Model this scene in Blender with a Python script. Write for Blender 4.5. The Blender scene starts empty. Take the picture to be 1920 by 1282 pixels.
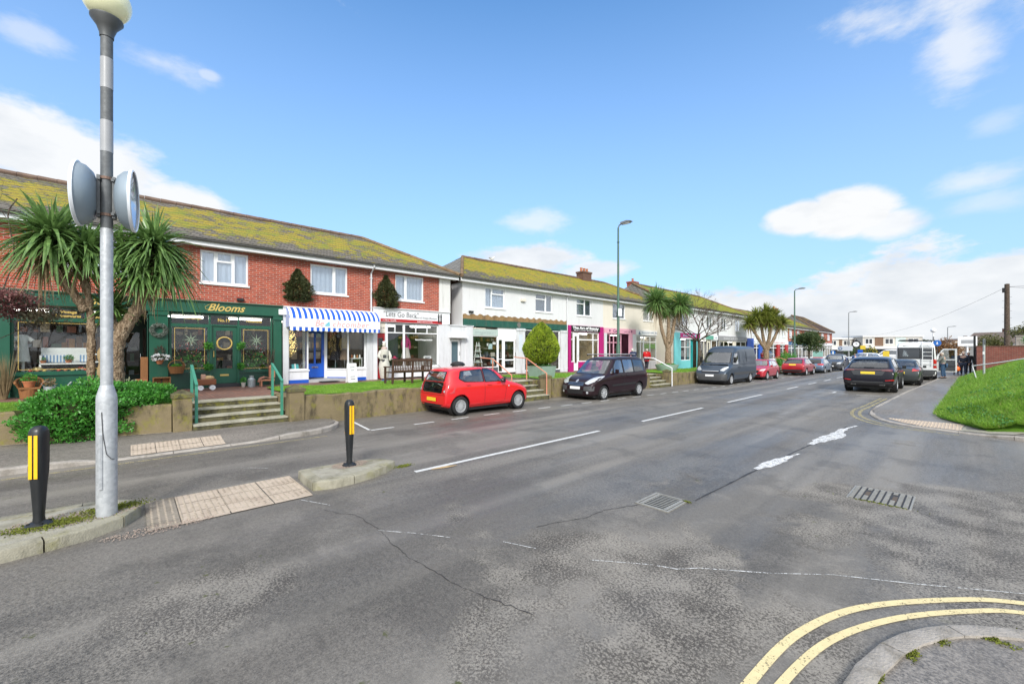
import bpy, bmesh, math, random
import numpy as np
from mathutils import Vector, Matrix, Euler
from mathutils.bvhtree import BVHTree
R = math.radians
random.seed(7); rng = np.random.default_rng(7)
sc = bpy.context.scene
C = sc.collection

# ---------------------------------------------------------------- camera
HEAD = 47.459                                     # the lens looks this far left of the street's direction (+Y)
cd = bpy.data.cameras.new('camera'); cam = bpy.data.objects.new('camera', cd); C.objects.link(cam)
cam.location = (0, 0, 2.03); cam.rotation_euler = (R(90), 0, R(HEAD))
cd.sensor_width = 36; cd.lens = 36*780/1920; cd.shift_y = 14/1920; cd.clip_start = .05; cd.clip_end = 6000
sc.camera = cam

# ---------------------------------------------------------------- sky, sun, exposure
SUN_EL, SUN_AZ = 34.0, 128.0                      # azimuth clockwise from +Y
w = bpy.data.worlds.new('World'); sc.world = w; w.use_nodes = True
nt = w.node_tree; nt.nodes.clear()
def N(t, **k):
    n = nt.nodes.new(t)
    for a, b in k.items(): setattr(n, a, b)
    return n
def mth(op, a, b=None, c=None, clamp=False):
    n = N('ShaderNodeMath', operation=op); n.use_clamp = clamp
    for i, v in enumerate((a, b, c)):
        if v is None: continue
        if isinstance(v, (int, float)): n.inputs[i].default_value = v
        else: nt.links.new(v, n.inputs[i])
    return n.outputs[0]
sky = N('ShaderNodeTexSky', sky_type='NISHITA'); sky.sun_disc = False
sky.sun_elevation = R(SUN_EL); sky.sun_rotation = R(SUN_AZ); sky.altitude = 0; sky.air_density = 1.0; sky.dust_density = .25; sky.ozone_density = 2.2
tc = N('ShaderNodeTexCoord'); sep = N('ShaderNodeSeparateXYZ'); nt.links.new(tc.outputs['Generated'], sep.inputs[0])
az = mth('MULTIPLY', mth('ARCTAN2', sep.outputs[0], sep.outputs[1]), 180/math.pi)
el = mth('MULTIPLY', mth('ARCSINE', sep.outputs[2]), 180/math.pi)
def nz(scale, detail=6, rough=.6, off=0, stretch=2.2):
    mp = N('ShaderNodeMapping'); mp.inputs['Scale'].default_value = (1, 1, stretch); mp.inputs['Location'].default_value = (off, off*.7, off*.3)
    nt.links.new(tc.outputs['Generated'], mp.inputs[0])
    n = N('ShaderNodeTexNoise'); n.inputs['Scale'].default_value = scale; n.inputs['Detail'].default_value = detail; n.inputs['Roughness'].default_value = rough
    nt.links.new(mp.outputs[0], n.inputs['Vector']); return mth('SUBTRACT', n.outputs[0], .5)
n1 = nz(5, 9, .62, 3.1); n2 = nz(16, 8, .6, 8.3)
warp = mth('ADD', mth('MULTIPLY', n1, 2.6), mth('MULTIPLY', n2, 1.1))
def blob(a0, e0, sa, se, dens=1.0, soft=.45, wf=1.0):
    da = mth('DIVIDE', mth('SUBTRACT', az, a0), sa); de = mth('DIVIDE', mth('SUBTRACT', el, e0), se)
    d = mth('SQRT', mth('ADD', mth('MULTIPLY', da, da), mth('MULTIPLY', de, de)))
    v = mth('ADD', mth('SUBTRACT', 1.0, d), mth('MULTIPLY', warp, wf))
    mr = N('ShaderNodeMapRange', interpolation_type='SMOOTHSTEP'); nt.links.new(v, mr.inputs[0])
    mr.inputs[1].default_value = 0; mr.inputs[2].default_value = soft; mr.inputs[3].default_value = 0; mr.inputs[4].default_value = dens
    return mr.outputs[0]
CL = [  # azimuth, elevation, half-widths, density, softness, warp
 (-95, 17.8, 10.5, 4.2, .97, .45, .55), (-86, 14.8, 5.5, 3.4, .97, .45, .5), (-88, 12, 8, 3, .95, .6, .6), (-118, 15, 13, 8, .9, .6, .6),
 (-88.3, 27.8, 5.5, 1.3, .5, 1.1, 1.1), (-96.5, 26.4, 3.2, 1.3, .45, 1.0, 1.1), (-83.6, 28, 1.2, .6, .5, .8, .8),
 (-44.5, 17.0, 6.5, 1.7, .62, .9, .9), (-45, 12.2, 9, 2.2, .95, .45, .6), (-36, 10.5, 6, 1.6, .9, .5, .6),
 (-12.6, 14.5, 4.0, 2.1, .98, .35, .35), (-8.4, 14.3, 4.9, 3.0, 1.0, .35, .35), (-5.5, 12.6, 3.6, 1.9, .95, .5, .4), (.5, 15.2, 4, 1.4, .6, .9, .9), (2, 13.0, 4, 1.4, .4, .9, .8),
 (-7, 31.2, 6.5, 2.2, .75, 1.1, 1.1), (0, 30.5, 6, 3.0, .8, 1.1, 1.1), (-.5, 26, 2.8, 4.2, .72, 1.1, 1.0), (7, 30, 6, 4, .7, 1.0, 1.0), (1.5, 19.5, 2, 1.2, .3, 1, 1),
]
tot = None
for c in CL:
    b = blob(*c); tot = b if tot is None else mth('MAXIMUM', tot, b)
# a bank of cloud over the horizon, deeper towards the end of the street and everywhere behind the camera
bankh = N('ShaderNodeMapRange'); nt.links.new(mth('ABSOLUTE', mth('SUBTRACT', az, 25)), bankh.inputs[0])
bankh.inputs[1].default_value = 12; bankh.inputs[2].default_value = 66; bankh.inputs[3].default_value = 12.2; bankh.inputs[4].default_value = 4.2
bv = mth('ADD', mth('SUBTRACT', bankh.outputs[0], el), mth('MULTIPLY', warp, 5.0))
br = N('ShaderNodeMapRange', interpolation_type='SMOOTHSTEP'); nt.links.new(bv, br.inputs[0]); br.inputs[1].default_value = -1; br.inputs[2].default_value = 1.4; br.inputs[4].default_value = .97
tot = mth('MAXIMUM', tot, br.outputs[0])
# behind the camera the sky is mostly cloud
bk = N('ShaderNodeMapRange', interpolation_type='SMOOTHSTEP'); nt.links.new(mth('ADD', mth('ABSOLUTE', mth('SUBTRACT', az, -47)), mth('MULTIPLY', warp, 30)), bk.inputs[0])
bk.inputs[1].default_value = 75; bk.inputs[2].default_value = 115; bk.inputs[4].default_value = .85
tot = mth('MAXIMUM', tot, bk.outputs[0], clamp=True)
# broken cloud overhead, unseen; brightened there and round the sun to lift ambient light
zr = N('ShaderNodeMapRange', interpolation_type='SMOOTHSTEP'); nt.links.new(mth('ADD', el, mth('MULTIPLY', warp, 22)), zr.inputs[0]); zr.inputs[1].default_value = 46; zr.inputs[2].default_value = 62; zr.inputs[4].default_value = .92
tot = mth('MAXIMUM', tot, zr.outputs[0], clamp=True)
_s = (math.sin(R(SUN_AZ))*math.cos(R(SUN_EL)), math.cos(R(SUN_AZ))*math.cos(R(SUN_EL)), math.sin(R(SUN_EL)))
dt = N('ShaderNodeVectorMath', operation='DOT_PRODUCT'); nt.links.new(tc.outputs['Generated'], dt.inputs[0]); dt.inputs[1].default_value = _s
hi = N('ShaderNodeMapRange', interpolation_type='SMOOTHSTEP'); nt.links.new(el, hi.inputs[0]); hi.inputs[1].default_value = 38; hi.inputs[2].default_value = 80; hi.inputs[4].default_value = .45
glow = mth('ADD', mth('ADD', 1.0, hi.outputs[0]), mth('MULTIPLY', mth('POWER', mth('MAXIMUM', dt.outputs['Value'], 0.0), 3.0), 1.6))
# colour of the clouds: white tops, faintly grey-blue undersides
shade = N('ShaderNodeMapRange'); nt.links.new(mth('ADD', mth('MULTIPLY', nz(9, 6, .55, 5.5), 26), mth('MULTIPLY', el, .35)), shade.inputs[0]); shade.inputs[1].default_value = -4; shade.inputs[2].default_value = 6
cm = N('ShaderNodeMix', data_type='RGBA'); nt.links.new(shade.outputs[0], cm.inputs['Factor'])
cm.inputs['A'].default_value = (.50, .53, .565, 1); cm.inputs['B'].default_value = (.66, .67, .68, 1)
sk = N('ShaderNodeMix', data_type='RGBA', blend_type='MULTIPLY'); sk.inputs['Factor'].default_value = 1
nt.links.new(sky.outputs[0], sk.inputs['A']); sk.inputs['B'].default_value = (.112, .166, .196, 1)
# thin high haze whitening the sky towards the horizon
hz = N('ShaderNodeMapRange'); nt.links.new(el, hz.inputs[0]); hz.inputs[1].default_value = 42; hz.inputs[2].default_value = 4; hz.inputs[3].default_value = .0; hz.inputs[4].default_value = .80
hm = N('ShaderNodeMix', data_type='RGBA'); nt.links.new(hz.outputs[0], hm.inputs['Factor']); nt.links.new(sk.outputs['Result'], hm.inputs['A']); hm.inputs['B'].default_value = (.335, .465, .70, 1)
mx = N('ShaderNodeMix', data_type='RGBA'); nt.links.new(tot, mx.inputs['Factor']); nt.links.new(hm.outputs['Result'], mx.inputs['A']); 
vs_ = N('ShaderNodeVectorMath', operation='SCALE'); nt.links.new(cm.outputs['Result'], vs_.inputs[0]); nt.links.new(glow, vs_.inputs['Scale']); nt.links.new(vs_.outputs[0], mx.inputs['B'])
bg = N('ShaderNodeBackground'); nt.links.new(mx.outputs['Result'], bg.inputs[0]); bg.inputs[1].default_value = 1.0
wo = N('ShaderNodeOutputWorld'); nt.links.new(bg.outputs[0], wo.inputs[0])
sl = bpy.data.lights.new('sun', 'SUN'); so = bpy.data.objects.new('sun', sl); C.objects.link(so)
sl.energy = 2.3; sl.angle = R(12); sl.color = (1, .955, .88)
_d = Vector((math.sin(R(SUN_AZ))*math.cos(R(SUN_EL)), math.cos(R(SUN_AZ))*math.cos(R(SUN_EL)), math.sin(R(SUN_EL))))
so.rotation_euler = _d.to_track_quat('Z', 'Y').to_euler()
sc.view_settings.view_transform = 'Standard'; sc.view_settings.look = 'None'; sc.view_settings.exposure = .56; sc.view_settings.gamma = 1
sc.render.engine = 'CYCLES'; sc.cycles.max_bounces = 7; sc.cycles.transparent_max_bounces = 12
try: sc.cycles.use_denoising = True
except Exception: pass

# ---------------------------------------------------------------- materials
class NG:
    def __init__(s, name):
        s.m = bpy.data.materials.new(name); s.m.use_nodes = True; s.t = s.m.node_tree; s.t.nodes.clear()
        s.out = s.n('ShaderNodeOutputMaterial'); s._pos = None; s._obj = None
    def n(s, t, **k):
        n = s.t.nodes.new(t)
        for a, b in k.items(): setattr(n, a, b)
        return n
    def put(s, sock, v):
        if isinstance(v, (int, float)): sock.default_value = v
        elif isinstance(v, tuple): sock.default_value = v if len(v) == 4 or sock.type == 'VECTOR' else (*v, 1)
        elif v is not None: s.t.links.new(v, sock)
    def math(s, op, a, b=None, c=None):
        n = s.n('ShaderNodeMath', operation=op)
        for i, v in enumerate((a, b, c)):
            if v is not None: s.put(n.inputs[i], v)
        return n.outputs[0]
    def pos(s):
        if s._pos is None: s._pos = s.n('ShaderNodeNewGeometry').outputs['Position']
        return s._pos
    def obj(s):
        if s._obj is None: s._obj = s.n('ShaderNodeTexCoord').outputs['Object']
        return s._obj
    def xyz(s, v):
        n = s.n('ShaderNodeSeparateXYZ'); s.put(n.inputs[0], v); return n.outputs
    def comb(s, x, y, z=0.0):
        n = s.n('ShaderNodeCombineXYZ')
        for i, v in enumerate((x, y, z)): s.put(n.inputs[i], v)
        return n.outputs[0]
    def noise(s, scale, vec=None, detail=4, rough=.55, sc3=None, dist=0):
        v = vec if vec is not None else s.pos()
        if sc3:
            mp = s.n('ShaderNodeMapping'); s.put(mp.inputs[0], v); mp.inputs['Scale'].default_value = sc3; v = mp.outputs[0]
        n = s.n('ShaderNodeTexNoise'); s.put(n.inputs['Vector'], v); n.inputs['Scale'].default_value = scale
        n.inputs['Detail'].default_value = detail; n.inputs['Roughness'].default_value = rough; n.inputs['Distortion'].default_value = dist
        return n.outputs[0]
    def voro(s, scale, vec=None, out='Distance', feat='F1'):
        n = s.n('ShaderNodeTexVoronoi', feature=feat); s.put(n.inputs['Vector'], vec if vec is not None else s.pos()); n.inputs['Scale'].default_value = scale
        return n.outputs[out]
    def rng(s, v, a, b, c=0.0, d=1.0, smooth=True):
        n = s.n('ShaderNodeMapRange', interpolation_type='SMOOTHSTEP' if smooth else 'LINEAR'); s.put(n.inputs[0], v)
        for i, q in enumerate((a, b, c, d)): n.inputs[i+1].default_value = q
        return n.outputs[0]
    def mix(s, f, a, b, bt='MIX'):
        n = s.n('ShaderNodeMix', data_type='RGBA', blend_type=bt); s.put(n.inputs['Factor'], f); s.put(n.inputs['A'], a); s.put(n.inputs['B'], b); return n.outputs['Result']
    def bump(s, h, strength=.5, dist=.01, nrm=None):
        n = s.n('ShaderNodeBump'); s.put(n.inputs['Height'], h); n.inputs['Strength'].default_value = strength; n.inputs['Distance'].default_value = dist
        if nrm is not None: s.put(n.inputs['Normal'], nrm)
        return n.outputs[0]
    def pbr(s, col, rough=.6, metal=0.0, spec=.5, nrm=None, coat=0.0, emit=None, es=0.0, trans=0.0, alpha=None, sub=0.0):
        b = s.n('ShaderNodeBsdfPrincipled'); s.put(b.inputs['Base Color'], col); s.put(b.inputs['Roughness'], rough); s.put(b.inputs['Metallic'], metal)
        s.put(b.inputs['Specular IOR Level'], spec); b.inputs['Coat Weight'].default_value = coat; b.inputs['Coat Roughness'].default_value = .04
        b.inputs['Transmission Weight'].default_value = trans
        if nrm is not None: s.put(b.inputs['Normal'], nrm)
        if emit: s.put(b.inputs['Emission Color'], emit); b.inputs['Emission Strength'].default_value = es
        if alpha is not None: s.put(b.inputs['Alpha'], alpha)
        s.t.links.new(b.outputs[0], s.out.inputs[0]); return b
_M = {}
def M(name, col, rough=.6, metal=0.0, var=.12, vs=6.0, bs=0.0, bscale=40, coat=0.0, spec=.5, emit=None, es=0.0, grime=0.0, co='obj'):
    """plain surface with a little uneven tone, and dirt that gathers in vertical streaks when grime > 0"""
    if name in _M: return _M[name]
    g = NG(name); v = g.obj() if co == 'obj' else g.pos()
    c2 = tuple(max(0, min(1, x*(1-var*2))) for x in col); c1 = tuple(min(1, x*(1+var*.6)) for x in col)
    c = g.mix(g.noise(vs, v, 5, .6), c2, c1)
    if grime:
        st = g.rng(g.noise(1.6, v, 6, .65, sc3=(3, 3, .35)), .48, .75)
        c = g.mix(g.math('MULTIPLY', st, grime), c, (.14, .13, .10))
    nr = g.bump(g.noise(bscale, v, 4), bs, .01) if bs else None
    r = g.rng(g.noise(vs*2.3, v, 3), .2, .8, max(.02, rough-.06), min(1, rough+.06))
    g.pbr(c, r, metal, spec, nr, coat, emit, es); _M[name] = g.m; return g.m

def mk_asphalt(name, base, lightp, patch, fine=1.0, path=False):
    g = NG(name); p = g.pos()
    speck = g.noise(58, p, 5, .8); grit = g.voro(85, p)
    sp2 = g.math('ADD', g.math('MULTIPLY', speck, .6), g.math('MULTIPLY', g.noise(21, p, 5, .8), .4)); c = g.mix(g.rng(sp2, .38, .62), tuple(x*.25 for x in base), tuple(x*2.1 for x in base))
    broad = g.noise(.42, p, 6, .62, sc3=(1, .5, 1)); damp = g.rng(g.noise(.6, p, 6, .65, sc3=(1.3, .3, 1)), .44, .66)
    c = g.mix(g.rng(broad, .35, .68), c, g.mix(.5, c, tuple(x*1.7 for x in base)))
    c = g.mix(g.math('MULTIPLY', damp, .30), c, (.040, .036, .034))
    lane = g.noise(1.0, p, 3, .5, sc3=(1.1, .06, 1))                       # the polish wheels leave along the road
    c = g.mix(g.math('MULTIPLY', g.rng(lane, .48, .66), .5), c, lightp)
    # worn, dry patches with dark chippings showing through
    wn = g.noise(.55, p, 7, .66, dist=.4)
    wear = g.rng(wn, patch, patch+.13)
    px = g.xyz(p)
    # the wear is heaviest in the mouth of the side road
    def spot(cx, cy, kx, ky, a, b):
        dx = g.math('SUBTRACT', px[0], cx); dy = g.math('SUBTRACT', px[1], cy)
        return g.rng(g.math('SQRT', g.math('ADD', g.math('MULTIPLY', g.math('MULTIPLY', dx, dx), kx), g.math('MULTIPLY', g.math('MULTIPLY', dy, dy), ky))), a, b, 1.0, 0.0)
    near = g.math('MAXIMUM', spot(-1.9, 3.1, .8, .9, .3, 1.9), spot(.35, 6.8, .35, .18, .3, 1.7))
    dark = g.math('MAXIMUM', spot(-1.5, 5.6, .30, .5, .2, 1.5), spot(-3.9, 2.6, .5, .2, .2, 1.6))
    c = g.mix(g.math('MULTIPLY', g.rng(g.math('ADD', g.noise(.9, p, 6, .65), g.math('MULTIPLY', dark, .2)),   .50, .64), .32), c, (.032, .029, .025)) if not path else c
    if not path:
        wear2 = g.rng(g.math('ADD', wn, g.math('MULTIPLY', near, .26)), .58, .70)
        dx2 = g.math('SUBTRACT', px[0], -4.1); dy2 = g.math('SUBTRACT', px[1], .45)
        d2 = g.math('SQRT', g.math('ADD', g.math('MULTIPLY', dx2, dx2), g.math('MULTIPLY', g.math('MULTIPLY', dy2, dy2), .25)))
        wear3 = g.rng(g.math('ADD', wn, g.math('MULTIPLY', g.rng(d2, .05, .9, 1.0, 0.0), .22)), .62, .74)
        wear = g.math('MAXIMUM', g.math('MULTIPLY', wear, .7), g.math('MAXIMUM', wear2, g.math('MULTIPLY', wear3, .8)))
    chips = g.rng(g.math('ADD', g.noise(46, p, 5, .78), g.math('MULTIPLY', g.noise(2.2, p, 4), .35)), .62, .74, 1.0, 0.0)
    c = g.mix(g.math('MULTIPLY', g.math('MULTIPLY', wear, chips), .85), c, g.mix(g.rng(speck, .3, .7), tuple(x*.8 for x in lightp), tuple(min(1, x*1.2) for x in lightp)))
    c = g.mix(g.math('MULTIPLY', wear, g.math('MULTIPLY', g.math('SUBTRACT', 1.0, chips), .65)), c, (.030, .025, .022))
    c = g.mix(g.rng(grit, .0, .22, .75*fine, 0.0), c, (.40, .38, .36))                       # pale chips of stone
    c = g.mix(g.math('MULTIPLY', g.rng(g.noise(7, p, 4), .66, .72), g.rng(wn, .5, .6)), c, (.07, .075, .025))    # a little moss
    wet = g.rng(g.noise(.5, p, 5, .6, sc3=(1.6, .22, 1)), .38, .62)
    r = g.math('ADD', g.math('MULTIPLY', wet, .26), g.math('ADD', .42, g.math('MULTIPLY', wear, .22)))
    h = g.math('ADD', g.math('MULTIPLY', g.noise(120, p, 3, .7), .7), g.math('MULTIPLY', g.noise(34, p, 2), .5))
    g.pbr(c, r, 0, .5, g.bump(h, .55, .006)); return g.m
ASPHALT = mk_asphalt('asphalt', (.112, .102, .088), (.26, .238, .205), .62)
PAVE = mk_asphalt('pavement_tarmac', (.14, .125, .108), (.23, .212, .185), .66, path=True)

def mk_brick(name, c1, c2, mortar, bw=.225, rh=.075, top_dark=.3):
    g = NG(name); x, y, z = g.xyz(g.pos()); v = g.comb(g.math('ADD', x, y), z)
    b = g.n('ShaderNodeTexBrick'); g.put(b.inputs['Vector'], v); b.inputs['Scale'].default_value = 1; b.inputs['Mortar Size'].default_value = .0085
    b.inputs['Brick Width'].default_value = bw; b.inputs['Row Height'].default_value = rh; b.inputs['Mortar Smooth'].default_value = .25; b.inputs['Bias'].default_value = -.1
    g.put(b.inputs['Color1'], c1); g.put(b.inputs['Color2'], c2); g.put(b.inputs['Mortar'], mortar)
    c = g.mix(g.rng(g.noise(5, None, 6, .7), .35, .75, 0, .45), b.outputs[0], tuple(q*.45 for q in c1))
    top = g.rng(g.math('ADD', z, g.math('MULTIPLY', g.noise(2.5, None, 5), .9)), 5.55, 6.05, 0, top_dark)          # darker towards the eaves board
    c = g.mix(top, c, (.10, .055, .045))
    c = g.mix(g.rng(g.noise(1.2, None, 5, .7, sc3=(2, 2, .5)), .58, .8, 0, .3), c, (.30, .2, .16))
    g.pbr(c, .85, 0, .3, g.bump(g.math('ADD', g.math('MULTIPLY', b.outputs['Fac'], -1.0), g.math('MULTIPLY', g.noise(60), .3)), .6, .008)); return g.m
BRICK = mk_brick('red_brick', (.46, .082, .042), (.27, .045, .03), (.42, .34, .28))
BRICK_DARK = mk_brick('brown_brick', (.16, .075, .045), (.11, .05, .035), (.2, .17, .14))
BRICK_WALL = mk_brick('wall_brick', (.27, .075, .055), (.19, .055, .045), (.26, .2, .17), top_dark=0)
BRICK_PAVE = None

def mk_roof(name, tile, tile2, moss, amt=.5, band=(6.2, 7.6)):
    g = NG(name); x, y, z = g.xyz(g.pos()); v = g.comb(g.math('ADD', g.math('MULTIPLY', x, .35), y), g.math('MULTIPLY', z, 2.2))
    b = g.n('ShaderNodeTexBrick'); g.put(b.inputs['Vector'], v); b.inputs['Scale'].default_value = 1; b.inputs['Mortar Size'].default_value = .03
    b.inputs['Brick Width'].default_value = .25; b.inputs['Row Height'].default_value = .19; b.inputs['Mortar Smooth'].default_value = .6
    g.put(b.inputs['Color1'], tile); g.put(b.inputs['Color2'], tile2); g.put(b.inputs['Mortar'], (.045, .04, .035))
    c = g.mix(g.noise(9, None, 5, .7), b.outputs[0], tuple(q*.55 for q in tile))
    tv = g.n('ShaderNodeTexWhiteNoise', noise_dimensions='2D'); fl = g.n('ShaderNodeVectorMath', operation='FLOOR'); sc_ = g.n('ShaderNodeVectorMath', operation='MULTIPLY'); g.put(sc_.inputs[0], v); sc_.inputs[1].default_value = (4, 5.263, 1); g.put(fl.inputs[0], sc_.outputs[0]); g.put(tv.inputs['Vector'], fl.outputs[0])
    c = g.mix(g.math('MULTIPLY', tv.outputs['Value'], .6), c, tuple(q*.35 for q in tile))
    mb = g.math('MULTIPLY', g.rng(z, band[0]-.6, band[0]+.35), g.rng(z, band[1], band[1]+.35, 1.0, .25))
    mn = g.math('ADD', g.math('ADD', g.noise(1.1, None, 7, .75), g.math('MULTIPLY', g.noise(11, g.comb(y, g.math('MULTIPLY', z, 2.2)), 4, .75), .34)), g.math('MULTIPLY', tv.outputs['Value'], .10))
    mk = g.rng(g.math('ADD', mn, g.math('MULTIPLY', mb, amt*.30)), .80, .90)
    crs = g.rng(g.math('FRACT', g.math('DIVIDE', g.math('MULTIPLY', z, 2.2), .38)), .0, .4); c = g.mix(g.math('MULTIPLY', g.math('SUBTRACT', 1.0, crs), .55), c, (.03, .027, .02)); mk = g.math('MULTIPLY', mk, g.math('ADD', .35, g.math('MULTIPLY', crs, .65)))  # shade at the foot of each tile course painted into the colour
    mc = g.mix(g.noise(22, None, 5, .8), tuple(q*.13 for q in moss), tuple(min(1, q*1.45) for q in moss))
    mc = g.mix(g.rng(g.noise(1.6, None, 5, .7), .42, .66), mc, tuple(q*k for q, k in zip(moss, (.50, .72, .8))))
    c = g.mix(mk, c, mc)
    h = g.math('ADD', g.math('MULTIPLY', b.outputs['Fac'], -1.0), g.math('MULTIPLY', mk, .8))
    g.pbr(c, .9, 0, .25, g.bump(g.math('ADD', h, g.math('MULTIPLY', g.noise(40), .7)), .8, .02)); return g.m
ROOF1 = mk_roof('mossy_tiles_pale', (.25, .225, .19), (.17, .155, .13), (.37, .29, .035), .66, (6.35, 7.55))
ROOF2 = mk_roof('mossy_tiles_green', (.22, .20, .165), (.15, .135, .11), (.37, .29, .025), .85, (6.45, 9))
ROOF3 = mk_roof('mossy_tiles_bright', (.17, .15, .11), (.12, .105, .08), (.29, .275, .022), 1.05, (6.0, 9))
ROOFG = mk_roof('bare_tiles_sky_sheen', (.34, .33, .31), (.26, .25, .235), (.3, .28, .1), .0, (9, 10))  # hip end: sky reflection painted in as a paler tile colour
ROOF4 = mk_roof('brown_tiles', (.12, .07, .05), (.09, .05, .04), (.22, .16, .03), .25, (6.8, 9))

def mk_render(name, col, g_amt=.25):
    g = NG(name); p = g.pos(); x, y, z = g.xyz(p)
    c = g.mix(g.noise(1.3, None, 6, .65), tuple(q*.9 for q in col), col)
    st = g.rng(g.noise(2.3, None, 6, .7, sc3=(2.5, 2.5, .25)), .5, .8)
    c = g.mix(g.math('MULTIPLY', st, g_amt), c, (.3, .29, .26))
    g.pbr(c, .8, 0, .3, g.bump(g.noise(45, None, 5, .7), .35, .01)); return g.m
REND_W = mk_render('white_render', (.68, .685, .69), .26)
REND_C = mk_render('cream_render', (.72, .67, .58), .2)
REND_D = mk_render('stained_white_render', (.68, .68, .66), .6)
WHITE = M('white_paint', (.76, .77, .79), .4, var=.04, grime=.12, co='pos')
WHITE_G = M('weathered_white_paint', (.64, .65, .67), .5, var=.07, grime=.35, co='pos')
UPVC = M('white_plastic_frame', (.80, .81, .82), .3, var=.02)
GREEN = M('dark_green_paint', (.008, .092, .052), .38, var=.15, vs=3, grime=.10, co='pos')
GREEN_D = M('darker_green_paint', (.008, .055, .035), .4, var=.15)
TEALG = M('old_green_board', (.015, .105, .075), .6, var=.3, vs=4, grime=.3, co='pos')
BLUE = M('blue_paint', (.012, .095, .52), .35, var=.1)
MAG = M('magenta_paint', (.42, .008, .16), .4, var=.08)
PINK = M('pale_pink_paint', (.72, .36, .46), .5, var=.08)
CYAN = M('pale_cyan_paint', (.20, .62, .68), .5, var=.06)
TEAL = M('teal_paint', (.02, .34, .36), .45, var=.08)
REDP = M('red_paint', (.42, .015, .02), .4, var=.08)
BLACK = M('black_paint', (.012, .012, .013), .4, var=.1)
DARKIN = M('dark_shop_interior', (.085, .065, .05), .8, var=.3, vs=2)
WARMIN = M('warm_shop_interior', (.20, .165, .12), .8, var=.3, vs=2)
GOLD = M('gold_paint', (.62, .44, .12), .35, var=.05)
GALV = None
def mk_galv():
    g = NG('galvanised_steel'); v = g.obj()
    c = g.mix(g.rng(g.voro(26, v, 'Color'), .2, .8), (.40, .42, .435), (.48, .50, .515)); c = g.mix(g.rng(g.noise(7, v, 6, .7), .5, .75, 0, .5), c, (.28, .29, .30))
    g.pbr(c, g.rng(g.noise(12, v), .3, .7, .38, .6), .35, .5, g.bump(g.noise(60, v), .15, .004)); return g.m
GALV = mk_galv()
def mk_concrete(name, col, moss=.3, stain=(.045, .042, .035), scale=1.0):
    g = NG(name); p = g.pos(); x, y, z = g.xyz(p)
    c = g.mix(g.noise(3*scale, None, 7, .7), tuple(q*.55 for q in col), tuple(min(1, q*1.25) for q in col))
    c = g.mix(g.rng(g.noise(1.7, None, 6, .7, sc3=(1.5, 1.5, .6)), .46, .66, 0, .85), c, stain)
    c = g.mix(g.rng(g.noise(70, None, 3, .8), .62, .75, 0, .45), c, (.5, .47, .40))
    c = g.mix(g.math('MULTIPLY', g.rng(g.noise(4.2, None, 6, .75), .50, .66), moss), c, (.20, .19, .03))
    g.pbr(c, .9, 0, .25, g.bump(g.math('ADD', g.noise(22, None, 6, .75), g.math('MULTIPLY', g.voro(60), .35)), .7, .015)); return g.m
WALLC = mk_concrete('old_retaining_wall_render', (.22, .175, .10), .6, (.05, .042, .028))
KERB = mk_concrete('kerb_stone', (.40, .365, .325), .06, (.19, .17, .14), 2)
KERB_M = mk_concrete('mossy_kerb_stone', (.33, .31, .24), .35, (.15, .14, .10), 2)
STEP = mk_concrete('step_concrete', (.12, .11, .06), .8, (.03, .028, .018))
STEPN = mk_concrete('step_nosing', (.42, .40, .32), .3, (.2, .19, .14))
SLAB = mk_concrete('island_slab', (.36, .34, .28), .22, (.20, .185, .14), 3)
TACT = mk_concrete('buff_blister_paving', (.52, .43, .34), .0, (.40, .32, .25), 3)
STUD = mk_concrete('shaded_blister', (.40, .34, .27), .0, (.2, .17, .13), 3)  # darker than the slabs: shading of the dots painted into the colour
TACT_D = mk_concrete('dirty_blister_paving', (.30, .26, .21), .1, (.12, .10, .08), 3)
def mk_brickpave():
    g = NG('brick_paving'); x, y, z = g.xyz(g.pos())
    b = g.n('ShaderNodeTexBrick'); g.put(b.inputs['Vector'], g.comb(x, y)); b.inputs['Scale'].default_value = 1; b.inputs['Mortar Size'].default_value = .006
    b.inputs['Brick Width'].default_value = .2; b.inputs['Row Height'].default_value = .1
    g.put(b.inputs['Color1'], (.24, .115, .08)); g.put(b.inputs['Color2'], (.17, .085, .065)); g.put(b.inputs['Mortar'], (.07, .06, .05))
    c = g.mix(g.rng(g.noise(2, None, 6, .7), .45, .7, 0, .5), b.outputs[0], (.11, .10, .09))
    g.pbr(c, .7, 0, .4, g.bump(g.math('ADD', g.math('MULTIPLY', b.outputs['Fac'], -1.0), g.noise(50)), .4, .006)); return g.m
BRICK_PAVE = mk_brickpave()
def mk_leaf(name, dark, light, rough=.45, ns=7, tr=.25, dry=None, spec=.5):
    g = NG(name); p = g.pos()
    c = g.mix(g.rng(g.noise(ns, p, 3, .7), .3, .7), dark, light); c = g.mix(g.rng(g.noise(ns*9, p, 2), .3, .75, 0, .6), c, light)
    if dry: c = g.mix(g.rng(g.noise(ns*3, p, 2), .62, .7), c, dry)
    b = g.pbr(c, rough, 0, spec); t = g.n('ShaderNodeBsdfTranslucent'); g.put(t.inputs[0], g.mix(.5, c, light)); ms = g.n('ShaderNodeMixShader'); ms.inputs[0].default_value = tr
    g.t.links.new(b.outputs[0], ms.inputs[1]); g.t.links.new(t.outputs[0], ms.inputs[2]); g.t.links.new(ms.outputs[0], g.out.inputs[0]); return g.m
L_PALM = mk_leaf('cordyline_leaf', (.035, .095, .024), (.20, .33, .10), .30, 5)
L_PALM2 = mk_leaf('yellow_cordyline_leaf', (.05, .09, .015), (.26, .29, .05), .42, 3)
L_DRY = mk_leaf('dry_palm_leaf', (.13, .09, .045), (.32, .24, .13), .8, 6)
L_BUSH = mk_leaf('bright_shrub_leaf', (.025, .14, .02), (.11, .36, .05), .4, 6)
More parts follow.
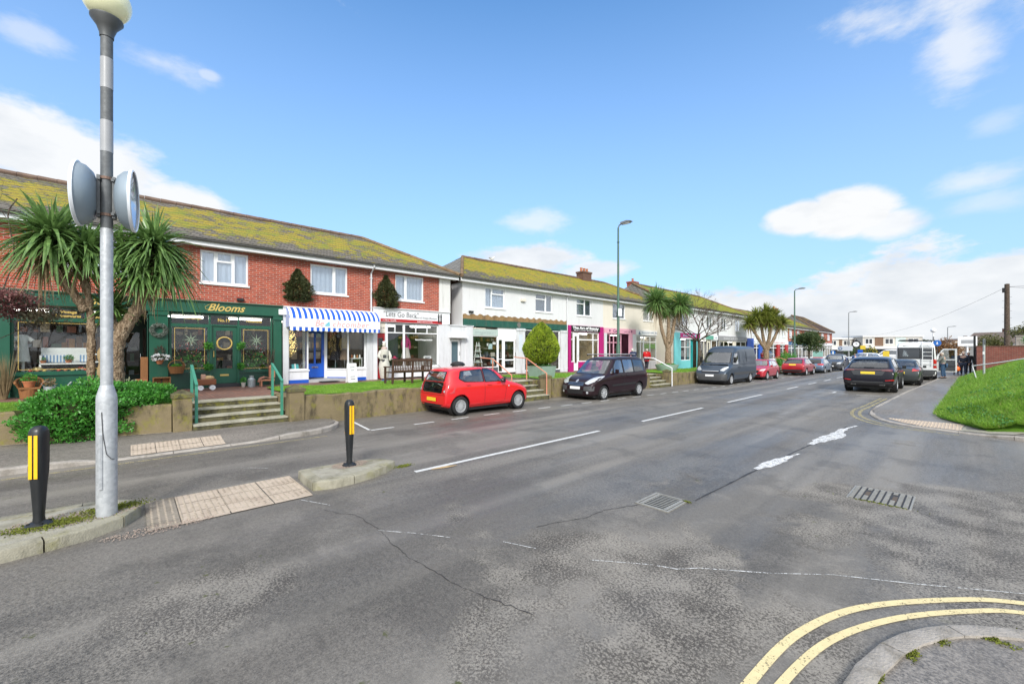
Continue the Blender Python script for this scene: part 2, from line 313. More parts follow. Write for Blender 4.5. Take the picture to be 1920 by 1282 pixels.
L_CONE = mk_leaf('golden_conifer_leaf', (.06, .15, .01), (.40, .50, .04), .6, 4)
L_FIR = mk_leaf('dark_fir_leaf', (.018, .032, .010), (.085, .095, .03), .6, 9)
L_DARK = mk_leaf('dark_tree_leaf', (.02, .05, .012), (.09, .13, .04), .6, 2)
L_OLIVE = mk_leaf('olive_tree_leaf', (.05, .06, .015), (.16, .16, .05), .6, 2)
L_RED = mk_leaf('reddish_shrub_leaf', (.035, .02, .018), (.16, .05, .05), .6, 9, dry=(.25, .12, .12))
L_BROWN = mk_leaf('brown_leaf', (.10, .05, .02), (.25, .13, .05), .7, 6)
L_GRASS = mk_leaf('grass_blade', (.075, .185, .014), (.27, .47, .05), .5, 1.6, .35)
def mk_turf():
    g = NG('turf'); c = g.mix(g.noise(5, None, 6, .7), (.06, .14, .012), (.15, .28, .03)); c = g.mix(g.rng(g.noise(60, None, 3, .8), .3, .7, 0, .6), c, (.16, .36, .03))
    g.pbr(c, .9, 0, .2, g.bump(g.noise(90, None, 4, .8), 1.0, .03)); return g.m
TURF = mk_turf()
def mk_bark(name, a, b_):
    g = NG(name); v = g.obj(); n = g.noise(9, v, 6, .75, sc3=(2.2, 2.2, .8)); vv = g.voro(26, v)
    c = g.mix(g.rng(n, .35, .68), a, b_); c = g.mix(g.rng(vv, .05, .5, .5, 0), c, tuple(q*.35 for q in a))
    g.pbr(c, .92, 0, .2, g.bump(g.math('ADD', n, vv), .9, .03)); return g.m
BARK = mk_bark('cordyline_bark', (.13, .085, .05), (.42, .32, .22)); BARK_D = mk_bark('dark_bark', (.06, .045, .035), (.17, .13, .10))
def mk_glass(name, tint=(.9, .93, .92), refl=1.0):
    g = NG(name); t = g.n('ShaderNodeBsdfTransparent'); t.inputs[0].default_value = (*tint, 1)
    gl = g.n('ShaderNodeBsdfGlossy'); gl.inputs['Roughness'].default_value = .015; gl.inputs['Color'].default_value = (.95, .97, 1, 1)
    fr = g.n('ShaderNodeLayerWeight'); fr.inputs[0].default_value = .5; f = g.math('MULTIPLY', g.math('ADD', .045, g.math('MULTIPLY', g.math('POWER', fr.outputs['Facing'], 4.0), .9)), refl)
    bp = g.bump(g.noise(.9, g.pos(), 2), .04, .05); g.put(gl.inputs['Normal'], bp)
    ms = g.n('ShaderNodeMixShader'); g.put(ms.inputs[0], f)
    g.t.links.new(t.outputs[0], ms.inputs[1]); g.t.links.new(gl.outputs[0], ms.inputs[2]); g.t.links.new(ms.outputs[0], g.out.inputs[0]); return g.m
GLASS = mk_glass('shop_glass', (.93, .94, .93), .8); GLASS_UP = mk_glass('upstairs_glass', (.84, .88, .92), 3.2); GLASS_CAR = mk_glass('car_glass', (.74, .78, .78), 3.8); GLASS_TINT = mk_glass('tinted_car_glass', (.22, .24, .25), 2.0)
NET = M('net_curtain', (.66, .68, .70), .8, var=.06)
def mk_stripe(name, a, b_, w, axis=1):
    g = NG(name); q = g.xyz(g.pos())[axis]; f = g.math('GREATER_THAN', g.math('FRACT', g.math('DIVIDE', q, w)), .5)
    g.pbr(g.mix(f, a, b_), .7, 0, .3); return g.m
STRIPE = mk_stripe('blue_white_canvas', (.78, .79, .80), (.012, .095, .52), .213)
TYRE = M('tyre_rubber', (.012, .012, .013), .75, bs=.2); RIM = M('alloy', (.68, .69, .71), .32, .6, var=.05); RIM_D = M('black_rim', (.02, .02, .022), .4, .3)
TRIM = M('black_plastic', (.018, .018, .02), .5, var=.1); TRIM_G = M('grey_bumper_plastic', (.06, .062, .065), .55, var=.1)
CHROME = M('chrome', (.75, .76, .78), .12, 1.0, var=.02); SEATM = M('dark_car_seat', (.03, .03, .033), .8)
HEADL = M('headlight_lens', (.62, .65, .68), .08, .3, var=.2, vs=12, coat=1); TAILL = M('red_light_lens', (.45, .008, .01), .12, 0, coat=1); AMBER = M('amber_lens', (.75, .2, .01), .2, coat=1)
PLATE_Y = M('yellow_plate', (.75, .52, .03), .4, var=.02); PLATE_W = M('white_plate', (.8, .8, .8), .4, var=.02)
LPAINT = M('white_road_paint', (.62, .62, .60), .6, var=.12, vs=14, co='pos'); 
WOOD_B = M('brown_bench_wood', (.085, .042, .026), .6, var=.3, vs=8, bs=.2); WICKER = M('wicker', (.33, .14, .045), .7, var=.35, vs=60, bs=.8, bscale=90); TERRA = M('terracotta', (.45, .16, .07), .8, var=.15)
TIN = M('galvanised_tin', (.36, .40, .41), .45, .5); SAGE = M('sage_planter_paint', (.26, .36, .30), .7, var=.15, vs=5, grime=.3, co='pos'); SALMON = M('salmon_rail_paint', (.62, .25, .16), .5); RAILG = M('green_rail_paint', (.05, .25, .17), .45)
SKIN = M('skin', (.55, .33, .25), .6, var=.06)

# ---------------------------------------------------------------- ground height: the left side of the street falls gently away
_ZK = [(-1e4, 0), (8, 0), (26, -.20), (46, -.33), (80, -.42), (200, -.45), (1e5, -.45)]
def _lerpk(k, t):
    for (a, va), (b, vb) in zip(k, k[1:]):
        if t <= b: return va + (vb-va)*(t-a)/(b-a)
    return k[-1][1]
def sm(t): t = max(0, min(1, t)); return t*t*(3-2*t)
def zg(x, y): return _lerpk(_ZK, y)*sm((-6.2-x)/4.0)
_ZW = [(-1e4, .70), (12, .68), (22, .54), (30, .42), (50, .25), (70, .1), (110, 0), (1e5, 0)]
def zw(y): return _lerpk(_ZW, y)                    # raised walk in front of the shops

# ---------------------------------------------------------------- objects
def link(o, parent=None):
    C.objects.link(o)
    if parent is not None: o.parent = parent
    return o
def tag(o, label=None, cat=None, group=None, kind=None):
    if label: o['label'] = label
    if cat: o['category'] = cat
    if group: o['group'] = group
    if kind: o['kind'] = kind
    return o
def thing(name, label, cat, loc=(0, 0, 0), rz=0.0, group=None):
    o = bpy.data.objects.new(name, None); o.empty_display_size = .3; C.objects.link(o); o.location = loc; o.rotation_euler = (0, 0, rz)
    return tag(o, label, cat, group)
def shift(o):
    """undo the parents' placement for meshes written in world coordinates"""
    m = Matrix()
    q = o.parent
    while q is not None: m = q.matrix_basis @ m; q = q.parent
    return m.inverted()
def meshobj(name, me, mat, parent=None, smooth=False, world=False):
    o = bpy.data.objects.new(name, me); link(o, parent)
    if mat is not None and len(me.materials) == 0: me.materials.append(mat)
    if smooth: me.shade_smooth()
    if world and parent is not None: me.transform(shift(o))
    return o
def structure(o): o['kind'] = 'structure'; return o
class MB:
    def __init__(s): s.b = bmesh.new()
    def face(s, pts):
        try: return s.b.faces.new([s.b.verts.new(p) for p in pts])
        except Exception: return None
    def box(s, x0, x1, y0, y1, z0, z1, bev=0.0):
        if x0 > x1: x0, x1 = x1, x0
        if y0 > y1: y0, y1 = y1, y0
        if z0 > z1: z0, z1 = z1, z0
        v = [s.b.verts.new(p) for p in ((x0, y0, z0), (x1, y0, z0), (x1, y1, z0), (x0, y1, z0), (x0, y0, z1), (x1, y0, z1), (x1, y1, z1), (x0, y1, z1))]
        f = [s.b.faces.new([v[i] for i in q]) for q in ((0, 3, 2, 1), (4, 5, 6, 7), (0, 1, 5, 4), (1, 2, 6, 5), (2, 3, 7, 6), (3, 0, 4, 7))]
        if bev: bmesh.ops.bevel(s.b, geom=list({e for q in f for e in q.edges}), offset=bev, segments=2, affect='EDGES', profile=.7)
        return s
    def obox(s, c, size, rot, bev=0.0):
        """box centred on c with Euler rotation"""
        n0 = len(s.b.verts); s.box(-size[0]/2, size[0]/2, -size[1]/2, size[1]/2, -size[2]/2, size[2]/2, bev)
        s.b.verts.ensure_lookup_table(); m = Matrix.Translation(c) @ Euler(rot).to_matrix().to_4x4()
        for v in s.b.verts[n0:]: v.co = m @ v.co
        return s
    def tube(s, pts, rad, n=8, cap=True):
        pts = [Vector(p) for p in pts]; rad = rad if isinstance(rad, (list, tuple)) else [rad]*len(pts)
        rings = []; t0 = (pts[1]-pts[0]).normalized(); a = t0.orthogonal().normalized()
        for i, p in enumerate(pts):
            t = ((pts[min(i+1, len(pts)-1)]-pts[max(i-1, 0)])).normalized()
            a = (a - t*a.dot(t)); a = a.normalized() if a.length > 1e-6 else t.orthogonal().normalized(); b = t.cross(a)
            rings.append([s.b.verts.new(p + (a*math.cos(2*math.pi*k/n)+b*math.sin(2*math.pi*k/n))*rad[i]) for k in range(n)])
        for r0, r1 in zip(rings, rings[1:]):
            for k in range(n): s.b.faces.new((r0[k], r0[(k+1) % n], r1[(k+1) % n], r1[k]))
        if cap: s.b.faces.new(rings[0][::-1]); s.b.faces.new(rings[-1])
        return s
    def lathe(s, prof, c=(0, 0, 0), n=20, axis='z', rot=None):
        """prof: (radius, height) pairs"""
        n0 = len(s.b.verts); rings = []
        for r, h in prof:
            if r < 1e-5: rings.append([s.b.verts.new((0, 0, h))]*n)
            else: rings.append([s.b.verts.new((r*math.cos(2*math.pi*k/n), r*math.sin(2*math.pi*k/n), h)) for k in range(n)])
        for r0, r1 in zip(rings, rings[1:]):
            for k in range(n):
                q = []
                for v in (r0[k], r0[(k+1) % n], r1[(k+1) % n], r1[k]):
                    if v not in q: q.append(v)
                if len(q) > 2:
                    try: s.b.faces.new(q)
                    except Exception: pass
        s.b.verts.ensure_lookup_table()
        m = rot if rot is not None else {'z': Matrix(), 'x': Matrix.Rotation(R(90), 4, 'Y'), 'y': Matrix.Rotation(R(-90), 4, 'X')}[axis]
        m = Matrix.Translation(c) @ m
        for v in s.b.verts[n0:]: v.co = m @ v.co
        return s
    def prism(s, poly, axis, a, b, bev=0.0):
        """extrude a 2-D polygon along an axis: x -> (y,z), y -> (x,z), z -> (x,y)"""
        f = {'x': lambda p, t: (t, p[0], p[1]), 'y': lambda p, t: (p[0], t, p[1]), 'z': lambda p, t: (p[0], p[1], t)}[axis]
        v0 = [s.b.verts.new(f(p, a)) for p in poly]; v1 = [s.b.verts.new(f(p, b)) for p in poly]; n = len(poly)
        fs = [s.b.faces.new(v0[::-1]), s.b.faces.new(v1)] + [s.b.faces.new((v0[i], v0[(i+1) % n], v1[(i+1) % n], v1[i])) for i in range(n)]
        if bev: bmesh.ops.bevel(s.b, geom=list({e for q in fs for e in q.edges}), offset=bev, segments=2, affect='EDGES')
        return s
    def ball(s, c, r, n=12, m=8, sq=(1, 1, 1)):
        s.lathe([(r*math.sin(math.pi*i/m), -r*math.cos(math.pi*i/m)) for i in range(m+1)], (0, 0, 0), n); s.b.verts.ensure_lookup_table()
        k = n*(m-1)+2
        for v in s.b.verts[-k:]: v.co = Vector((v.co.x*sq[0]+c[0], v.co.y*sq[1]+c[1], v.co.z*sq[2]+c[2]))
        return s
    def jitter(s, a, fr=3.0):
        from mathutils import noise
        for v in s.b.verts: v.co += Vector(noise.noise_vector(v.co*fr))*a
        return s
    def build(s, name, mat, parent=None, smooth=False, world=False, label=None):
        bmesh.ops.recalc_face_normals(s.b, faces=s.b.faces)
        me = bpy.data.meshes.new(name); s.b.to_mesh(me); s.b.free()
        if smooth == 'auto':
            me.shade_smooth()
            try: me.set_sharp_from_angle(angle=R(38))
            except Exception: pass
            o = meshobj(name, me, mat, parent, False, world)
        else: o = meshobj(name, me, mat, parent, smooth, world)
        if label: o['label'] = label
        return o
def fast_mesh(name, co, nper, mat, parent=None, world=False, idx=None, smooth=False):
    """many loose faces at once: co (n*nper,3)"""
    co = np.asarray(co, dtype=np.float32).reshape(-1, 3); me = bpy.data.meshes.new(name)
    if idx is None: idx = np.arange(len(co))
    idx = np.asarray(idx, dtype=np.int32).ravel(); nf = len(idx)//nper
    me.vertices.add(len(co)); me.vertices.foreach_set('co', co.ravel()); me.loops.add(len(idx)); me.loops.foreach_set('vertex_index', idx)
    me.polygons.add(nf); me.polygons.foreach_set('loop_start', np.arange(nf, dtype=np.int32)*nper); me.polygons.foreach_set('loop_total', np.full(nf, nper, dtype=np.int32))
    me.update(calc_edges=True); return meshobj(name, me, mat, parent, smooth, world)
def nrm(a): return a/np.maximum(np.linalg.norm(a, axis=-1, keepdims=True), 1e-9)
def leaves(cent, dirs, length, width, fold=0.0):
    """one diamond leaf per centre, pointing along dirs"""
    n = len(cent); d = nrm(dirs); s = nrm(np.cross(d, nrm(rng.normal(size=(n, 3))))); L = (length*(.6+.8*rng.random(n)))[:, None]; W = width*(.6+.8*rng.random(n))[:, None]
    return np.stack([cent-d*L*.5, cent+s*W*.5, cent+d*L*.5, cent-s*W*.5], 1).reshape(-1, 3)
def cloud(c, r, n, shell=.55, low=None, lump=.18, seed=0):
    """points through an uneven ellipsoid, with outward directions"""
    from mathutils import noise
    u = nrm(rng.normal(size=(n, 3))); rad = (shell+(1-shell)*rng.random(n))**.7
    lp = np.array([noise.noise(Vector(q*2.3+seed)) + .5*noise.noise(Vector(q*5.5+seed)) for q in u]); rad = rad*(1+lump*lp*1.6)
    p = u*rad[:, None]*np.array(r)+np.array(c)
    if low is not None: k = p[:, 2] > low; p, u = p[k], u[k]
    return p, u
def ribbon(pts, w, z=.004, follow=True, n=None):
    """flat strip along 2-D points lying on the ground, returned as quad coordinates; w is a width or a list"""
    P = [Vector((p[0], p[1])) for p in pts]; W = w if isinstance(w, (list, tuple)) else [w]*len(P); L = []
    for i, p in enumerate(P):
        t = (P[min(i+1, len(P)-1)]-P[max(i-1, 0)]).normalized(); nn = Vector((-t.y, t.x))
        L.append((p+nn*W[i]/2, p-nn*W[i]/2))
    out = []
    for (a, b), (c, d) in zip(L, L[1:]):
        for q in (a, b, d, c): out.append((q.x, q.y, zg(q.x, q.y)+z))
    return out
def dense(pts, step=.3):
    out = [pts[0]]
    for a, b in zip(pts, pts[1:]):
        n = max(1, int(math.dist(a, b)/step))
        for k in range(1, n+1): out.append(tuple(a[i]+(b[i]-a[i])*k/n for i in range(len(a))))
    return out
def spline(pts, per=8):
    out = []; P = [Vector(p) for p in pts]; P = [P[0]*2-P[1]] + P + [P[-1]*2-P[-2]]
    for i in range(1, len(P)-2):
        for k in range(per):
            t = k/per; a, b, c, d = P[i-1:i+3]
            out.append(tuple(.5*((2*b)+(c-a)*t+(2*a-5*b+4*c-d)*t*t+(3*b-a-3*c+d)*t**3)))
    out.append(tuple(P[-2])); return out
_F = {}
def text(body, size, mat, parent, loc, rot, shear=0.0, ext=.002, name='lettering', width=None, bold=0.0, sp=1.0):
    """lettering laid on a sign; loc is the centre"""
    cu = bpy.data.curves.new(name, 'FONT'); cu.body = body; cu.size = size; cu.shear = shear; cu.extrude = ext; cu.align_x = 'CENTER'; cu.align_y = 'CENTER'; cu.offset = bold; cu.space_character = sp; cu.resolution_u = 3
    o = bpy.data.objects.new(name, cu); link(o); bpy.context.view_layer.update()
    me = bpy.data.meshes.new_from_object(o.evaluated_get(bpy.context.evaluated_depsgraph_get())); bpy.data.objects.remove(o)
    if width:
        xs = [v.co.x for v in me.vertices]
        if xs: k = width/(max(xs)-min(xs)); me.transform(Matrix.Diagonal((k, 1, 1, 1)))
    me.transform(Matrix.Translation(loc) @ Euler(rot).to_matrix().to_4x4()); me.materials.clear()
    return meshobj(name, me, mat, parent, False, True)
def marks(words, h, mat, parent, loc, rot, shear=0.0, width=1.0, **k):
    """lettering too small to read in the photograph: worn letter strokes in word-sized groups, on a facade facing +X"""
    rs = random.Random(len(words)); n = len(words); y = loc[1]-width/2; p = width/n; mb = MB()
    for ch in words:
        if ch != ' ': a = h*rs.uniform(.4, .7); mb.box(loc[0], loc[0]+.002, y+p*.1, y+p*.4, loc[2]-h*.3, loc[2]-h*.3+a).box(loc[0], loc[0]+.002, y+p*.4, y+p*.8, loc[2]-h*.3+a*rs.random()*.8, loc[2]-h*.3+a*rs.random()*.2+a*.15)
        y += p
    return mb.build('lettering', mat, parent, world=True)
FACE = (R(90), 0, R(90))                           # lettering on a facade that looks towards +X
def copy_tree(o, parent=None):
    c = o.copy(); C.objects.link(c); c.parent = parent
    for ch in list(o.children): copy_tree(ch, c)
    return c

# ================================================================ GROUND
def sheet(name, xs, ys, zf, mat):
    co = [(x, y, zf(x, y)) for y in ys for x in xs]; n = len(xs)
    idx = [(j*n+i, j*n+i+1, (j+1)*n+i+1, (j+1)*n+i) for j in range(len(ys)-1) for i in range(n-1)]
    return structure(fast_mesh(name, co, 4, mat, idx=idx, smooth=True))
def fr(a, b, n): return [a+(b-a)*i/n for i in range(n+1)]
sheet('ground', [-3000, -400, -60, 60, 400, 3000], [-3000, -300, -40, 260, 600, 3000], lambda x, y: -.62, M('far_fields', (.10, .09, .07), .95, var=.3, vs=.02, co='pos'))
sheet('road', [-12.6] + fr(-12, -6, 16) + [-5, -4, -3, -2, -1, 0, 5, 20, 60], fr(-30, 0, 6) + fr(1, 60, 59) + fr(65, 240, 35), lambda x, y: zg(x, y), ASPHALT)

def quads(name, co, mat, kind='structure', parent=None):
    o = fast_mesh(name, co, 4, mat, parent)
    if kind: o['kind'] = kind
    return o
def kerb(path, width, hf, mat, name='kerb', stone=.9, gap=.012, side=1, drop=.06):
    """bullnosed stones laid end to end; path is the road edge, hf(x,y) the height of the top above zero"""
    P = dense(path, .06); acc = 0; mb = MB(); cur = [P[0]]
    def emit(seg):
        if len(seg) < 3: return
        ii = sorted(set([0, len(seg)-1] + list(range(0, len(seg), 4)))); rings = []
        for i in ii:
            p = Vector(seg[i][:2]); t = (Vector(seg[min(i+1, len(seg)-1)][:2])-Vector(seg[max(i-1, 0)][:2])).normalized(); nn = Vector((-t.y, t.x))*side
            if i == 0: p = p+t*gap/2
            if i == len(seg)-1: p = p-t*gap/2
            h = hf(p.x, p.y); q = p+nn*width; b = zg(p.x, p.y)-drop
            rings.append([mb.b.verts.new(v) for v in ((p.x, p.y, b), (p.x, p.y, h-.022), (*(p+nn*.008), h-.008), (*(p+nn*.028), h), (q.x, q.y, h+.002), (q.x, q.y, b))])
        for r0, r1 in zip(rings, rings[1:]):
            for k in range(5): mb.b.faces.new((r0[k], r0[k+1], r1[k+1], r1[k]))
        mb.b.faces.new(rings[0]); mb.b.faces.new(rings[-1][::-1])
    for a, b in zip(P, P[1:]):
        acc += math.dist(a, b); cur.append(b)
        if acc >= stone: emit(cur); cur = [b]; acc = 0
    emit(cur); mb.jitter(.003, 2.2)
    return mb, None
def fill(name, outline, zf, mat, step=.35, kind='structure', parent=None):
    """ground polygon cut into a grid so that it follows the fall of the land"""
    b = bmesh.new(); b.faces.new([b.verts.new((x, y, 0)) for x, y in outline])
    xs = [p[0] for p in outline]; ys = [p[1] for p in outline]
    for k in range(1, int((max(xs)-min(xs))/step)+1):
        bmesh.ops.bisect_plane(b, geom=b.verts[:]+b.edges[:]+b.faces[:], plane_co=(min(xs)+k*step, 0, 0), plane_no=(1, 0, 0))
    for k in range(1, int((max(ys)-min(ys))/step)+1):
        bmesh.ops.bisect_plane(b, geom=b.verts[:]+b.edges[:]+b.faces[:], plane_co=(0, min(ys)+k*step, 0), plane_no=(0, 1, 0))
    for v in b.verts: v.co.z = zf(v.co.x, v.co.y)
    me = bpy.data.meshes.new(name); bmesh.ops.recalc_face_normals(b, faces=b.faces); b.to_mesh(me); b.free()
    o = meshobj(name, me, mat, parent, False)
    if kind: o['kind'] = kind
    return o
def studs(name, x0, x1, y0, y1, zf, mat, parent=None, pitch=.066, ok=None):
    co = []; idx = []
    for i in range(int((x1-x0)/pitch)):
        for j in range(int((y1-y0)/pitch)):
            cx, cy = x0+(i+.5)*pitch, y0+(j+.5)*pitch
            if ok and not ok(cx, cy): continue
            if random.random() < .04: continue
            z = zf(cx, cy); b = len(co)
            for r, h in ((.0165, 0), (.0115, .0072)):
                for k in range(6): co.append((cx+r*math.cos(k*1.0472), cy+r*math.sin(k*1.0472), z+h))
            for k in range(6): idx.append((b+k, b+(k+1) % 6, b+6+(k+1) % 6, b+6+k))
            idx.append((b+6, b+7, b+8, b+9)); idx.append((b+6, b+9, b+10, b+11))
    o = fast_mesh(name, co, 4, mat, parent, idx=idx, world=parent is not None); o['kind'] = 'stuff' if parent is not None else 'structure'; return o

# left pavement with its dropped crossing
KL = [(-10.45, y) for y in (-14, -6, -3, -1, 0, 1, 2, 2.6)] + spline([(-10.46, 3.0), (-10.6, 3.5), (-10.95, 3.9), (-11.5, 4.18), (-12.1, 4.25)], 6)
def h_left(x, y):
    d = max(0, abs(y-.9)-1.0)                       # the drop lies between Y = -0.1 and 1.9
    return zg(x, y) + .022 + .088*sm(d/.9)*(1 if y < 3.2 else 1)*sm((4.6-y)/.8 if y > 3.4 else 1) + .0
kb, _ = kerb(KL, .125, h_left, KERB, side=1); structure(kb.build('kerb', KERB))
PL = [(p[0]-.125 if p[1] < 3 else p[0]-.09, p[1] if p[1] < 3 else p[1]-.09) for p in KL] + [(-12.25, 4.0), (-12.1, 3.3), (-12.4, .75), (-12.95, -1.9), (-14.6, -10), (-14.6, -14)]
def h_pl(x, y):
    k = sm((-x-10.5)/1.3); return h_left(x, y)*(1-k)+(.125*sm((4.9-y)/1.2) if y > 3.7 else .125)*k
fill('pavement', PL, h_pl, PAVE, .3)
kerb_back = [(p, y) for p, y in ((-14.5, -10), (-12.86, -1.9), (-12.32, .7))]
quads('edging', ribbon(dense(kerb_back, .3), .05, .135), KERB)
# buff blister paving at the crossings
def slabs(name, x0, x1, y0, y1, zf, size, mat, gap=.006):
    mb = MB(); nx = max(1, round((x1-x0)/size)); ny = max(1, round((y1-y0)/size)); dx = (x1-x0)/nx; dy = (y1-y0)/ny
    for i in range(nx):
        for j in range(ny):
            a, b, c, d = x0+i*dx+gap, x0+(i+1)*dx-gap, y0+j*dy+gap, y0+(j+1)*dy-gap; e = random.uniform(-.0015, .0015)
            mb.face([(a, c, zf(a, c)+e), (b, c, zf(b, c)+e), (b, d, zf(b, d)+e), (a, d, zf(a, d)+e)])
    return structure(mb.build(name, mat))
zt = lambda x, y: h_pl(x, y)+.010
fill('blister_paving_bed', [(-11.35, .01), (-10.61, .01), (-10.61, 1.49), (-11.35, 1.49)], lambda x, y: h_pl(x, y)+.005, M('dark_joint', (.05, .045, .04), .9), .2)
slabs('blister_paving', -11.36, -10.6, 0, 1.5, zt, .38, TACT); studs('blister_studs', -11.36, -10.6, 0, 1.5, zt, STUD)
zi = lambda x, y: .012
fill('blister_paving_bed', [(-7.31, .45), (-6.13, .45), (-6.13, 1.87), (-7.31, 1.87)], lambda x, y: .006, M('dark_joint', (.05, .045, .04), .9), .5)
slabs('blister_paving', -7.32, -6.12, .44, 1.88, zi, .42, TACT)
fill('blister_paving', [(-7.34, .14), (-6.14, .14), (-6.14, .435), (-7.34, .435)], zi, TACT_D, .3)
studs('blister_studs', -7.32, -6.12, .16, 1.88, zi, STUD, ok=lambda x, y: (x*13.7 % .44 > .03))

# traffic islands
def island(name, outline, label, h=.125):
    t = thing(name, label, 'traffic island', (sum(p[0] for p in outline)/len(outline), sum(p[1] for p in outline)/len(outline), 0))
    n = len(outline); P = [Vector(p) for p in outline]; c = Vector(t.location[:2]); pts = []
    # round every corner a little
    for i in range(n):
        a, b, d = P[i-1], P[i], P[(i+1) % n]; pts += [b+(a-b).normalized()*min(.12, (a-b).length*.3), b+((a-b).normalized()+(d-b).normalized())*.028, b+(d-b).normalized()*min(.12, (d-b).length*.3)]
    pts = [tuple(p) for p in pts]; pts.append(pts[0])
    kb, _ = kerb(pts, .15, lambda x, y: h, KERB_M, side=1, stone=.62, gap=.014); kb.build('kerb_stone', KERB_M, t, world=True, smooth='auto')
    inner = []
    for i in range(len(pts)-1):
        tt = (Vector(pts[(i+1) % (len(pts)-1)])-Vector(pts[i-1 if i else -2])).normalized(); inner.append(tuple(Vector(pts[i])+Vector((-tt.y, tt.x))*.148))
    o = fill('paving_slab', inner, lambda x, y: h-.004+.012*math.sin(x*5+y*3)*.4, SLAB, .45, kind=None); o.parent = t; o.data.transform(shift(o))
    return t
I1 = island('traffic_island', [(-6.12, -3.2), (-6.16, -.95), (-6.30, -.32), (-6.62, .10), (-7.22, .10), (-7.42, -.25), (-7.45, -3.2)], 'larger mossy stone traffic island carrying the beacon pole and the left bollard')
I2 = island('traffic_island', [(-6.22, 1.93), (-6.24, 2.5), (-6.34, 2.95), (-6.62, 3.38), (-6.88, 3.36), (-7.12, 2.9), (-7.16, 1.93)], 'smaller tapered stone traffic island under the bollard nearer the red hatchback')
# gravel bedding and moss showing round the posts
def gravel(c, r, n, z, name='gravel', mats=None):
    a = rng.random(n)*6.283; rr = np.sqrt(rng.random(n)); co = []
    s = .003+.005*rng.random(n)
    for i in range(n):
        x, y = c[0]+math.cos(a[i])*rr[i]*r[0], c[1]+math.sin(a[i])*rr[i]*r[1]; q = s[i]; h = q*.9
        o = [(x-q, y-q*.7, z), (x+q, y-q, z), (x+q*.8, y+q, z), (x-q*.6, y+q*.8, z)]; tp = (x, y, z+h)
        for k in range(4): co += [o[k], o[(k+1) % 4], tp]
    o = fast_mesh(name, co, 3, mats); o['kind'] = 'stuff'; return o
GRAV = M('pink_gravel', (.36, .28, .23), .85, var=.35, vs=70)
gravel((-6.83, -.45), (.26, .55), 1500, .128, mats=GRAV); gravel((-6.9, 2.68), (.2, .3), 900, .128, mats=GRAV); gravel((-6.16, .25), (.14, .5), 500, .012, mats=GRAV)
MOSS = M('moss', (.17, .20, .02), .95, var=.4, vs=30, bs=1, bscale=60)
def mosspatch(c, r, n, z, mat=MOSS, name='moss'):
    p = np.stack([rng.normal(size=n)*r[0]*.5+c[0], rng.normal(size=n)*r[1]*.5+c[1], np.full(n, z)+rng.random(n)*.012], 1)
    o = fast_mesh(name, leaves(p, np.stack([rng.normal(size=n), rng.normal(size=n), .6+0*p[:, 0]], 1), .022, .014), 4, mat); o['kind'] = 'stuff'; return o
mosspatch((-6.72, -.62), (.14, .34), 1800, .128); mosspatch((-6.93, -.15), (.14, .3), 1500, .128); mosspatch((-6.6, 3.5), (.07, .14), 500, .006, MOSS); leaf_ = MB().tube([(-6.1, 3.75, .01), (-5.98, 4.0, .03), (-6.0, 4.2, .015)], [.006, .016, .004], 5).build('fallen_palm_leaf', M('dead_leaf', (.4, .28, .14), .8)); tag(leaf_, 'long dead brown palm leaf lying beyond the tip of the smaller island', 'leaf')

# right-hand pavements
KR = [(-.9, 60), (-1.0, 50), (-1.25, 40), (-1.5, 34), (-1.88, 26), (-2.02, 21)] + spline([(-2.08, 18.6), (-2.08, 17.4), (-1.85, 16.3), (-1.45, 15.5), (-.85, 15.05), (0, 14.8), (.95, 14.5), (2.2, 14.3)], 5) + [(6, 14.2), (40, 14.2)]
def h_r(x, y): return .105 if y > 19 else (.03+.075*sm((y-17.3)/1.5) if y > 15.6 else .03+.075*sm((x-.1)/.9))
kb, _ = kerb(KR, .13, h_r, KERB, side=1); structure(kb.build('kerb', KERB))
KR = KR[3:-1]
structure(fill('pavement', [(p[0]+.11, p[1]+.05) for p in [(-.9, 60), (-1.0, 50), (-1.25, 40)]+KR] + [(40, 14.3), (40, 16), (2, 16), (.6, 60)], lambda x, y: h_r(x, max(y, 19) if x < 0 and y > 17.5 else y)+.001, PAVE, .6))
zc_ = lambda x, y: h_r(x, y)+.008
fill('blister_paving', [(-1.55, 16.25), (-1.15, 15.55), (-.75, 15.22), (-.1, 15.02), (.0, 16.35)], zc_, TACT, .4)
studs('blister_studs', -1.5, 0, 15.1, 16.3, zc_, TACT, ok=lambda x, y: y > 14.98-(x)*.15+max(0, (-.75-x))*1.15 and x < -.05)
fill('paving_slab', [(-.08, 15.02), (.75, 14.78), (1.0, 15.2), (.02, 16.2)], zc_, SLAB, .5)
# corner by the camera
KN = spline([(-.52, 1.2), (-.52, 2.4), (-.50, 3.22), (-.45, 3.52), (-.36, 3.88), (-.20, 4.22), (0.0, 4.47), (.3, 4.70), (.8, 4.90), (2, 5.0)], 6) + [(12, 5.0)]
kb, _ = kerb(KN, .135, lambda x, y: .045, KERB, side=-1, stone=.62); structure(kb.build('kerb', KERB, smooth='auto'))
fill('pavement', [(p[0]+.115 if p[1] < 4.3 else p[0]+.06, p[1]-.02 if p[1] < 4.3 else p[1]-.11) for p in KN] + [(12, -3), (-.4, -3), (-.4, 1.2)], lambda x, y: .030, PAVE, .8)
for k, (a, b) in enumerate([((-.36, 3.35), (.02, .12)), ((-.24, 3.8), (.03, .10)), ((-.13, 4.1), (.05, .05)), ((.12, 4.38), (.12, .04)), ((.5, 4.66), (.2, .04))]): mosspatch(a, b, 300, .026, MOSS)

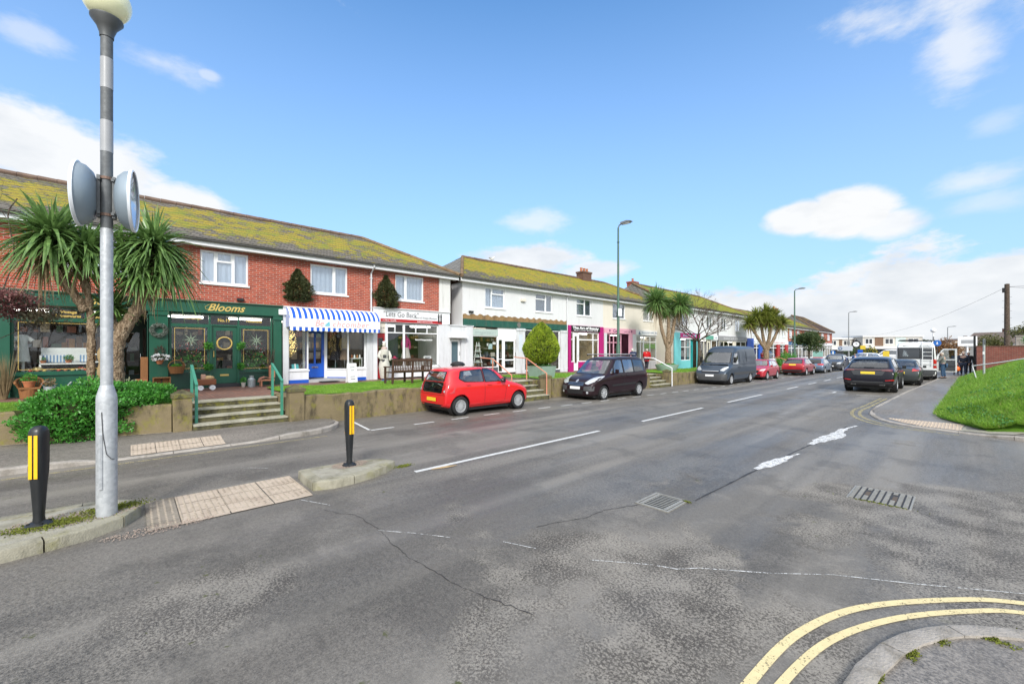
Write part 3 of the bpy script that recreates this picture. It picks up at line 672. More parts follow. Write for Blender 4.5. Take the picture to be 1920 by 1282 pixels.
# ---------------------------------------------------------------- painted markings and scars
def paint(name, pts, w, z=.005, mat=LPAINT, step=.35): return quads(name, ribbon(dense(pts, step), w, z), mat)
def ragged(pts, w, z, j=.1):
    P = dense(pts, .04); W = [w*(1-random.random()*j) for _ in P]; return ribbon([(p[0]+random.uniform(-1, 1)*w*j*.4, p[1]) for p in P], W, z)
for a, b in ((3.48, 8.61), (10.64, 14.65), (16.9, 20.9), (24.8, 26.8), (29, 31), (33, 35), (37, 39), (41, 43), (46, 48), (52, 54)):
    quads('centre_line', ragged([(-6.17, a), (-6.17, b)], .105, .005), LPAINT)
for k in range(20):
    y = 4.45+k*1.2; x = -10.08+.01*k
    quads('bay_marking', ragged([(x, y), (x+.0, y+.62)], .09, .005, .2), LPAINT)
quads('bay_marking', ragged([(-10.1, 4.42), (-11.7, 4.6)], .08, .012, .2), LPAINT)
for k in range(12):
    y = 29+k*2.4; quads('bay_marking', ragged([(-10.0, y), (-10.0, y+.9)], .09, .005, .2), LPAINT)
quads('bay_marking', ragged([(-4.2, 24.2), (-4.2, 25.0)], .09, .005), LPAINT); quads('bay_marking', ragged([(-3.3, 23.9), (-2.5, 24.0)], .09, .005), LPAINT); quads('bay_marking', ragged([(-4.3, 24.0), (-3.6, 24.1)], .09, .005), LPAINT)
for k in range(8): quads('bay_marking', ragged([(-4.15, 31+k*2.4), (-4.15, 31.9+k*2.4)], .09, .005), LPAINT)
def mk_fadepaint(name, col, thr):
    g = NG(name); p = g.pos(); a = g.rng(g.math('ADD', g.noise(60, p, 4, .75), g.math('MULTIPLY', g.noise(9, p, 4), .4)), thr, thr+.08, 1, 0)
    b = g.pbr(g.mix(g.noise(12, p), tuple(q*.75 for q in col), col), .65, 0, .4); tr = g.n('ShaderNodeBsdfTransparent'); ms = g.n('ShaderNodeMixShader'); g.put(ms.inputs[0], a)
    g.t.links.new(tr.outputs[0], ms.inputs[1]); g.t.links.new(b.outputs[0], ms.inputs[2]); g.t.links.new(ms.outputs[0], g.out.inputs[0]); return g.m
YEL = mk_fadepaint('worn_yellow_paint', (.74, .62, .34), .78); YELF = mk_fadepaint('faded_yellow_paint', (.52, .44, .22), .66); WFADE = mk_fadepaint('faded_white_paint', (.7, .7, .68), .68); WSPLASH = mk_fadepaint('spilt_white_paint', (.80, .80, .79), .70)
for pts, m, w in (([(-.905, 1.6), (-.90, 2.3), (-.89, 2.77), (-.81, 3.5), (-.56, 4.22), (-.06, 4.92), (.32, 5.26), (1, 5.6), (3, 5.78), (9, 5.8)], YEL, .062),
                  ([(-.775, 1.6), (-.77, 2.3), (-.76, 2.85), (-.64, 3.58), (-.36, 4.24), (.03, 4.80), (.34, 5.09), (1, 5.40), (3, 5.58), (9, 5.6)], YEL, .055),
                  ([(-2.36, 23), (-2.45, 19.5), (-2.52, 17.8), (-2.3, 16.2), (-1.75, 15.05), (-1.15, 14.62), (-.55, 14.5), (-.1, 14.45)], YELF, .09),
                  ([(-2.2, 23), (-2.28, 19.5), (-2.33, 17.7), (-2.12, 16.3), (-1.62, 15.25), (-1.05, 14.85), (-.5, 14.72)], YELF, .09)):
    quads('double_yellow_line', ribbon(spline(pts, 10), w, .006), m)
quads('double_yellow_line', ribbon(dense([(-10.12, -12), (-10.12, 3.4)], .5), .06, .006), YELF)
def wig(pts, w, z, mat, name, amp=.03, step=.05):
    P = dense(pts, step); x = y = 0; out = []
    for p in P:
        x = x*.9+random.uniform(-amp, amp); y = y*.9+random.uniform(-amp, amp); out.append((p[0]+x, p[1]+y))
    return quads(name, ribbon(out, [w*random.uniform(.3, 1.3) for _ in out], z), mat)
CRACK = M('tarred_crack', (.030, .027, .025), .6)
wig([(-5.5, 1.8), (-5.1, 2.02), (-4.5, 2.05), (-3.7, 2.0), (-2.9, 2.08)], .007, .004, CRACK, 'crack', .014)
wig([(-2.9, 2.08), (-2.2, 2.3)], .010, .004, CRACK, 'crack', .02); wig([(-2.45, 5.6), (-2.42, 6.6), (-2.36, 8.0), (-2.3, 9.6), (-2.2, 11), (-2.1, 14)], .03, .004, CRACK, 'crack', .006, .15)
wig([(-3.3, 3.4), (-3.1, 4.4), (-2.9, 4.95)], .010, .004, CRACK, 'crack', .02)
for pts in ([(-2.43, 3.28), (-2.0, 3.62), (-1.8, 3.72), (-1.67, 3.89), (-1.2, 4.27), (-.81, 4.66), (-.3, 5.0), (.33, 5.47), (1, 5.95)], [(-4.45, 2.05), (-4.1, 2.32), (-3.75, 2.55)], [(-3.3, 2.9), (-2.95, 3.05)], [(-6.05, 1.7), (-5.6, 1.92)], [(-8.4, 1.4), (-8.05, 1.75)]):
    quads('scratched_white_line', ribbon(dense(pts, .05), [random.uniform(.006, .016) for _ in dense(pts, .05)], .005), WFADE)
def splash(pts, ws, name='white_paint_spill'):
    P = spline(pts, 6); n = len(P); W = [ws[min(len(ws)-1, int(i/n*len(ws)))]*random.uniform(.94, 1.06) for i in range(n)]; return quads(name, ribbon(P, W, .006), WSPLASH)
splash([(-2.40, 7.8), (-2.36, 8.2), (-2.30, 8.7), (-2.26, 9.1), (-2.18, 9.6)], [.10, .22, .2, .12, .04]); splash([(-2.24, 10.7), (-2.2, 11.2), (-2.12, 11.8), (-2.05, 12.3), (-2.1, 13.2), (-1.95, 14.2)], [.12, .26, .34, .3, .16, .06])

# drain grating and inspection cover
IRON = M('worn_cast_iron', (.42, .40, .35), .5, .35, var=.3, vs=20, bs=.4, bscale=90)
t = thing('drain_grating', 'square cast iron drain grating with parallel slots set in the road', 'drain', (-2.73, 5.21, 0))
mb = MB()
for x0, x1, y0, y1 in ((-2.96, -2.93, 4.93, 5.49), (-2.53, -2.50, 4.93, 5.49), (-2.93, -2.53, 4.93, 4.955), (-2.93, -2.53, 5.465, 5.49)): mb.box(x0, x1, y0, y1, -.01, .010)
mb.build('frame', IRON, t, world=True)
mb = MB().box(-2.915, -2.875, 4.97, 5.45, -.01, .009).box(-2.585, -2.545, 4.97, 5.45, -.01, .009)
for k in range(9): mb.box(-2.875, -2.585, 4.97+k*.0567, 4.97+k*.0567+.022, -.01, .0055)
mb.build('grate', IRON, t, world=True)
MB().box(-2.93, -2.53, 4.955, 5.465, .0015, .003).build('sump_dark', M('drain_shade', (.003, .003, .003), .9), t, world=True)  # black sheet above the road, painted for the shade down the slots
mosspatch((-2.5, 5.45), (.06, .02), 90, .006, MOSS)
t = thing('inspection_cover', 'rusty rectangular manhole cover with rows of raised ribs in the side road', 'manhole cover', (-.78, 7.6, 0))
MB().box(-1.11, -.46, 7.24, 7.97, -.01, .006).build('frame', IRON, t, world=True)
mb = MB()
for k in range(9):
    for j in range(11):
        if (k in (2, 6)) and 3 < j < 9: continue
        x = -1.085+k*.068; y = 7.27+j*.063; mb.box(x, x+.046, y, y+.036, .005, .017)
mb.build('cover', IRON, t, world=True)
for x in (-.95, -.67): MB().box(x, x+.05, 7.46, 7.74, .005, .011).build('keyhole_plate', M('rusty_iron', (.10, .075, .055), .8), t, world=True)
MB().box(-1.09, -.48, 7.26, 7.95, .006, .0085).build('dark_bed', CRACK, t, world=True)
mosspatch((-.78, 7.25), (.3, .015), 160, .006, MOSS)

# ---------------------------------------------------------------- raised ground on the left: wall, steps, grass, brick walk
WX = [(-14.6, -10), (-12.92, -1.9), (-12.36, .72), (-12.08, 3.3), (-12.12, 5.4), (-12.15, 20), (-12.15, 60)]
def wx(y):
    for (a, ya), (b, yb) in zip(WX, WX[1:]):
        if y <= yb: return a+(b-a)*(y-ya)/(yb-ya)
    return -12.15
def wtop(y): return zw(y)+.085 if y > 3 else .76
def rwall(y0, y1, label):
    n = max(2, int((y1-y0)/.25)); mb = MB(); T = .30; rows = []
    for i in range(n+1):
        y = y0+(y1-y0)*i/n; x = wx(y); h = wtop(y)+.015*math.sin(y*2.3)+.01*math.sin(y*7); z0 = zg(x, y)-.1; f = .025
        rows.append([mb.b.verts.new(p) for p in ((x+f, y, z0), (x+f*.6, y, z0+(h-z0)*.35), (x, y, z0+(h-z0)*.7), (x, y, h-.02), (x-.02, y, h), (x-T, y, h), (x-T, y, z0))])
    for a, b in zip(rows, rows[1:]):
        for k in range(6): mb.b.faces.new((a[k], a[k+1], b[k+1], b[k]))
    mb.b.faces.new(rows[0][::-1]); mb.b.faces.new(rows[-1]); mb.jitter(.012, 3)
    return tag(mb.build('retaining_wall', WALLC), label, 'wall')
rwall(-10, .70, 'low mossy retaining wall under the leafy shrub, left of the widest steps')
rwall(3.46, 10.45, 'long low stained retaining wall behind the red hatchback')
rwall(13.5, 21.7, 'low retaining wall behind the dark purple people carrier')
rwall(24.35, 46.5, 'low retaining wall running behind the grey van')
rwall(49.5, 75, 'far stretch of retaining wall behind the blue and grey cars')
def gpillar(y, label, w=.36, h=1.02, x=None):
    x = wx(y) if x is None else x; z0 = zg(x, y)-.1; t = thing('gate_pillar', label, 'pillar', (x-.13, y, z0))
    mb = MB().box(-w/2, w/2, -w/2, w/2, 0, h-.02, .02); mb.jitter(.008, 4); mb.build('shaft', WALLC, t)
    mb = MB().prism([(-w/2-.03, h-.02), (w/2+.03, h-.02), (w/2+.03, h+.06), (-w/2-.03, h+.06)], 'y', -w/2-.03, w/2+.03)
    mb.build('cap_block', STEP, t)
    mb = MB(); a = w/2+.03; z = h+.06; ap = (0, 0, z+.11); q = [(-a, -a, z), (a, -a, z), (a, a, z), (-a, a, z)]
    for i in range(4): mb.face([q[i], q[(i+1) % 4], ap])
    mb.face(q[::-1]); mb.build('cap', STEP, t); return t
gpillar(.90, 'mossy square gate pillar left of the widest steps'); gpillar(3.28, 'mossy square gate pillar right of the widest steps')
gpillar(10.65, 'gate pillar half hidden behind the red hatchback', .32, .95); gpillar(13.2, 'brown gate pillar beside the salmon handrail and the round conifer', .36, .98); gpillar(24.05, 'brown gate pillar beside the white handrail', .34, .95)
def steps(y0, y1, n, label, x0, rise=None, run=.36, base=None):
    zb = base if base is not None else zg(x0, (y0+y1)/2); top = zw((y0+y1)/2)+.01; r = (top-zb)/n
    t = thing('steps', label, 'steps', (x0, (y0+y1)/2, zb))
    for k in range(n):
        a = x0-k*run; mb = MB().box(a-(run if k < n-1 else .5)-.03, a, y0, y1, zb-.1, zb+(k+1)*r-.035, .008); mb.jitter(.006, 3); mb.build('step', STEP, t, world=True)
        mb = MB().box(a-(run if k < n-1 else .5)-.02, a+.025, y0, y1, zb+(k+1)*r-.034, zb+(k+1)*r, .006); mb.jitter(.004, 3); mb.build('tread', STEPN if k % 3 < 4 else STEP, t, world=True)
    return zb, r, top
steps(1.09, 3.09, 4, 'widest flight of mossy concrete steps, up to the green florist', -12.18, base=.115)
steps(10.85, 13.0, 4, 'flight of concrete steps with salmon handrails behind the red hatchback', -11.85, run=.33); steps(21.9, 23.86, 4, 'flight of steps by the white handrail behind the people carrier', -11.9, run=.33)
steps(46.6, 49.4, 3, 'far flight of steps between the small red car and the red crossover', -12.0, run=.33)
for a, b, top, l in ((.72, 1.07, .72, 'left of the widest steps'), (3.11, 3.46, .72, 'right of the widest steps'), (10.45, 10.84, .70, 'behind the roof of the red hatchback'), (13.01, 13.5, .69, 'under the round conifer'), (21.7, 21.89, .56, 'behind the people carrier'), (23.87, 24.35, .53, 'beside the white handrail'), (46.4, 46.58, .3, 'behind the small red car'), (49.42, 49.6, .28, 'behind the red crossover')):
    tag(MB().box(-14.2, wx(a)-.05, a, b, -.5, top).build('stair_cheek', WALLC), 'rendered cheek wall of the steps '+l, 'wall', 'cheek walls of the steps')
# grass verge
GX = -16.35
def zv(x, y): k = sm((x-GX)/3.8); return zw(y)+.03+(wtop(y)-zw(y)-.045)*k+.02*math.sin(x*3+y*1.7)
verges = [(-10, .72), (3.46, 10.5), (13.4, 21.8), (24.2, 46.5), (49.5, 75)]
def verge_poly(a, b): ys = fr(a, b, 10); return [(wx(y)-.2, y) for y in ys]+[(GX, b), (GX, a)]
for a, b in verges: fill('grass_verge', verge_poly(a, b), zv, TURF, .5 if b < 30 else 1.5)
sheet('brick_walk', [-18.3, -17.5, GX-.02], fr(-12, 110, 60), lambda x, y: zw(y), BRICK_PAVE)
for a, b in ((.72, 3.46), (10.5, 13.4), (21.8, 24.2), (46.5, 49.5)): fill('brick_walk', [(wx(a)-1.2, a), (wx(b)-1.2, b), (GX, b), (GX, a)], lambda x, y: zw(y)+.004, BRICK_PAVE, .6)
quads('path_edging', [(x+dx, y, zw(y)+.02) for y0, y1 in [(3.5, 10.5), (13.4, 21.8)] for (dx, y) in ((0, y0), (.06, y0), (.06, y1), (0, y1)) for x in (GX-.05,)], KERB)
# right-hand bank
def bank_e(y): return -.62+.0145*(y-18) if y > 17.6 else -.62+(17.6-y)*.42
def zb(x, y):
    e = bank_e(y); u = max(0, x-e); return .115+min(.46*u*sm(u/.9+.3), .10+.42*max(0, y-15.1))+.015*math.sin(x*5)*math.cos(y*2)
ys = fr(15.25, 44, 60); sheet_pts = []
co = []; nx = 14
for y in ys:
    e = bank_e(y); co += [(e+(6+.1*y-e)*(i/nx)**1.5, y, (.06 if i == 0 or y < 15.3 else zb(e+(6+.1*y-e)*(i/nx)**1.5, y))) for i in range(nx+1)]
structure(fast_mesh('grass_bank', co, 4, TURF, idx=[(j*(nx+1)+i, j*(nx+1)+i+1, (j+1)*(nx+1)+i+1, (j+1)*(nx+1)+i) for j in range(len(ys)-1) for i in range(nx)], smooth=True))
def grass(name, n, sampler, zf, hgt, wid, mat=L_GRASS):
    P = []
    while len(P) < n:
        q = sampler()
        if q: P.append(q)
    P = np.array(P); z = np.array([zf(x, y) for x, y in P]); h = hgt*(.4+1.0*rng.random(n)); a = rng.random(n)*6.283; ln = hgt*.6*rng.normal(size=(n, 2))
    b = np.stack([P[:, 0], P[:, 1], z-.01], 1); s = np.stack([np.cos(a), np.sin(a), 0*a], 1)*wid*(.6+.8*rng.random(n))[:, None]
    tp = b+np.stack([ln[:, 0], ln[:, 1], h], 1); o = fast_mesh(name, np.stack([b-s/2, b+s/2, tp], 1).reshape(-1, 3), 3, mat); o['kind'] = 'stuff'; return o
def s_verge(a, b):
    def f():
        y = random.uniform(a, b); x = random.uniform(GX+.05, wx(y)-.12); return (x, y)
    return f
grass('grass', 9000, s_verge(-4, .72), zv, .055, .010); grass('grass', 22000, s_verge(3.48, 10.45), zv, .055, .010); grass('grass', 14000, s_verge(13.5, 21.7), zv, .055, .014); grass('grass', 14000, s_verge(24.4, 46), zv, .06, .025)
def s_bank():
    y = 15.3+28*random.random()**1.8; e = bank_e(y); x = e-.03+random.random()*(.075*y+.9-e); return (x, y)
grass('grass', 75000, s_bank, zb, .075, .012); grass('long_grass', 7000, lambda: (lambda q: q if math.sin(q[0]*3.1+q[1]*.9)*math.sin(q[1]*1.7-q[0]) > .1 else None)(s_bank()), zb, .17, .014); grass('dry_grass', 5000, s_bank, zb, .08, .012, mk_leaf('straw_blade', (.22, .20, .06), (.42, .38, .14), .7, 3))
def s_w(): return (random.uniform(-.4, 1.2), 15.4+random.random()*3)
p = np.array([(x, y, zb(x, y)+.03+random.random()*.05) for x, y in [s_bank() for _ in range(5000)] if math.sin(x*4.1+y)*math.cos(y*1.3+x*2) > .35])
o = fast_mesh('clover_weeds', leaves(p, np.stack([rng.normal(size=len(p)), rng.normal(size=len(p)), .5+0*p[:, 0]], 1), .06, .045), 4, mk_leaf('clover_leaf', (.03, .13, .02), (.10, .30, .08), .5, 9)); o['kind'] = 'stuff'

# ================================================================ BUILDINGS
SLIDE = M('strip_light', (1, 1, 1), .4, emit=(1, .97, .9), es=11)
STRIPL = SLIDE
def wall_holes(mb, X, y0, y1, z0, z1, holes, depth=.13):
    """front wall in the plane x = X with openings and their reveals"""
    ys = sorted({y0, y1, *[h[0] for h in holes], *[h[1] for h in holes]}); zs = sorted({z0, z1, *[h[2] for h in holes], *[h[3] for h in holes]})
    for a, b in zip(ys, ys[1:]):
        for c, d in zip(zs, zs[1:]):
            m = ((a+b)/2, (c+d)/2)
            if any(h[0] < m[0] < h[1] and h[2] < m[1] < h[3] for h in holes): continue
            mb.face([(X, a, c), (X, b, c), (X, b, d), (X, a, d)])
    for a, b, c, d in holes:
        D = X-depth
        mb.face([(X, a, c), (X, b, c), (D, b, c), (D, a, c)]); mb.face([(X, a, d), (D, a, d), (D, b, d), (X, b, d)])
        mb.face([(X, a, c), (D, a, c), (D, a, d), (X, a, d)]); mb.face([(X, b, c), (X, b, d), (D, b, d), (D, b, c)])
def upwin(t, X, y0, y1, z0, z1, cols=(.33, .34, .33), vent=(), mat=None, curtain='net', fw=.06, label=None):
    """upstairs window: frame > sill, panes; cols are light widths, vent the lights with a small top opener"""
    mat = mat or UPVC; xf = X-.055; mb = MB(); W = y1-y0
    mb.box(xf-.05, xf, y0, y1, z0, z0+fw).box(xf-.05, xf, y0, y1, z1-fw, z1).box(xf-.05, xf, y0, y0+fw, z0+fw, z1-fw).box(xf-.05, xf, y1-fw, y1, z0+fw, z1-fw)
    edges = [y0]; acc = 0
    for c in cols: acc += c; edges.append(y0+W*acc/sum(cols))
    for e in edges[1:-1]: mb.box(xf-.05, xf, e-fw/2, e+fw/2, z0+fw, z1-fw)
    for i in range(len(cols)):
        a, b = edges[i]+fw/2, edges[i+1]-fw/2
        if i in vent:
            zv_ = z1-(z1-z0)*.30; mb.box(xf-.05, xf+.004, a, b, zv_-fw/2, zv_+fw/2); mb.box(xf, xf+.014, a, a+.03, zv_+fw/2, z1-fw*.7).box(xf, xf+.014, b-.03, b, zv_+fw/2, z1-fw*.7).box(xf, xf+.014, a+.03, b-.03, z1-fw*1.2, z1-fw*.7)
        else: mb.box(xf, xf+.014, a, a+.032, z0+fw*.7, z1-fw*.7).box(xf, xf+.014, b-.032, b, z0+fw*.7, z1-fw*.7).box(xf, xf+.014, a+.032, b-.032, z0+fw*.7, z0+fw*1.2).box(xf, xf+.014, a+.032, b-.032, z1-fw*1.2, z1-fw*.7)
    f = mb.build('window', mat, t, world=True)
    MB().box(X-.06, X+.05, y0-.04, y1+.04, z0-.06, z0-.002, .008).build('sill', mat, f, world=True)
    MB().box(xf-.034, xf-.026, y0+fw*.5, y1-fw*.5, z0+fw*.5, z1-fw*.5).build('pane', GLASS_UP, f, world=True)
    # a curtain hanging in folds behind the glass
    mb = MB(); n = 40; xs = []
    for i in range(n+1):
        y = y0+W*i/n; xx = xf-.10+.016*math.sin(i*1.3)
        if curtain == 'open' and .24 < i/n < .76: xs.append(None); continue
        xs.append((xx, y))
    for p, q in zip(xs, xs[1:]):
        if p and q: mb.face([(p[0], p[1], z0), (q[0], q[1], z0), (q[0], q[1], z1), (p[0], p[1], z1)])
    mb.build('curtain', NET if curtain != 'dark' else M('grey_curtain', (.24, .25, .26), .8), f, world=True)
    MB().box(xf-1.6, xf-1.55, y0-.5, y1+.5, z0-.3, z1+.3).build('room', M('dim_room', (.16, .15, .14), .9), f, world=True)
    return f
def glaz(t, X, y0, y1, z0, z1, mat, cols=(1,), rows=(1,), fw=.055, name='shop_window', glass=None, gold=False, d=.06):
    """fixed shop glazing: cols / rows are relative sizes, rows from the bottom"""
    mb = MB(); W = y1-y0; H = z1-z0
    mb.box(X-d, X, y0, y1, z0, z0+fw).box(X-d, X, y0, y1, z1-fw, z1).box(X-d, X, y0, y0+fw, z0+fw, z1-fw).box(X-d, X, y1-fw, y1, z0+fw, z1-fw)
    a = 0
    for c in cols[:-1]: a += c; e = y0+W*a/sum(cols); mb.box(X-d, X, e-fw/2, e+fw/2, z0+fw, z1-fw)
    a = 0
    for r in rows[:-1]: a += r; e = z0+H*a/sum(rows); mb.box(X-d+.004, X+.003, y0+fw, y1-fw, e-fw/2, e+fw/2)
    f = mb.build(name, mat, t, world=True)
    MB().box(X-d*.6, X-d*.45, y0+fw*.5, y1-fw*.5, z0+fw*.5, z1-fw*.5).build('pane', glass or GLASS, f, world=True)
    if gold:
        g = MB(); q = .075; x = X-d*.40; w_ = .014
        a, b, c, e = y0+fw+q, y1-fw-q, z0+fw+q*.7, z1-fw-q*.5
        g.box(x-.002, x, a, b, c, c+w_).box(x-.002, x, a, b, e-w_, e).box(x-.002, x, a, a+w_, c+w_, e-w_).box(x-.002, x, b-w_, b, c+w_, e-w_); g.build('gold_line', GOLD, f, world=True)
    return f
def door(t, X, y0, y1, z0, z1, mat, glassf=(.18, .25, .18, .92), slot=None, name='door', handle=1, glass=None, cols=1):
    """panelled door with a glazed upper part; glassf = side margin, bottom, side margin, top as fractions"""
    W, H = y1-y0, z1-z0; a, b, c, d = y0+W*glassf[0], y1-W*glassf[2], z0+H*glassf[1], z0+H*glassf[3]
    mb = MB().box(X-.05, X, y0, a, z0, z1).box(X-.05, X, b, y1, z0, z1).box(X-.05, X, a, b, z0, c).box(X-.05, X, a, b, d, z1)
    mb.box(X, X+.012, a-.03, a, c-.03, d+.03).box(X, X+.012, b, b+.03, c-.03, d+.03).box(X, X+.012, a, b, c-.03, c).box(X, X+.012, a, b, d, d+.03)
    if cols == 2: mb.box(X-.05, X+.006, (a+b)/2-.035, (a+b)/2+.035, c, d)
    o = mb.build(name, mat, t, world=True)
    MB().box(X-.03, X-.022, a-.004, b+.004, c-.004, d+.004).build('pane', glass or GLASS, o, world=True)
    hy = y1-.06 if handle > 0 else y0+.06
    MB().tube([(X, hy, z0+.95), (X+.05, hy, z0+.95), (X+.05, hy, z0+1.15), (X, hy, z0+1.15)], .011, 8).build('handle', CHROME if mat is not GREEN else GOLD, o, world=True)
    if slot: MB().box(X, X+.012, (y0+y1)/2-.13, (y0+y1)/2+.13, z0+slot, z0+slot+.06, .004).build('letterbox', CHROME if mat is not GREEN else GOLD, o, world=True)
    return o
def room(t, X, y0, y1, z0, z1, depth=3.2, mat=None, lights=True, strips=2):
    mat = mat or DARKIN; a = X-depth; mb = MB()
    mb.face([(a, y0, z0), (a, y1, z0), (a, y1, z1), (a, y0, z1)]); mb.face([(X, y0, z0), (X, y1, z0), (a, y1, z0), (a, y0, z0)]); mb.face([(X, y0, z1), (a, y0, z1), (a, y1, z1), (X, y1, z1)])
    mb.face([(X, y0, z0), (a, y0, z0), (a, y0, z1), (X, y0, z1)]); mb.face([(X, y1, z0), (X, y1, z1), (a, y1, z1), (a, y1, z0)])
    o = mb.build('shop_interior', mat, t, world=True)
    if lights:
        for k in range(strips):
            y = y0+(y1-y0)*(k+.5)/strips; MB().box(X-depth*.35-.05, X-depth*.35+.05, y-.55, y+.55, z1-.09, z1-.03).build('strip_light', STRIPL, o, world=True)
    # shelves of stock along the back wall
    mb = MB()
    for k in range(4): mb.box(a+.02, a+.32, y0+.2, y1-.2, z0+.35+k*.52, z0+.38+k*.52)
    mb.build('shelf', WOOD_B, o, world=True)
    cols = [(.5, .42, .3), (.25, .3, .35), (.55, .5, .45), (.3, .12, .08), (.08, .14, .09), (.5, .3, .1)]
    groups = {}
    for k in range(4):
        y = y0+.3
        while y < y1-.35:
            w_ = random.uniform(.06, .26); h_ = random.uniform(.08, .38); c = random.randrange(len(cols)); groups.setdefault(c, MB()).box(a+.06, a+.26, y, y+w_, z0+.381+k*.52, z0+.381+k*.52+h_); y += w_+random.uniform(.01, .16)
    for c, mb in groups.items(): q = mb.build('stock', M('stock_%d' % c, cols[c], .7), o, world=True); q['kind'] = 'stuff'
    return o
EAVE = 5.80; XF = -18.0
def unit(name, label, y0, y1, wallm, z0, holes, X=XF, roofm=ROOF1, eave=EAVE, ridge=8.0, fascia_b=3.3, hipL=0, hipR=0, group='shops with flats above', side=None, span=8.8, brick_from=3.66, depthb=8.0, gl=WHITE_G):
    """one shop with a flat over it: wall, side walls, roof, eaves board, gutter. z0: floor height at the front"""
    t = thing(name, label, 'shop building', (X, (y0+y1)/2, z0), group=group)
    mb = MB(); wall_holes(mb, X, y0, y1, fascia_b, eave, holes); mb.build('wall', wallm, t, world=True)
    xb = X-depthb; mb = MB(); mb.face([(xb, y0, z0-.5), (xb, y1, z0-.5), (xb, y1, eave), (xb, y0, eave)])
    mb.face([(X-3.4, y0, z0-.5), (X-3.4, y1, z0-.5), (X-3.4, y1, fascia_b), (X-3.4, y0, fascia_b)])
    for yy in (y0, y1): mb.face([(X, yy, z0-.5), (xb, yy, z0-.5), (xb, yy, eave), (X, yy, eave)])
    mb.build('side_wall', side or BRICK_DARK, t, world=True)
    # roof: a slope to the street, one to the back; a hip runs up from an outer corner when asked
    ox = X+.40; rx = X-depthb/2; bx = X-depthb-.4; ze = eave+.03; mb = MB(); a, b = y0-(.35 if hipL else 0), y1+(.35 if hipR else 0); ra, rb = (a+hipL, b-hipR)
    n = max(1, int((b-a)/.9)); 
    def ridgez(y): return ridge
    mb.face([(ox, a, ze), (ox, b, ze), (rx, rb, ridge), (rx, ra, ridge)]); mb.face([(bx, a, ze), (rx, ra, ridge), (rx, rb, ridge), (bx, b, ze)])
    if hipL: hm_ = MB(); hm_.face([(ox, a, ze), (rx, ra, ridge), (bx, a, ze)]); hm_.build('hip_slope', ROOFG, t, world=True)
    if hipR: mb.face([(ox, b, ze), (bx, b, ze), (rx, rb, ridge)])
    bmesh.ops.subdivide_edges(mb.b, edges=mb.b.edges[:], cuts=12, use_grid_fill=True)
    for v in mb.b.verts:
        if v.co.z > ze+.05: v.co.z += .018*math.sin(v.co.y*1.9+v.co.x)+.012*math.sin(v.co.y*5.3)
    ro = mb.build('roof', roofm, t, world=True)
    mb = MB(); P = dense([(rx, ra, ridge+.02), (rx, rb, ridge+.02)], .45)
    for p, q in zip(P, P[1:]): mb.tube([p, (q[0], q[1]-.01, q[2])], [.11, .10], 8)
    mb.build('ridge_tiles', M('ridge_tile', (.20, .13, .095), .85, var=.4, vs=3, grime=.2, co='pos'), ro, world=True)
    for h, yy, ry in ((hipL, a, ra), (hipR, b, rb)):
        if h:
            mb = MB(); P = dense([(ox, yy, ze+.03), (rx, ry, ridge+.03)], .4)
            for p, q in zip(P, P[1:]): mb.tube([p, q], [.10, .09], 8)
            mb.build('hip_tiles', M('hip_tile', (.26, .17, .09), .85, var=.5, vs=3, grime=.2, co='pos'), ro, world=True)
    mb = MB(); mb.box(X+.30, X+.335, a, b, eave-.20, eave-.005); mb.build('eaves_board', WHITE, t, world=True)
    MB().face and None
    s = MB(); s.face([(X, a, eave-.19), (X+.30, a, eave-.19), (X+.30, b, eave-.19), (X, b, eave-.19)]); s.build('soffit', WHITE, t, world=True)
    # half-round gutter with dark wet inside
    gm = MB(); k = 8; gx = X+.40; R0 = .06
    for i in range(k):
        t0, t1 = math.pi+math.pi*i/k, math.pi+math.pi*(i+1)/k
        gm.face([(gx+R0*math.cos(t0), a, eave-.005+R0*math.sin(t0)), (gx+R0*math.cos(t0), b, eave-.005+R0*math.sin(t0)), (gx+R0*math.cos(t1), b, eave-.005+R0*math.sin(t1)), (gx+R0*math.cos(t1), a, eave-.005+R0*math.sin(t1))])
    gm.build('gutter', M('weathered_gutter', (.13, .13, .125), .6, var=.3, vs=3), t, world=True)
    return t
def pilaster(t, X, y0, y1, z0, z1, mat, cap=True, d=.10):
    mb = MB().box(X, X+d, y0, y1, z0, z1)
    if cap: mb.box(X, X+d+.04, y0-.02, y1+.02, z1-.14, z1-.02).box(X, X+d+.03, y0-.01, y1+.01, z0, z0+.22)
    return mb.build('pilaster', mat, t, world=True)
def downpipe(t, y, X=XF, z0=3.7, z1=EAVE-.1, mat=None, kink=True):
    P = [(X+.40, y, z1+.04), (X+.38, y, z1-.04), (X+.07, y, z1-.26), (X+.06, y, z0)]
    mb = MB().tube(P, .036, 8)
    for z in (z1-.5, (z0+z1)/2, z0+.2): mb.box(X, X+.10, y-.055, y+.055, z-.015, z+.015)
    return mb.build('downpipe', mat or WHITE_G, t, world=True)
def fasciab(t, X, y0, y1, z0, z1, mat, d=.12, name='sign_board', cornice=True, lip=None):
    mb = MB().box(X, X+d, y0, y1, z0, z1)
    if cornice: mb.box(X, X+d+.06, y0-.005, y1+.005, z1, z1+.035)
    return mb.build(name, mat, t, world=True)

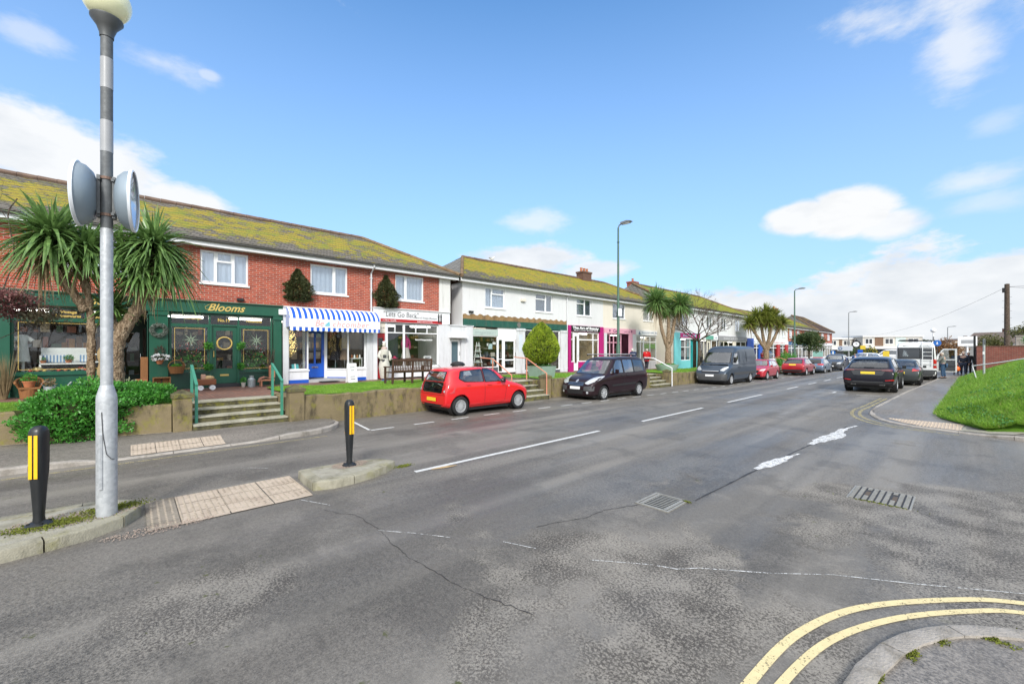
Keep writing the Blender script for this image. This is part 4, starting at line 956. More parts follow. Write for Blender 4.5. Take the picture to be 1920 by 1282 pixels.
# ---- 1: green vintage shop (partly out of frame)
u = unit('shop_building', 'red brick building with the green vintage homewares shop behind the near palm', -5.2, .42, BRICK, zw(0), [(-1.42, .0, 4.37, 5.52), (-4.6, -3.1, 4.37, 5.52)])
upwin(u, XF, -1.42, .0, 4.37, 5.52, (1, 1, 1), (1,)); upwin(u, XF, -4.6, -3.1, 4.37, 5.52, (1, 1, 1), (1,))
s = fasciab(u, XF, -5.2, .42, 3.30, 3.68, GREEN); text('Vintage', .33, GOLD, s, (XF+.125, -.72, 3.50), FACE, .35, sp=.95, bold=.004)
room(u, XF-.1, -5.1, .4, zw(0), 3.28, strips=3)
pilaster(u, XF, -2.78, -2.46, .70, 3.30, GREEN); pilaster(u, XF, -5.2, -4.9, .70, 3.30, GREEN)
MB().box(XF-.08, XF+.03, -2.46, -.26, .68, 1.28).box(XF-.08, XF+.08, -2.48, -.24, 1.28, 1.34).box(XF-.08, XF+.03, -4.9, -2.78, .68, 1.28).build('stall_riser', GREEN, u, world=True)
glaz(u, XF, -2.46, -.26, 2.90, 3.28, GREEN, (.34, .33, .33), name='transom_window'); glaz(u, XF, -2.46, -.26, 1.34, 2.90, GREEN, gold=True); glaz(u, XF, -4.9, -2.78, 1.34, 3.28, GREEN, (1,), (.8, .2))
for y, s1, s2 in ((-2.05, '', ''), (-1.35, 'Vintage', 'Homewares'), (-.62, 'Garden', 'Houseplants')):
    if not s1: continue
    text(s1, .115, GOLD, u, (XF-.02, y, 3.135), FACE, bold=.004); text(s2, .115, GOLD, u, (XF-.02, y, 3.02), FACE, bold=.004, width=.52)
# recessed entrance
door(u, XF-1.2, -.22, .32, zw(0)+.05, 2.75, GREEN_D, (.16, .22, .16, .93)); MB().box(XF-1.26, XF-1.2, -.26, .4, 2.75, 3.28).build('door_head', GREEN_D, u, world=True)
MB().box(XF-1.2, XF-.0, -.30, -.26, .7, 3.28).box(XF-1.2, XF, .40, .43, .7, 3.28).build('door_reveal', GREEN_D, u, world=True)
MB().box(XF-1.18, XF-1.175, .0, .18, 2.0, 2.12).build('notice', UPVC, u, world=True)

# ---- 2: Blooms
u = unit('shop_building', 'red brick building with the dark green florist shop front', .42, 4.36, BRICK, zw(2), [(1.79, 3.23, 4.37, 5.52)])
upwin(u, XF, 1.79, 3.23, 4.37, 5.52, (.31, .34, .33), (1,))
s = fasciab(u, XF, .42, 4.36, 3.30, 3.68, GREEN)
text('Blooms', .36, GOLD, s, (XF+.125, 2.52, 3.50), FACE, .42, bold=.006, width=1.12); MB().tube([(XF+.125, 2.02, 3.42), (XF+.125, 1.93, 3.44), (XF+.125, 1.92, 3.52), (XF+.125, 2.03, 3.60), (XF+.125, 2.2, 3.63)], .007, 5).build('lettering', GOLD, s, world=True)
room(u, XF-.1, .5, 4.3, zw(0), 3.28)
pilaster(u, XF, .45, .93, .68, 3.30, GREEN); pilaster(u, XF, 4.04, 4.32, .66, 3.30, GREEN)
glaz(u, XF, .96, 4.02, 2.86, 3.28, GREEN, (1.10, .86, 1.10), name='transom_window')
text('Workshops', .12, GOLD, u, (XF-.02, 1.58, 3.11), FACE, width=.5, bold=.003); text('No.19', .16, GOLD, u, (XF-.02, 2.48, 3.07), FACE, width=.36, bold=.004); text('Homewares', .12, GOLD, u, (XF-.02, 3.42, 3.07), FACE, width=.5, bold=.003)
MB().box(XF-.08, XF+.02, .96, 2.06, .66, 1.20).box(XF-.08, XF+.06, .95, 2.06, 1.20, 1.26).build('stall_riser', GREEN_D, u, world=True); MB().box(XF-.08, XF+.02, 2.94, 4.02, .66, 1.16).box(XF-.08, XF+.06, 2.94, 4.03, 1.16, 1.22).build('stall_riser', GREEN_D, u, world=True)
glaz(u, XF, .96, 2.06, 1.26, 2.86, GREEN, gold=True, fw=.06); glaz(u, XF, 2.94, 4.02, 1.22, 2.86, GREEN, gold=True, fw=.06)
MB().box(XF-.06, XF+.03, 2.06, 2.12, .66, 2.86).box(XF-.06, XF+.03, 2.88, 2.94, .66, 2.86).build('door_frame', GREEN, u, world=True)
d = door(u, XF-.04, 2.12, 2.88, .82, 2.84, GREEN, (.17, .26, .17, .93), slot=.26, handle=-1)
MB().box(XF-.3, XF+.10, 2.06, 2.94, .60, .81).build('doorstep', M('dark_step', (.03, .03, .035), .6), u, world=True)
MB().tube([(XF-.02, 2.5+.22*math.cos(a), 2.25+.22*math.sin(a)) for a in [k*math.pi/12 for k in range(25)]], .022, 6).build('gold_emblem', GOLD, d, world=True)
MB().box(XF, XF+.10, 2.86, 3.08, 3.80, 3.90, .02).build('wall_lamp', BLACK, u, world=True)

# ---- 3: Beachcomber
u = unit('shop_building', 'red brick building behind the blue and white striped awning', 4.36, 8.0, BRICK, zw(6), [(5.39, 6.90, 4.34, 5.52)])
upwin(u, XF, 5.39, 6.90, 4.34, 5.52, (.63, .37)); downpipe(u, 7.93)
fasciab(u, XF, 4.36, 8.0, 3.30, 3.68, WHITE)
MB().box(XF, XF+.11, 4.37, 4.56, .65, 3.30).box(XF, XF+.11, 7.70, 7.98, .65, 3.30).build('pier', WHITE_G, u, world=True)
room(u, XF-1.0, 4.4, 7.95, zw(6), 3.28, 2.3, WARMIN)
# left bay, recessed door, canted right bay
MB().box(XF-.10, XF+.03, 4.56, 5.32, .82, 1.16).box(XF-.10, XF+.07, 4.54, 5.35, 1.16, 1.21).build('stall_riser', WHITE, u, world=True)
for a, b in ((4.36, 5.32), (6.85, 7.98)): MB().box(XF-.11, XF+.045, a, b, .60, .82).build('plinth', BLUE, u, world=True)
glaz(u, XF, 4.56, 5.32, 1.21, 3.28, WHITE, fw=.05)
MB().box(XF-1.05, XF-.11, 5.28, 5.32, .7, 1.21).box(XF-1.05, XF-.11, 5.28, 5.32, 3.1, 3.28).build('return_riser', WHITE, u, world=True); 
f = MB().box(XF-1.0, XF-.1, 5.295, 5.305, 1.21, 3.1).build('return_pane', GLASS, u, world=True)
door(u, XF-.75, 5.42, 6.18, .84, 2.82, BLUE, (.15, .30, .15, .95), slot=.40, cols=2); MB().box(XF-.81, XF-.74, 5.32, 5.42, .8, 3.28).box(XF-.81, XF-.74, 6.18, 6.30, .8, 3.28).box(XF-.81, XF-.74, 5.42, 6.18, 2.82, 3.28).build('door_frame', WHITE, u, world=True)
# canted glazing from the door to the front
mb = MB(); A, B = (XF-.75, 6.30), (XF, 6.92)
def cant(mb, A, B, z0, z1, w_): mb.prism([A, B, (B[0]-w_*.65, B[1]+w_*.75), (A[0]-w_*.65, A[1]+w_*.75)], 'z', z0, z1)
cant(mb, A, B, .84, 1.16, .05); mb.build('canted_riser', WHITE, u, world=True); mb = MB(); cant(mb, A, B, .62, .84, .06); mb.build('canted_plinth', BLUE, u, world=True)
mb = MB(); cant(mb, A, B, 1.21, 3.28, .008); mb.build('canted_pane', GLASS, u, world=True); mb = MB(); cant(mb, (A[0]+.03, A[1]-.03), (B[0]+.02, B[1]-.02), 1.16, 1.21, .08); mb.build('canted_sill', WHITE, u, world=True)
MB().box(XF-.10, XF+.03, 6.92, 7.70, .82, 1.16).box(XF-.10, XF+.07, 6.90, 7.70, 1.16, 1.21).build('stall_riser', WHITE, u, world=True); glaz(u, XF, 6.90, 7.70, 1.21, 3.28, WHITE, fw=.055)
MB().box(XF-.8, XF+.04, 5.32, 6.85, .60, .80).build('doorstep', M('pale_tile_step', (.42, .42, .42), .5), u, world=True)
MB().box(XF+.06, XF+.5, 5.7, 6.4, .705, .725).build('doormat', M('dark_mat', (.02, .02, .02), .9), u, world=True)
# awning
aw = thing('awning', 'blue and white striped shop awning with a pink lettered white valance', 'awning', (XF+.1, 6.25, 3.3))
ya, yb = 4.46, 8.06; x0, x1 = XF+.12, XF+.64; prof = [(x0, 3.68), (x0+.08, 3.665), (x0+.22, 3.60), (x0+.37, 3.48), (x0+.46, 3.36), (x1, 3.22)]
mb = MB()
for p, q in zip(prof, prof[1:]): mb.face([(p[0], ya, p[1]), (p[0], yb, p[1]), (q[0], yb, q[1]), (q[0], ya, q[1])])
mb.build('canopy', STRIPE, aw, world=True)
mk_stripe_z = mk_stripe('blue_white_canvas_side', (.78, .79, .80), (.012, .095, .52), .14, 0)
for yy in (ya, yb):
    mb = MB(); mb.face([(p[0], yy, p[1]) for p in prof]+[(x1, yy, 2.90), (x0, yy, 2.90)]); mb.build('side_panel', mk_stripe_z, aw, world=True)
VAL = M('white_canvas', (.78, .77, .77), .7, var=.03)
val = MB().box(x1, x1+.012, ya-.01, yb+.01, 2.90, 3.23).build('valance', VAL, aw, world=True)
mb = MB(); n = 17; L = (yb-ya)/n
for k in range(n):
    c = ya+(k+.5)*L; pts = [(c-L/2, 2.90)]+[(c-L/2+L*j/6, 2.90-.125-.03*math.sin(math.pi*j/6)) for j in range(7)]+[(c+L/2, 2.90)]; mb.face([(x1+.006, p[0], p[1]) for p in pts])
mb.build('scalloped_edge', STRIPE, aw, world=True)
PINKT = M('pink_lettering', (.72, .32, .34), .5, var=.02); text('Be', .36, PINKT, val, (x1+.014, 5.53, 3.06), FACE, .25, bold=.001, width=.32); text('chcomber', .33, PINKT, val, (x1+.014, 6.78, 3.05), FACE, .25, bold=.001, width=1.5, sp=1.15)
mb = MB(); mb.face([(x1+.015, 5.74, 3.00), (x1+.015, 5.95, 3.0), (x1+.015, 5.92, 3.16)]); mb.face([(x1+.015, 5.72, 2.99), (x1+.015, 5.96, 2.99), (x1+.015, 5.92, 2.955), (x1+.015, 5.78, 2.955)]); mb.build('boat_emblem', M('aqua_print', (.15, .5, .62), .5), val, world=True)
MB().box(XF+.1, XF+.2, 4.2, 4.48, 3.36, 3.58, .04).build('alarm_box', UPVC, u, world=True)

# ---- 4: Lets Go Back
u = unit('shop_building', 'red brick end building with the white and red sign over a boutique', 8.0, 12.15, BRICK, zw(10), [(9.12, 10.63, 4.35, 5.54)], hipR=3.3)
upwin(u, XF, 9.12, 10.63, 4.35, 5.54, (.36, .64))
s = fasciab(u, XF, 8.02, 12.1, 3.28, 3.90, WHITE, .10)
MB().box(XF+.10, XF+.11, 8.35, 11.62, 3.30, 3.44).build('red_band', REDP, s, world=True)
PENC = M('grey_script', (.10, .10, .11), .6); text('"Lets Go Back"', .34, PENC, s, (XF+.112, 9.38, 3.65), FACE, .08, bold=-.002, width=1.78); text('Retro & Vintage Boutique', .15, PENC, s, (XF+.112, 10.68, 3.56), FACE, .3, bold=-.002, width=1.25)
marks('o ooooo oooooo', .10, UPVC, s, (XF+.112, 8.78, 3.37), FACE, bold=.003, width=.66); marks('ooooooooooooooo', .09, UPVC, s, (XF+.112, 10.65, 3.37), FACE, bold=.003, width=.86)
for dy in (0, .14):
    mb = MB(); y = 11.42+dy; x = XF+.112; mb.ball((x, y, 3.78), .035, 8, 6, (.2, 1, 1)); mb.prism([(y-.05, 3.73), (y+.05, 3.73), (y+.035, 3.55), (y+.05, 3.36), (y-.05, 3.36), (y-.035, 3.55)], 'x', x-.002, x+.002); mb.build('figure_emblem', BLACK, s, world=True)
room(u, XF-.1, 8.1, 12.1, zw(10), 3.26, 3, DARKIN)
pilaster(u, XF, 8.0, 8.2, .62, 3.28, WHITE, False); pilaster(u, XF, 11.45, 12.12, .60, 3.28, WHITE_G, False, .08); MB().box(XF, XF+.05, 11.5, 12.16, 3.93, 5.6).build('corner_render', REND_D, u, world=True)
d = door(u, XF-.05, 8.22, 8.62, .72, 2.76, REDP, (.2, .25, .2, .9)); MB().box(XF-.08, XF, 8.2, 8.66, 2.78, 3.26).build('door_head', REND_C, u, world=True); MB().box(XF-.08, XF+.02, 8.62, 8.70, .7, 3.26).build('door_frame', WHITE, u, world=True)
marks('ooo ooooo', .12, PENC, u, (XF+.004, 8.43, 3.02), FACE, .2, bold=-.002, width=.34)
MB().box(XF-.08, XF+.02, 8.7, 11.45, .6, 1.14).box(XF-.08, XF+.06, 8.68, 11.45, 1.14, 1.20).build('stall_riser', WHITE, u, world=True)
glaz(u, XF, 8.70, 9.57, 1.20, 3.24, WHITE, (1,), (.79, .21), fw=.05); glaz(u, XF, 9.57, 11.45, 1.20, 3.24, WHITE, (1,), (.79, .21), fw=.05)
MB().box(XF-.06, XF+.002, 9.09, 9.13, 2.84, 3.2).box(XF-.06, XF+.002, 10.18, 10.22, 2.84, 3.2).box(XF-.06, XF+.002, 10.80, 10.84, 2.84, 3.2).build('transom_bar', WHITE, u, world=True)
MB().box(XF-.5, XF-.47, 8.78, 9.5, 1.2, 2.8).build('display_board', M('dark_blue_board', (.03, .033, .05), .8), u, world=True)
text('Retro & Vintage Boutique', .10, UPVC, u, (XF-.02, 10.65, 2.50), FACE, width=.95, bold=.003); text('Lets Go Back', .16, M('window_script', (.4, .33, .3), .5), u, (XF-.02, 10.65, 2.72), FACE, .2, width=1.2, bold=-.004)

# ---- link block between the terraces
t = thing('entrance_block', 'small flat-roofed white entrance block between the brick and white terraces', 'building', (XF, 12.8, .65))
XL = XF+.05; mb = MB(); wall_holes(mb, XL, 12.0, 13.62, .55, 3.25, [(12.16, 12.86, .78, 2.58)], .2); mb.box(XL-3, XL-.001, 12.0, 12.02, .55, 3.25).box(XL-3, XL+.05, 11.98, 13.64, 3.25, 3.31); mb.face([(XL, 13.62, .55), (XL-3, 13.62, .55), (XL-3, 13.62, 3.25), (XL, 13.62, 3.25)]); mb.build('wall', WHITE_G, t, world=True)
MB().box(XL, XL+.32, 12.04, 13.08, 2.63, 2.71).build('canopy', WHITE, t, world=True); door(t, XL-.12, 12.18, 12.84, .78, 2.56, UPVC, (.18, .30, .18, .93), slot=.44, glass=M('blue_grey_glass', (.10, .15, .18), .15))
MB().box(XL-.2, XL+.05, 12.1, 12.9, .6, .77).build('doorstep', STEP, t, world=True)

# ---- terrace 2: white render, Imaginations .. ship sign
SC = M('faded_script', (.30, .36, .38), .6)
def bigwins(u, lst, X=XF): 
    for (a, b, c, d, cols, vent, cur) in lst: upwin(u, X, a, b, c, d, cols, vent, curtain=cur)
wl = [(14.49, 15.96, 4.36, 5.50, (.34, .66), (1,), 'net'), (18.5, 20.06, 4.38, 5.52, (.6, .4), (0,), 'dark')]
u = unit('shop_building', 'white rendered end building with the peeling green fascia board', 12.98, 21.5, REND_W, zw(15), [w_[:4] for w_ in wl], roofm=ROOF2, side=BRICK_DARK, hipL=3.2, ridge=8.0)
bigwins(u, wl)
MB().box(XF-1.0, XF-.0, 12.94, 12.975, .6, 5.6).build('return_render', REND_W, u, world=True)
s = fasciab(u, XF, 12.98, 21.45, 3.28, 3.66, TEALG, .08, cornice=False)
STAINB = mk_concrete('stained_lead_flashing', (.30, .19, .09), .2, (.14, .09, .05), 2)
mb = MB(); P = [(12.98, 3.665)]+[(12.98+8.45*k/60, 3.92+.05*math.sin(k*1.7)+random.uniform(-.03, .03)) for k in range(61)]+[(21.43, 3.665)]; mb.prism(P, 'x', XF+.001, XF+.03); mb.build('stained_strip', STAINB, u, world=True)
MB().tube([(XF+.085, 17.0, 3.48), (XF+.10, 17.0, 3.48)], .15, 16).build('crest', M('grey_crest', (.2, .2, .18), .7, var=.4, vs=20), s, world=True)
pilaster(u, XF, 13.15, 13.55, .6, 3.28, WHITE_G, False); pilaster(u, XF, 16.82, 17.50, .6, 3.28, WHITE_G); pilaster(u, XF, 20.78, 21.4, .55, 3.28, WHITE_G)
room(u, XF-.1, 13.6, 21.4, zw(16), 3.26, 3, WARMIN, strips=3)
sp = MB().box(XF-.02, XF+.03, 13.57, 15.42, 2.80, 3.16).build('hanging_sign_panel', M('pale_sage_sign', (.45, .54, .50), .6), u, world=True); text('Imaginations', .26, SC, sp, (XF+.034, 14.5, 2.97), FACE, .2, width=1.45, bold=-.003)
MB().box(XF-.08, XF+.02, 13.57, 15.42, .55, 1.02).box(XF-.08, XF+.02, 17.5, 20.78, .5, .72).build('stall_riser', M('slate_riser', (.08, .09, .10), .6), u, world=True)
glaz(u, XF, 13.57, 15.42, 1.02, 2.80, UPVC, fw=.05); glaz(u, XF, 17.52, 20.76, .72, 3.24, UPVC, (1, 1, 1), fw=.06)
MB().box(XF-.06, XF, 15.42, 16.82, 2.62, 3.28).build('door_head', UPVC, u, world=True); glaz(u, XF, 15.44, 15.82, .72, 2.62, UPVC, (1,), (.4, .6), fw=.05)
door(u, XF-.01, 15.84, 16.80, .70, 2.62, UPVC, (.12, .14, .12, .94)); MB().box(XF-.02, XF+.005, 15.86, 16.78, 1.38, 1.46).build('door_rail', UPVC, u, world=True)
MB().box(XF+.1, XF+.112, 17.0, 17.28, 1.9, 2.9).build('opening_hours_panel', M('pale_blue_panel', (.62, .68, .76), .5), u, world=True)
for i, (y, z, a, b, c) in enumerate(((14.92, 2.2, .28, .30, (.5, .66, .7)), (15.1, 1.75, .3, .22, (.45, .42, .36)), (15.2, 2.38, .22, .14, (.8, .8, .8)), (14.75, 2.3, .16, .14, (.8, .8, .8)), (15.08, 1.4, .26, .34, (.35, .52, .55)))): MB().box(XF-.066, XF-.062, y-a/2, y+a/2, z-b/2, z+b/2).build('window_poster', M('poster_%d' % i, c, .6), u, world=True)
downpipe(u, 21.45, z0=.6, mat=WHITE_G); MB().box(XF, XF+.12, 13.35, 13.62, 4.0, 4.10, .02).build('wall_lamp', BLACK, u, world=True); MB().box(XF, XF+.14, 17.2, 17.55, 4.9, 5.08, .02).build('alarm_box', REND_C, u, world=True)
wl = [(22.53, 24.19, 4.37, 5.54, (.55, .45), (0,), 'dark')]
u = unit('shop_building', 'white rendered building with the black and magenta sign', 21.5, 25.6, REND_W, zw(23), [w_[:4] for w_ in wl], roofm=ROOF2); bigwins(u, wl)
fasciab(u, XF, 21.56, 25.56, 3.25, 3.66, MAG, .08, cornice=False); s = MB().box(XF+.08, XF+.10, 21.85, 25.1, 3.27, 3.65).build('sign_board', BLACK, u, world=True)
text('The Art of Beauty', .24, UPVC, s, (XF+.102, 23.45, 3.50), FACE, bold=.012, width=2.95); marks('ooooooo o ooooooo ooooooooo oooooo', .12, UPVC, s, (XF+.102, 23.45, 3.33), FACE, bold=.004, width=2.7)
pilaster(u, XF, 21.56, 21.82, .45, 3.25, MAG, False); pilaster(u, XF, 25.05, 25.56, .45, 3.25, MAG, False); room(u, XF-.1, 21.7, 25.5, zw(23), 3.24, 3, M('cream_interior', (.45, .38, .25), .8))
MB().box(XF-.08, XF+.02, 21.82, 22.2, .45, 1.18).box(XF-.08, XF+.02, 22.72, 25.05, .45, 1.18).build('stall_riser', MAG, u, world=True)
glaz(u, XF, 21.82, 22.2, 1.18, 3.22, UPVC, (1,), (.75, .25), fw=.06); glaz(u, XF, 22.72, 25.05, 1.18, 3.22, UPVC, (.72, .28), (.75, .25), fw=.07); door(u, XF-.02, 22.22, 22.70, .58, 3.2, UPVC, (.2, .2, .2, .9))
wl = [(26.83, 28.57, 4.38, 5.56, (.5, .5), (), 'dark')]
u = unit('shop_building', 'cream rendered building with the pale pink parlour front', 25.6, 29.95, REND_C, zw(27), [w_[:4] for w_ in wl], roofm=ROOF2); bigwins(u, wl)
s = fasciab(u, XF, 25.64, 29.92, 3.24, 3.62, PINK, .10, cornice=False); text('Cam', .34, M('plum_lettering', (.12, .01, .09), .5), s, (XF+.105, 27.1, 3.43), FACE, .25, width=.75, bold=.004); marks('oooooo ooooo', .14, M('plum_lettering', (.1, .01, .08), .5), s, (XF+.105, 28.7, 3.40), FACE, width=.9)
for y in (26.3, 29.3): MB().tube([(XF+.1, y, 3.34), (XF+.1, y, 3.44), (XF+.1, y, 3.52)], [.02, .07, .04], 8).build('cone_emblem', M('plum_lettering', (.1, .01, .08), .5), s, world=True)
pilaster(u, XF, 25.64, 25.95, .45, 3.24, WHITE_G, False); pilaster(u, XF, 29.0, 29.45, .42, 3.24, PINK, False); pilaster(u, XF, 29.5, 29.92, .42, 3.24, WHITE_G, False); room(u, XF-.1, 25.7, 29.9, zw(27), 3.22, 3, M('plum_interior', (.10, .02, .05), .8))
MB().box(XF-.08, XF+.02, 25.95, 28.0, .42, 1.3).build('stall_riser', PINK, u, world=True); glaz(u, XF, 25.95, 28.0, 1.3, 3.2, PINK, (1, 1, 1, 1), (.66, .34), fw=.06); door(u, XF-.9, 28.1, 28.95, .5, 2.7, M('plum_door', (.16, .01, .06), .5), (.2, .3, .2, .9))
wl = [(31.23, 32.86, 4.40, 5.54, (.6, .4), (), 'dark')]
u = unit('shop_building', 'cream rendered end building with the white sign and small blue ship', 29.95, 34.55, REND_C, zw(31), [w_[:4] for w_ in wl], roofm=ROOF2, hipR=3.5); bigwins(u, wl)
s = fasciab(u, XF, 30.0, 34.2, 3.18, 3.60, WHITE, .10, cornice=False); NAVY = M('navy_lettering', (.03, .12, .28), .5); marks('oooooooo oooo ooooo', .18, NAVY, s, (XF+.105, 32.3, 3.42), FACE, .1, width=2.8); mb = MB(); mb.face([(XF+.106, 30.3, 3.3), (XF+.106, 30.75, 3.3), (XF+.106, 30.6, 3.24), (XF+.106, 30.4, 3.24)]); mb.face([(XF+.106, 30.35, 3.33), (XF+.106, 30.6, 3.33), (XF+.106, 30.5, 3.52)]); mb.build('boat_emblem', NAVY, s, world=True)
room(u, XF-.1, 30, 34.4, zw(31), 3.16, 3, DARKIN); glaz(u, XF, 30.1, 31.3, .5, 3.14, UPVC, (.6, .4), (.82, .18), fw=.08); glaz(u, XF, 31.3, 33.4, 1.0, 3.14, UPVC, (1, 1), (.77, .23), fw=.08); MB().box(XF-.06, XF+.02, 31.3, 33.4, .4, 1.0).box(XF-.06, XF+.02, 33.4, 34.5, .4, 3.18).build('pier', WHITE_G, u, world=True)
MB().box(XF-.07, XF-.066, 31.4, 33.3, 2.1, 2.5).build('window_band', M('lime_green_blind', (.16, .42, .06), .6), u, world=True)
def chimney(x, y, z0, h, w_=.9, d=.6, pots=3, label='brick chimney with clay pots', mat=None):
    t = thing('chimney', label, 'chimney', (x, y, z0)); mb = MB().box(-d/2, d/2, -w_/2, w_/2, 0, h-.16).box(-d/2-.05, d/2+.05, -w_/2-.05, w_/2+.05, h-.16, h-.02); mb.build('stack', mat or BRICK_DARK, t)
    for k in range(pots): MB().lathe([(0, 0), (.11, 0), (.095, .26), (.12, .28), (.12, .32), (.08, .32), (.08, .1), (0, .1)], (0, -w_/2+(k+.5)*w_/pots, h-.02), 10).build('pot', TERRA, t)
    return t
chimney(-21.9, 28.4, 7.6, 1.0, 1.15, .7, 3, 'squat brick chimney with three pots on the white terrace'); chimney(-22, 36.2, 7.2, 1.45, .95, .7, 1, 'orange brick chimney rising left of the second palm', BRICK)

# ---- gap and terrace 3
X3 = -16.45
t = thing('side_passage_wall', 'brown brick side passage wall with a round clock face between the cream and blue shops', 'wall', (-17.6, 34.8, .4)); MB().box(-22, -17.6, 34.7, 34.85, .2, 4).box(-17.65, -17.5, 34.85, 33.4+1.9, .2, 3.2).build('wall', BRICK_DARK, t, world=True)
def u3(label, y0, y1, wl, roofm=ROOF3, **k):
    u = unit('shop_building', label, y0, y1, k.pop('wall', REND_W), zw((y0+y1)/2)-.1, [w_[:4] for w_ in wl], X=k.pop('X', X3), roofm=roofm, eave=k.pop('eave', 5.72), fascia_b=3.0, **k); return u
wl = [(34.9, 36.2, 4.1, 5.2, (.5, .5), (), 'dark')]
u = u3('white building with the cyan and teal shop front beside the second palm', 33.35, 38.4, wl, hipL=.6, side=REND_C); bigwins(u, wl, X3)
fasciab(u, X3, 33.4, 38.3, 3.02, 3.46, CYAN, .08, cornice=False); s = MB().box(X3+.08, X3+.10, 34.4, 38.3, 3.04, 3.45).build('sign_board', MAG, u, world=True); marks('oooooo ooo', .34, M('cyan_lettering', (.2, .7, .8), .5), s, (X3+.102, 36.2, 3.24), FACE, .1, width=2.6, bold=.01)
pilaster(u, X3, 33.4, 34.5, .3, 3.02, CYAN, False); pilaster(u, X3, 37.75, 38.3, .3, 3.02, CYAN, False); MB().box(X3-.06, X3+.03, 34.5, 36.5, .25, 1.08).build('stall_riser', CYAN, u, world=True); glaz(u, X3, 34.5, 36.5, 1.08, 3.0, WHITE, (1, 1), (.6, .4), fw=.07); door(u, X3-.3, 36.6, 37.7, .4, 2.9, TEAL, (.25, .5, .25, .8)); MB().box(X3-.3, X3, 36.5, 36.6, .3, 3.0).build('door_frame', TEAL, u, world=True)
room(u, X3-.1, 33.5, 38.3, .35, 3.0, 2.6, WARMIN); MB().box(X3+.02, X3+.10, 34.2, 36.9, 2.93, 3.03).build('blind_box', WHITE, u, world=True)
wl = [(40.0, 41.3, 4.0, 5.2, (.5, .5), (), 'net')]
u = u3('white building over the pale shop front with a green sign panel', 38.4, 42.6, wl); bigwins(u, wl, X3)
s = fasciab(u, X3, 38.45, 42.5, 2.95, 3.38, WHITE, .08, cornice=False); MB().box(X3+.08, X3+.095, 39.6, 41.3, 2.98, 3.34).build('sign_board', M('green_sign', (.10, .34, .26), .5), u, world=True); marks('oooo', .2, NAVY, s, (X3+.086, 39.0, 3.16), FACE, width=.7); marks('oooo', .2, NAVY, s, (X3+.086, 41.9, 3.16), FACE, width=.7)
room(u, X3-.1, 38.5, 42.5, .3, 2.95, 2.6, WARMIN); glaz(u, X3, 38.5, 40.2, .6, 2.93, REND_C, (1, 1), fw=.08); glaz(u, X3, 41.0, 42.4, .6, 2.93, WHITE, (1,), fw=.08); door(u, X3-.1, 40.2, 41.0, .35, 2.9, REND_C); downpipe(u, 42.45, X=X3, z0=.5, z1=5.6, mat=BLACK)
wl = [(43.42, 44.79, 3.98, 5.2, (.5, .5), (), 'net'), (47.15, 48.7, 3.95, 5.2, (.5, .5), (), 'net')]
u = u3('white end building with the long silver grey lettered sign behind the grey van', 42.6, 50.5, wl, hipR=3.5); bigwins(u, wl, X3)
s = fasciab(u, X3, 42.65, 50.4, 2.9, 3.38, M('silver_sign', (.42, .42, .44), .35, .4), .08, cornice=False); marks('ooooooo oooo oooo oooooo', .3, M('pale_lettering', (.68, .68, .70), .4), s, (X3+.086, 46.6, 3.15), FACE, width=5.6, bold=.006)
room(u, X3-.1, 42.7, 50.3, .3, 2.9, 2.6, WARMIN); glaz(u, X3, 42.8, 46.6, .9, 2.88, REND_C, (1, 1, 1), (.7, .3), fw=.08); glaz(u, X3, 47.3, 50.3, .9, 2.88, WHITE, (1, 1), (.7, .3), fw=.08); MB().box(X3-.06, X3+.02, 42.7, 50.4, .1, .9).box(X3-.06, X3+.02, 46.6, 47.3, .9, 2.9).build('stall_riser', REND_C, u, world=True)

# ---- terrace 4 and beyond
X4 = -17.6
def u4(label, y0, y1, wl, wallm, signm, txt, tcol, piers=(), roofm=ROOF3, hl=0, hr=0, X=X4, eave=5.3, ridge=7.6):
    u = unit('shop_building', label, y0, y1, wallm, zw((y0+y1)/2)-.1, [w_[:4] for w_ in wl], X=X, roofm=roofm, eave=eave, ridge=ridge, fascia_b=2.7, hipL=hl, hipR=hr); bigwins(u, wl, X)
    s = fasciab(u, X, y0+.05, y1-.05, 2.72, 3.22, signm, .1, cornice=False)
    if txt: marks(txt, .32, tcol, s, (X+.105, (y0+y1)/2, 2.97), FACE, width=(y1-y0)*.62, bold=.008)
    room(u, X-.1, y0+.1, y1-.1, .1, 2.7, 2.4, WARMIN, strips=1); n = max(2, int((y1-y0)/2)); glaz(u, X, y0+.1, y1-.1, .7, 2.68, WHITE, (1,)*n, (.78, .22), fw=.1); MB().box(X-.06, X+.03, y0+.1, y1-.1, -.2, .7).build('stall_riser', WHITE_G, u, world=True)
    for a, b, m in piers: pilaster(u, X, a, b, 0, 2.72, m, False, .14)
    return u
RL = M('red_lettering', (.5, .05, .06), .5); GL = M('grey_lettering', (.2, .2, .22), .5)
t = thing('passage_door', 'bright blue door in the gap before the far white terrace', 'door', (-16.4, 51.2, .2)); MB().box(-16.5, -16.4, 50.6, 51.0, .1, 2.9).box(-16.5, -16.4, 52.2, 52.7, .1, 2.9).box(-16.5, -16.4, 50.6, 52.7, 2.9, 3.3).build('frame', BLUE, t, world=True); MB().box(-16.48, -16.43, 51.0, 52.2, .1, 2.9).build('door_leaf', BLUE, t, world=True)
MB().tube([(-16.7, 52.9, 0), (-16.7, 52.9, 5.0)], .06, 8).build('post', WHITE, t, world=True)
u4('far white building with a pale sign behind the bushy palm', 53.3, 62, [(56, 57.6, 3.75, 4.9, (1, 1), (), 'net')], REND_W, WHITE, 'oooo oooooo', GL, [(58.2, 59.4, BLUE), (61.3, 61.9, GREEN)], hl=.8)
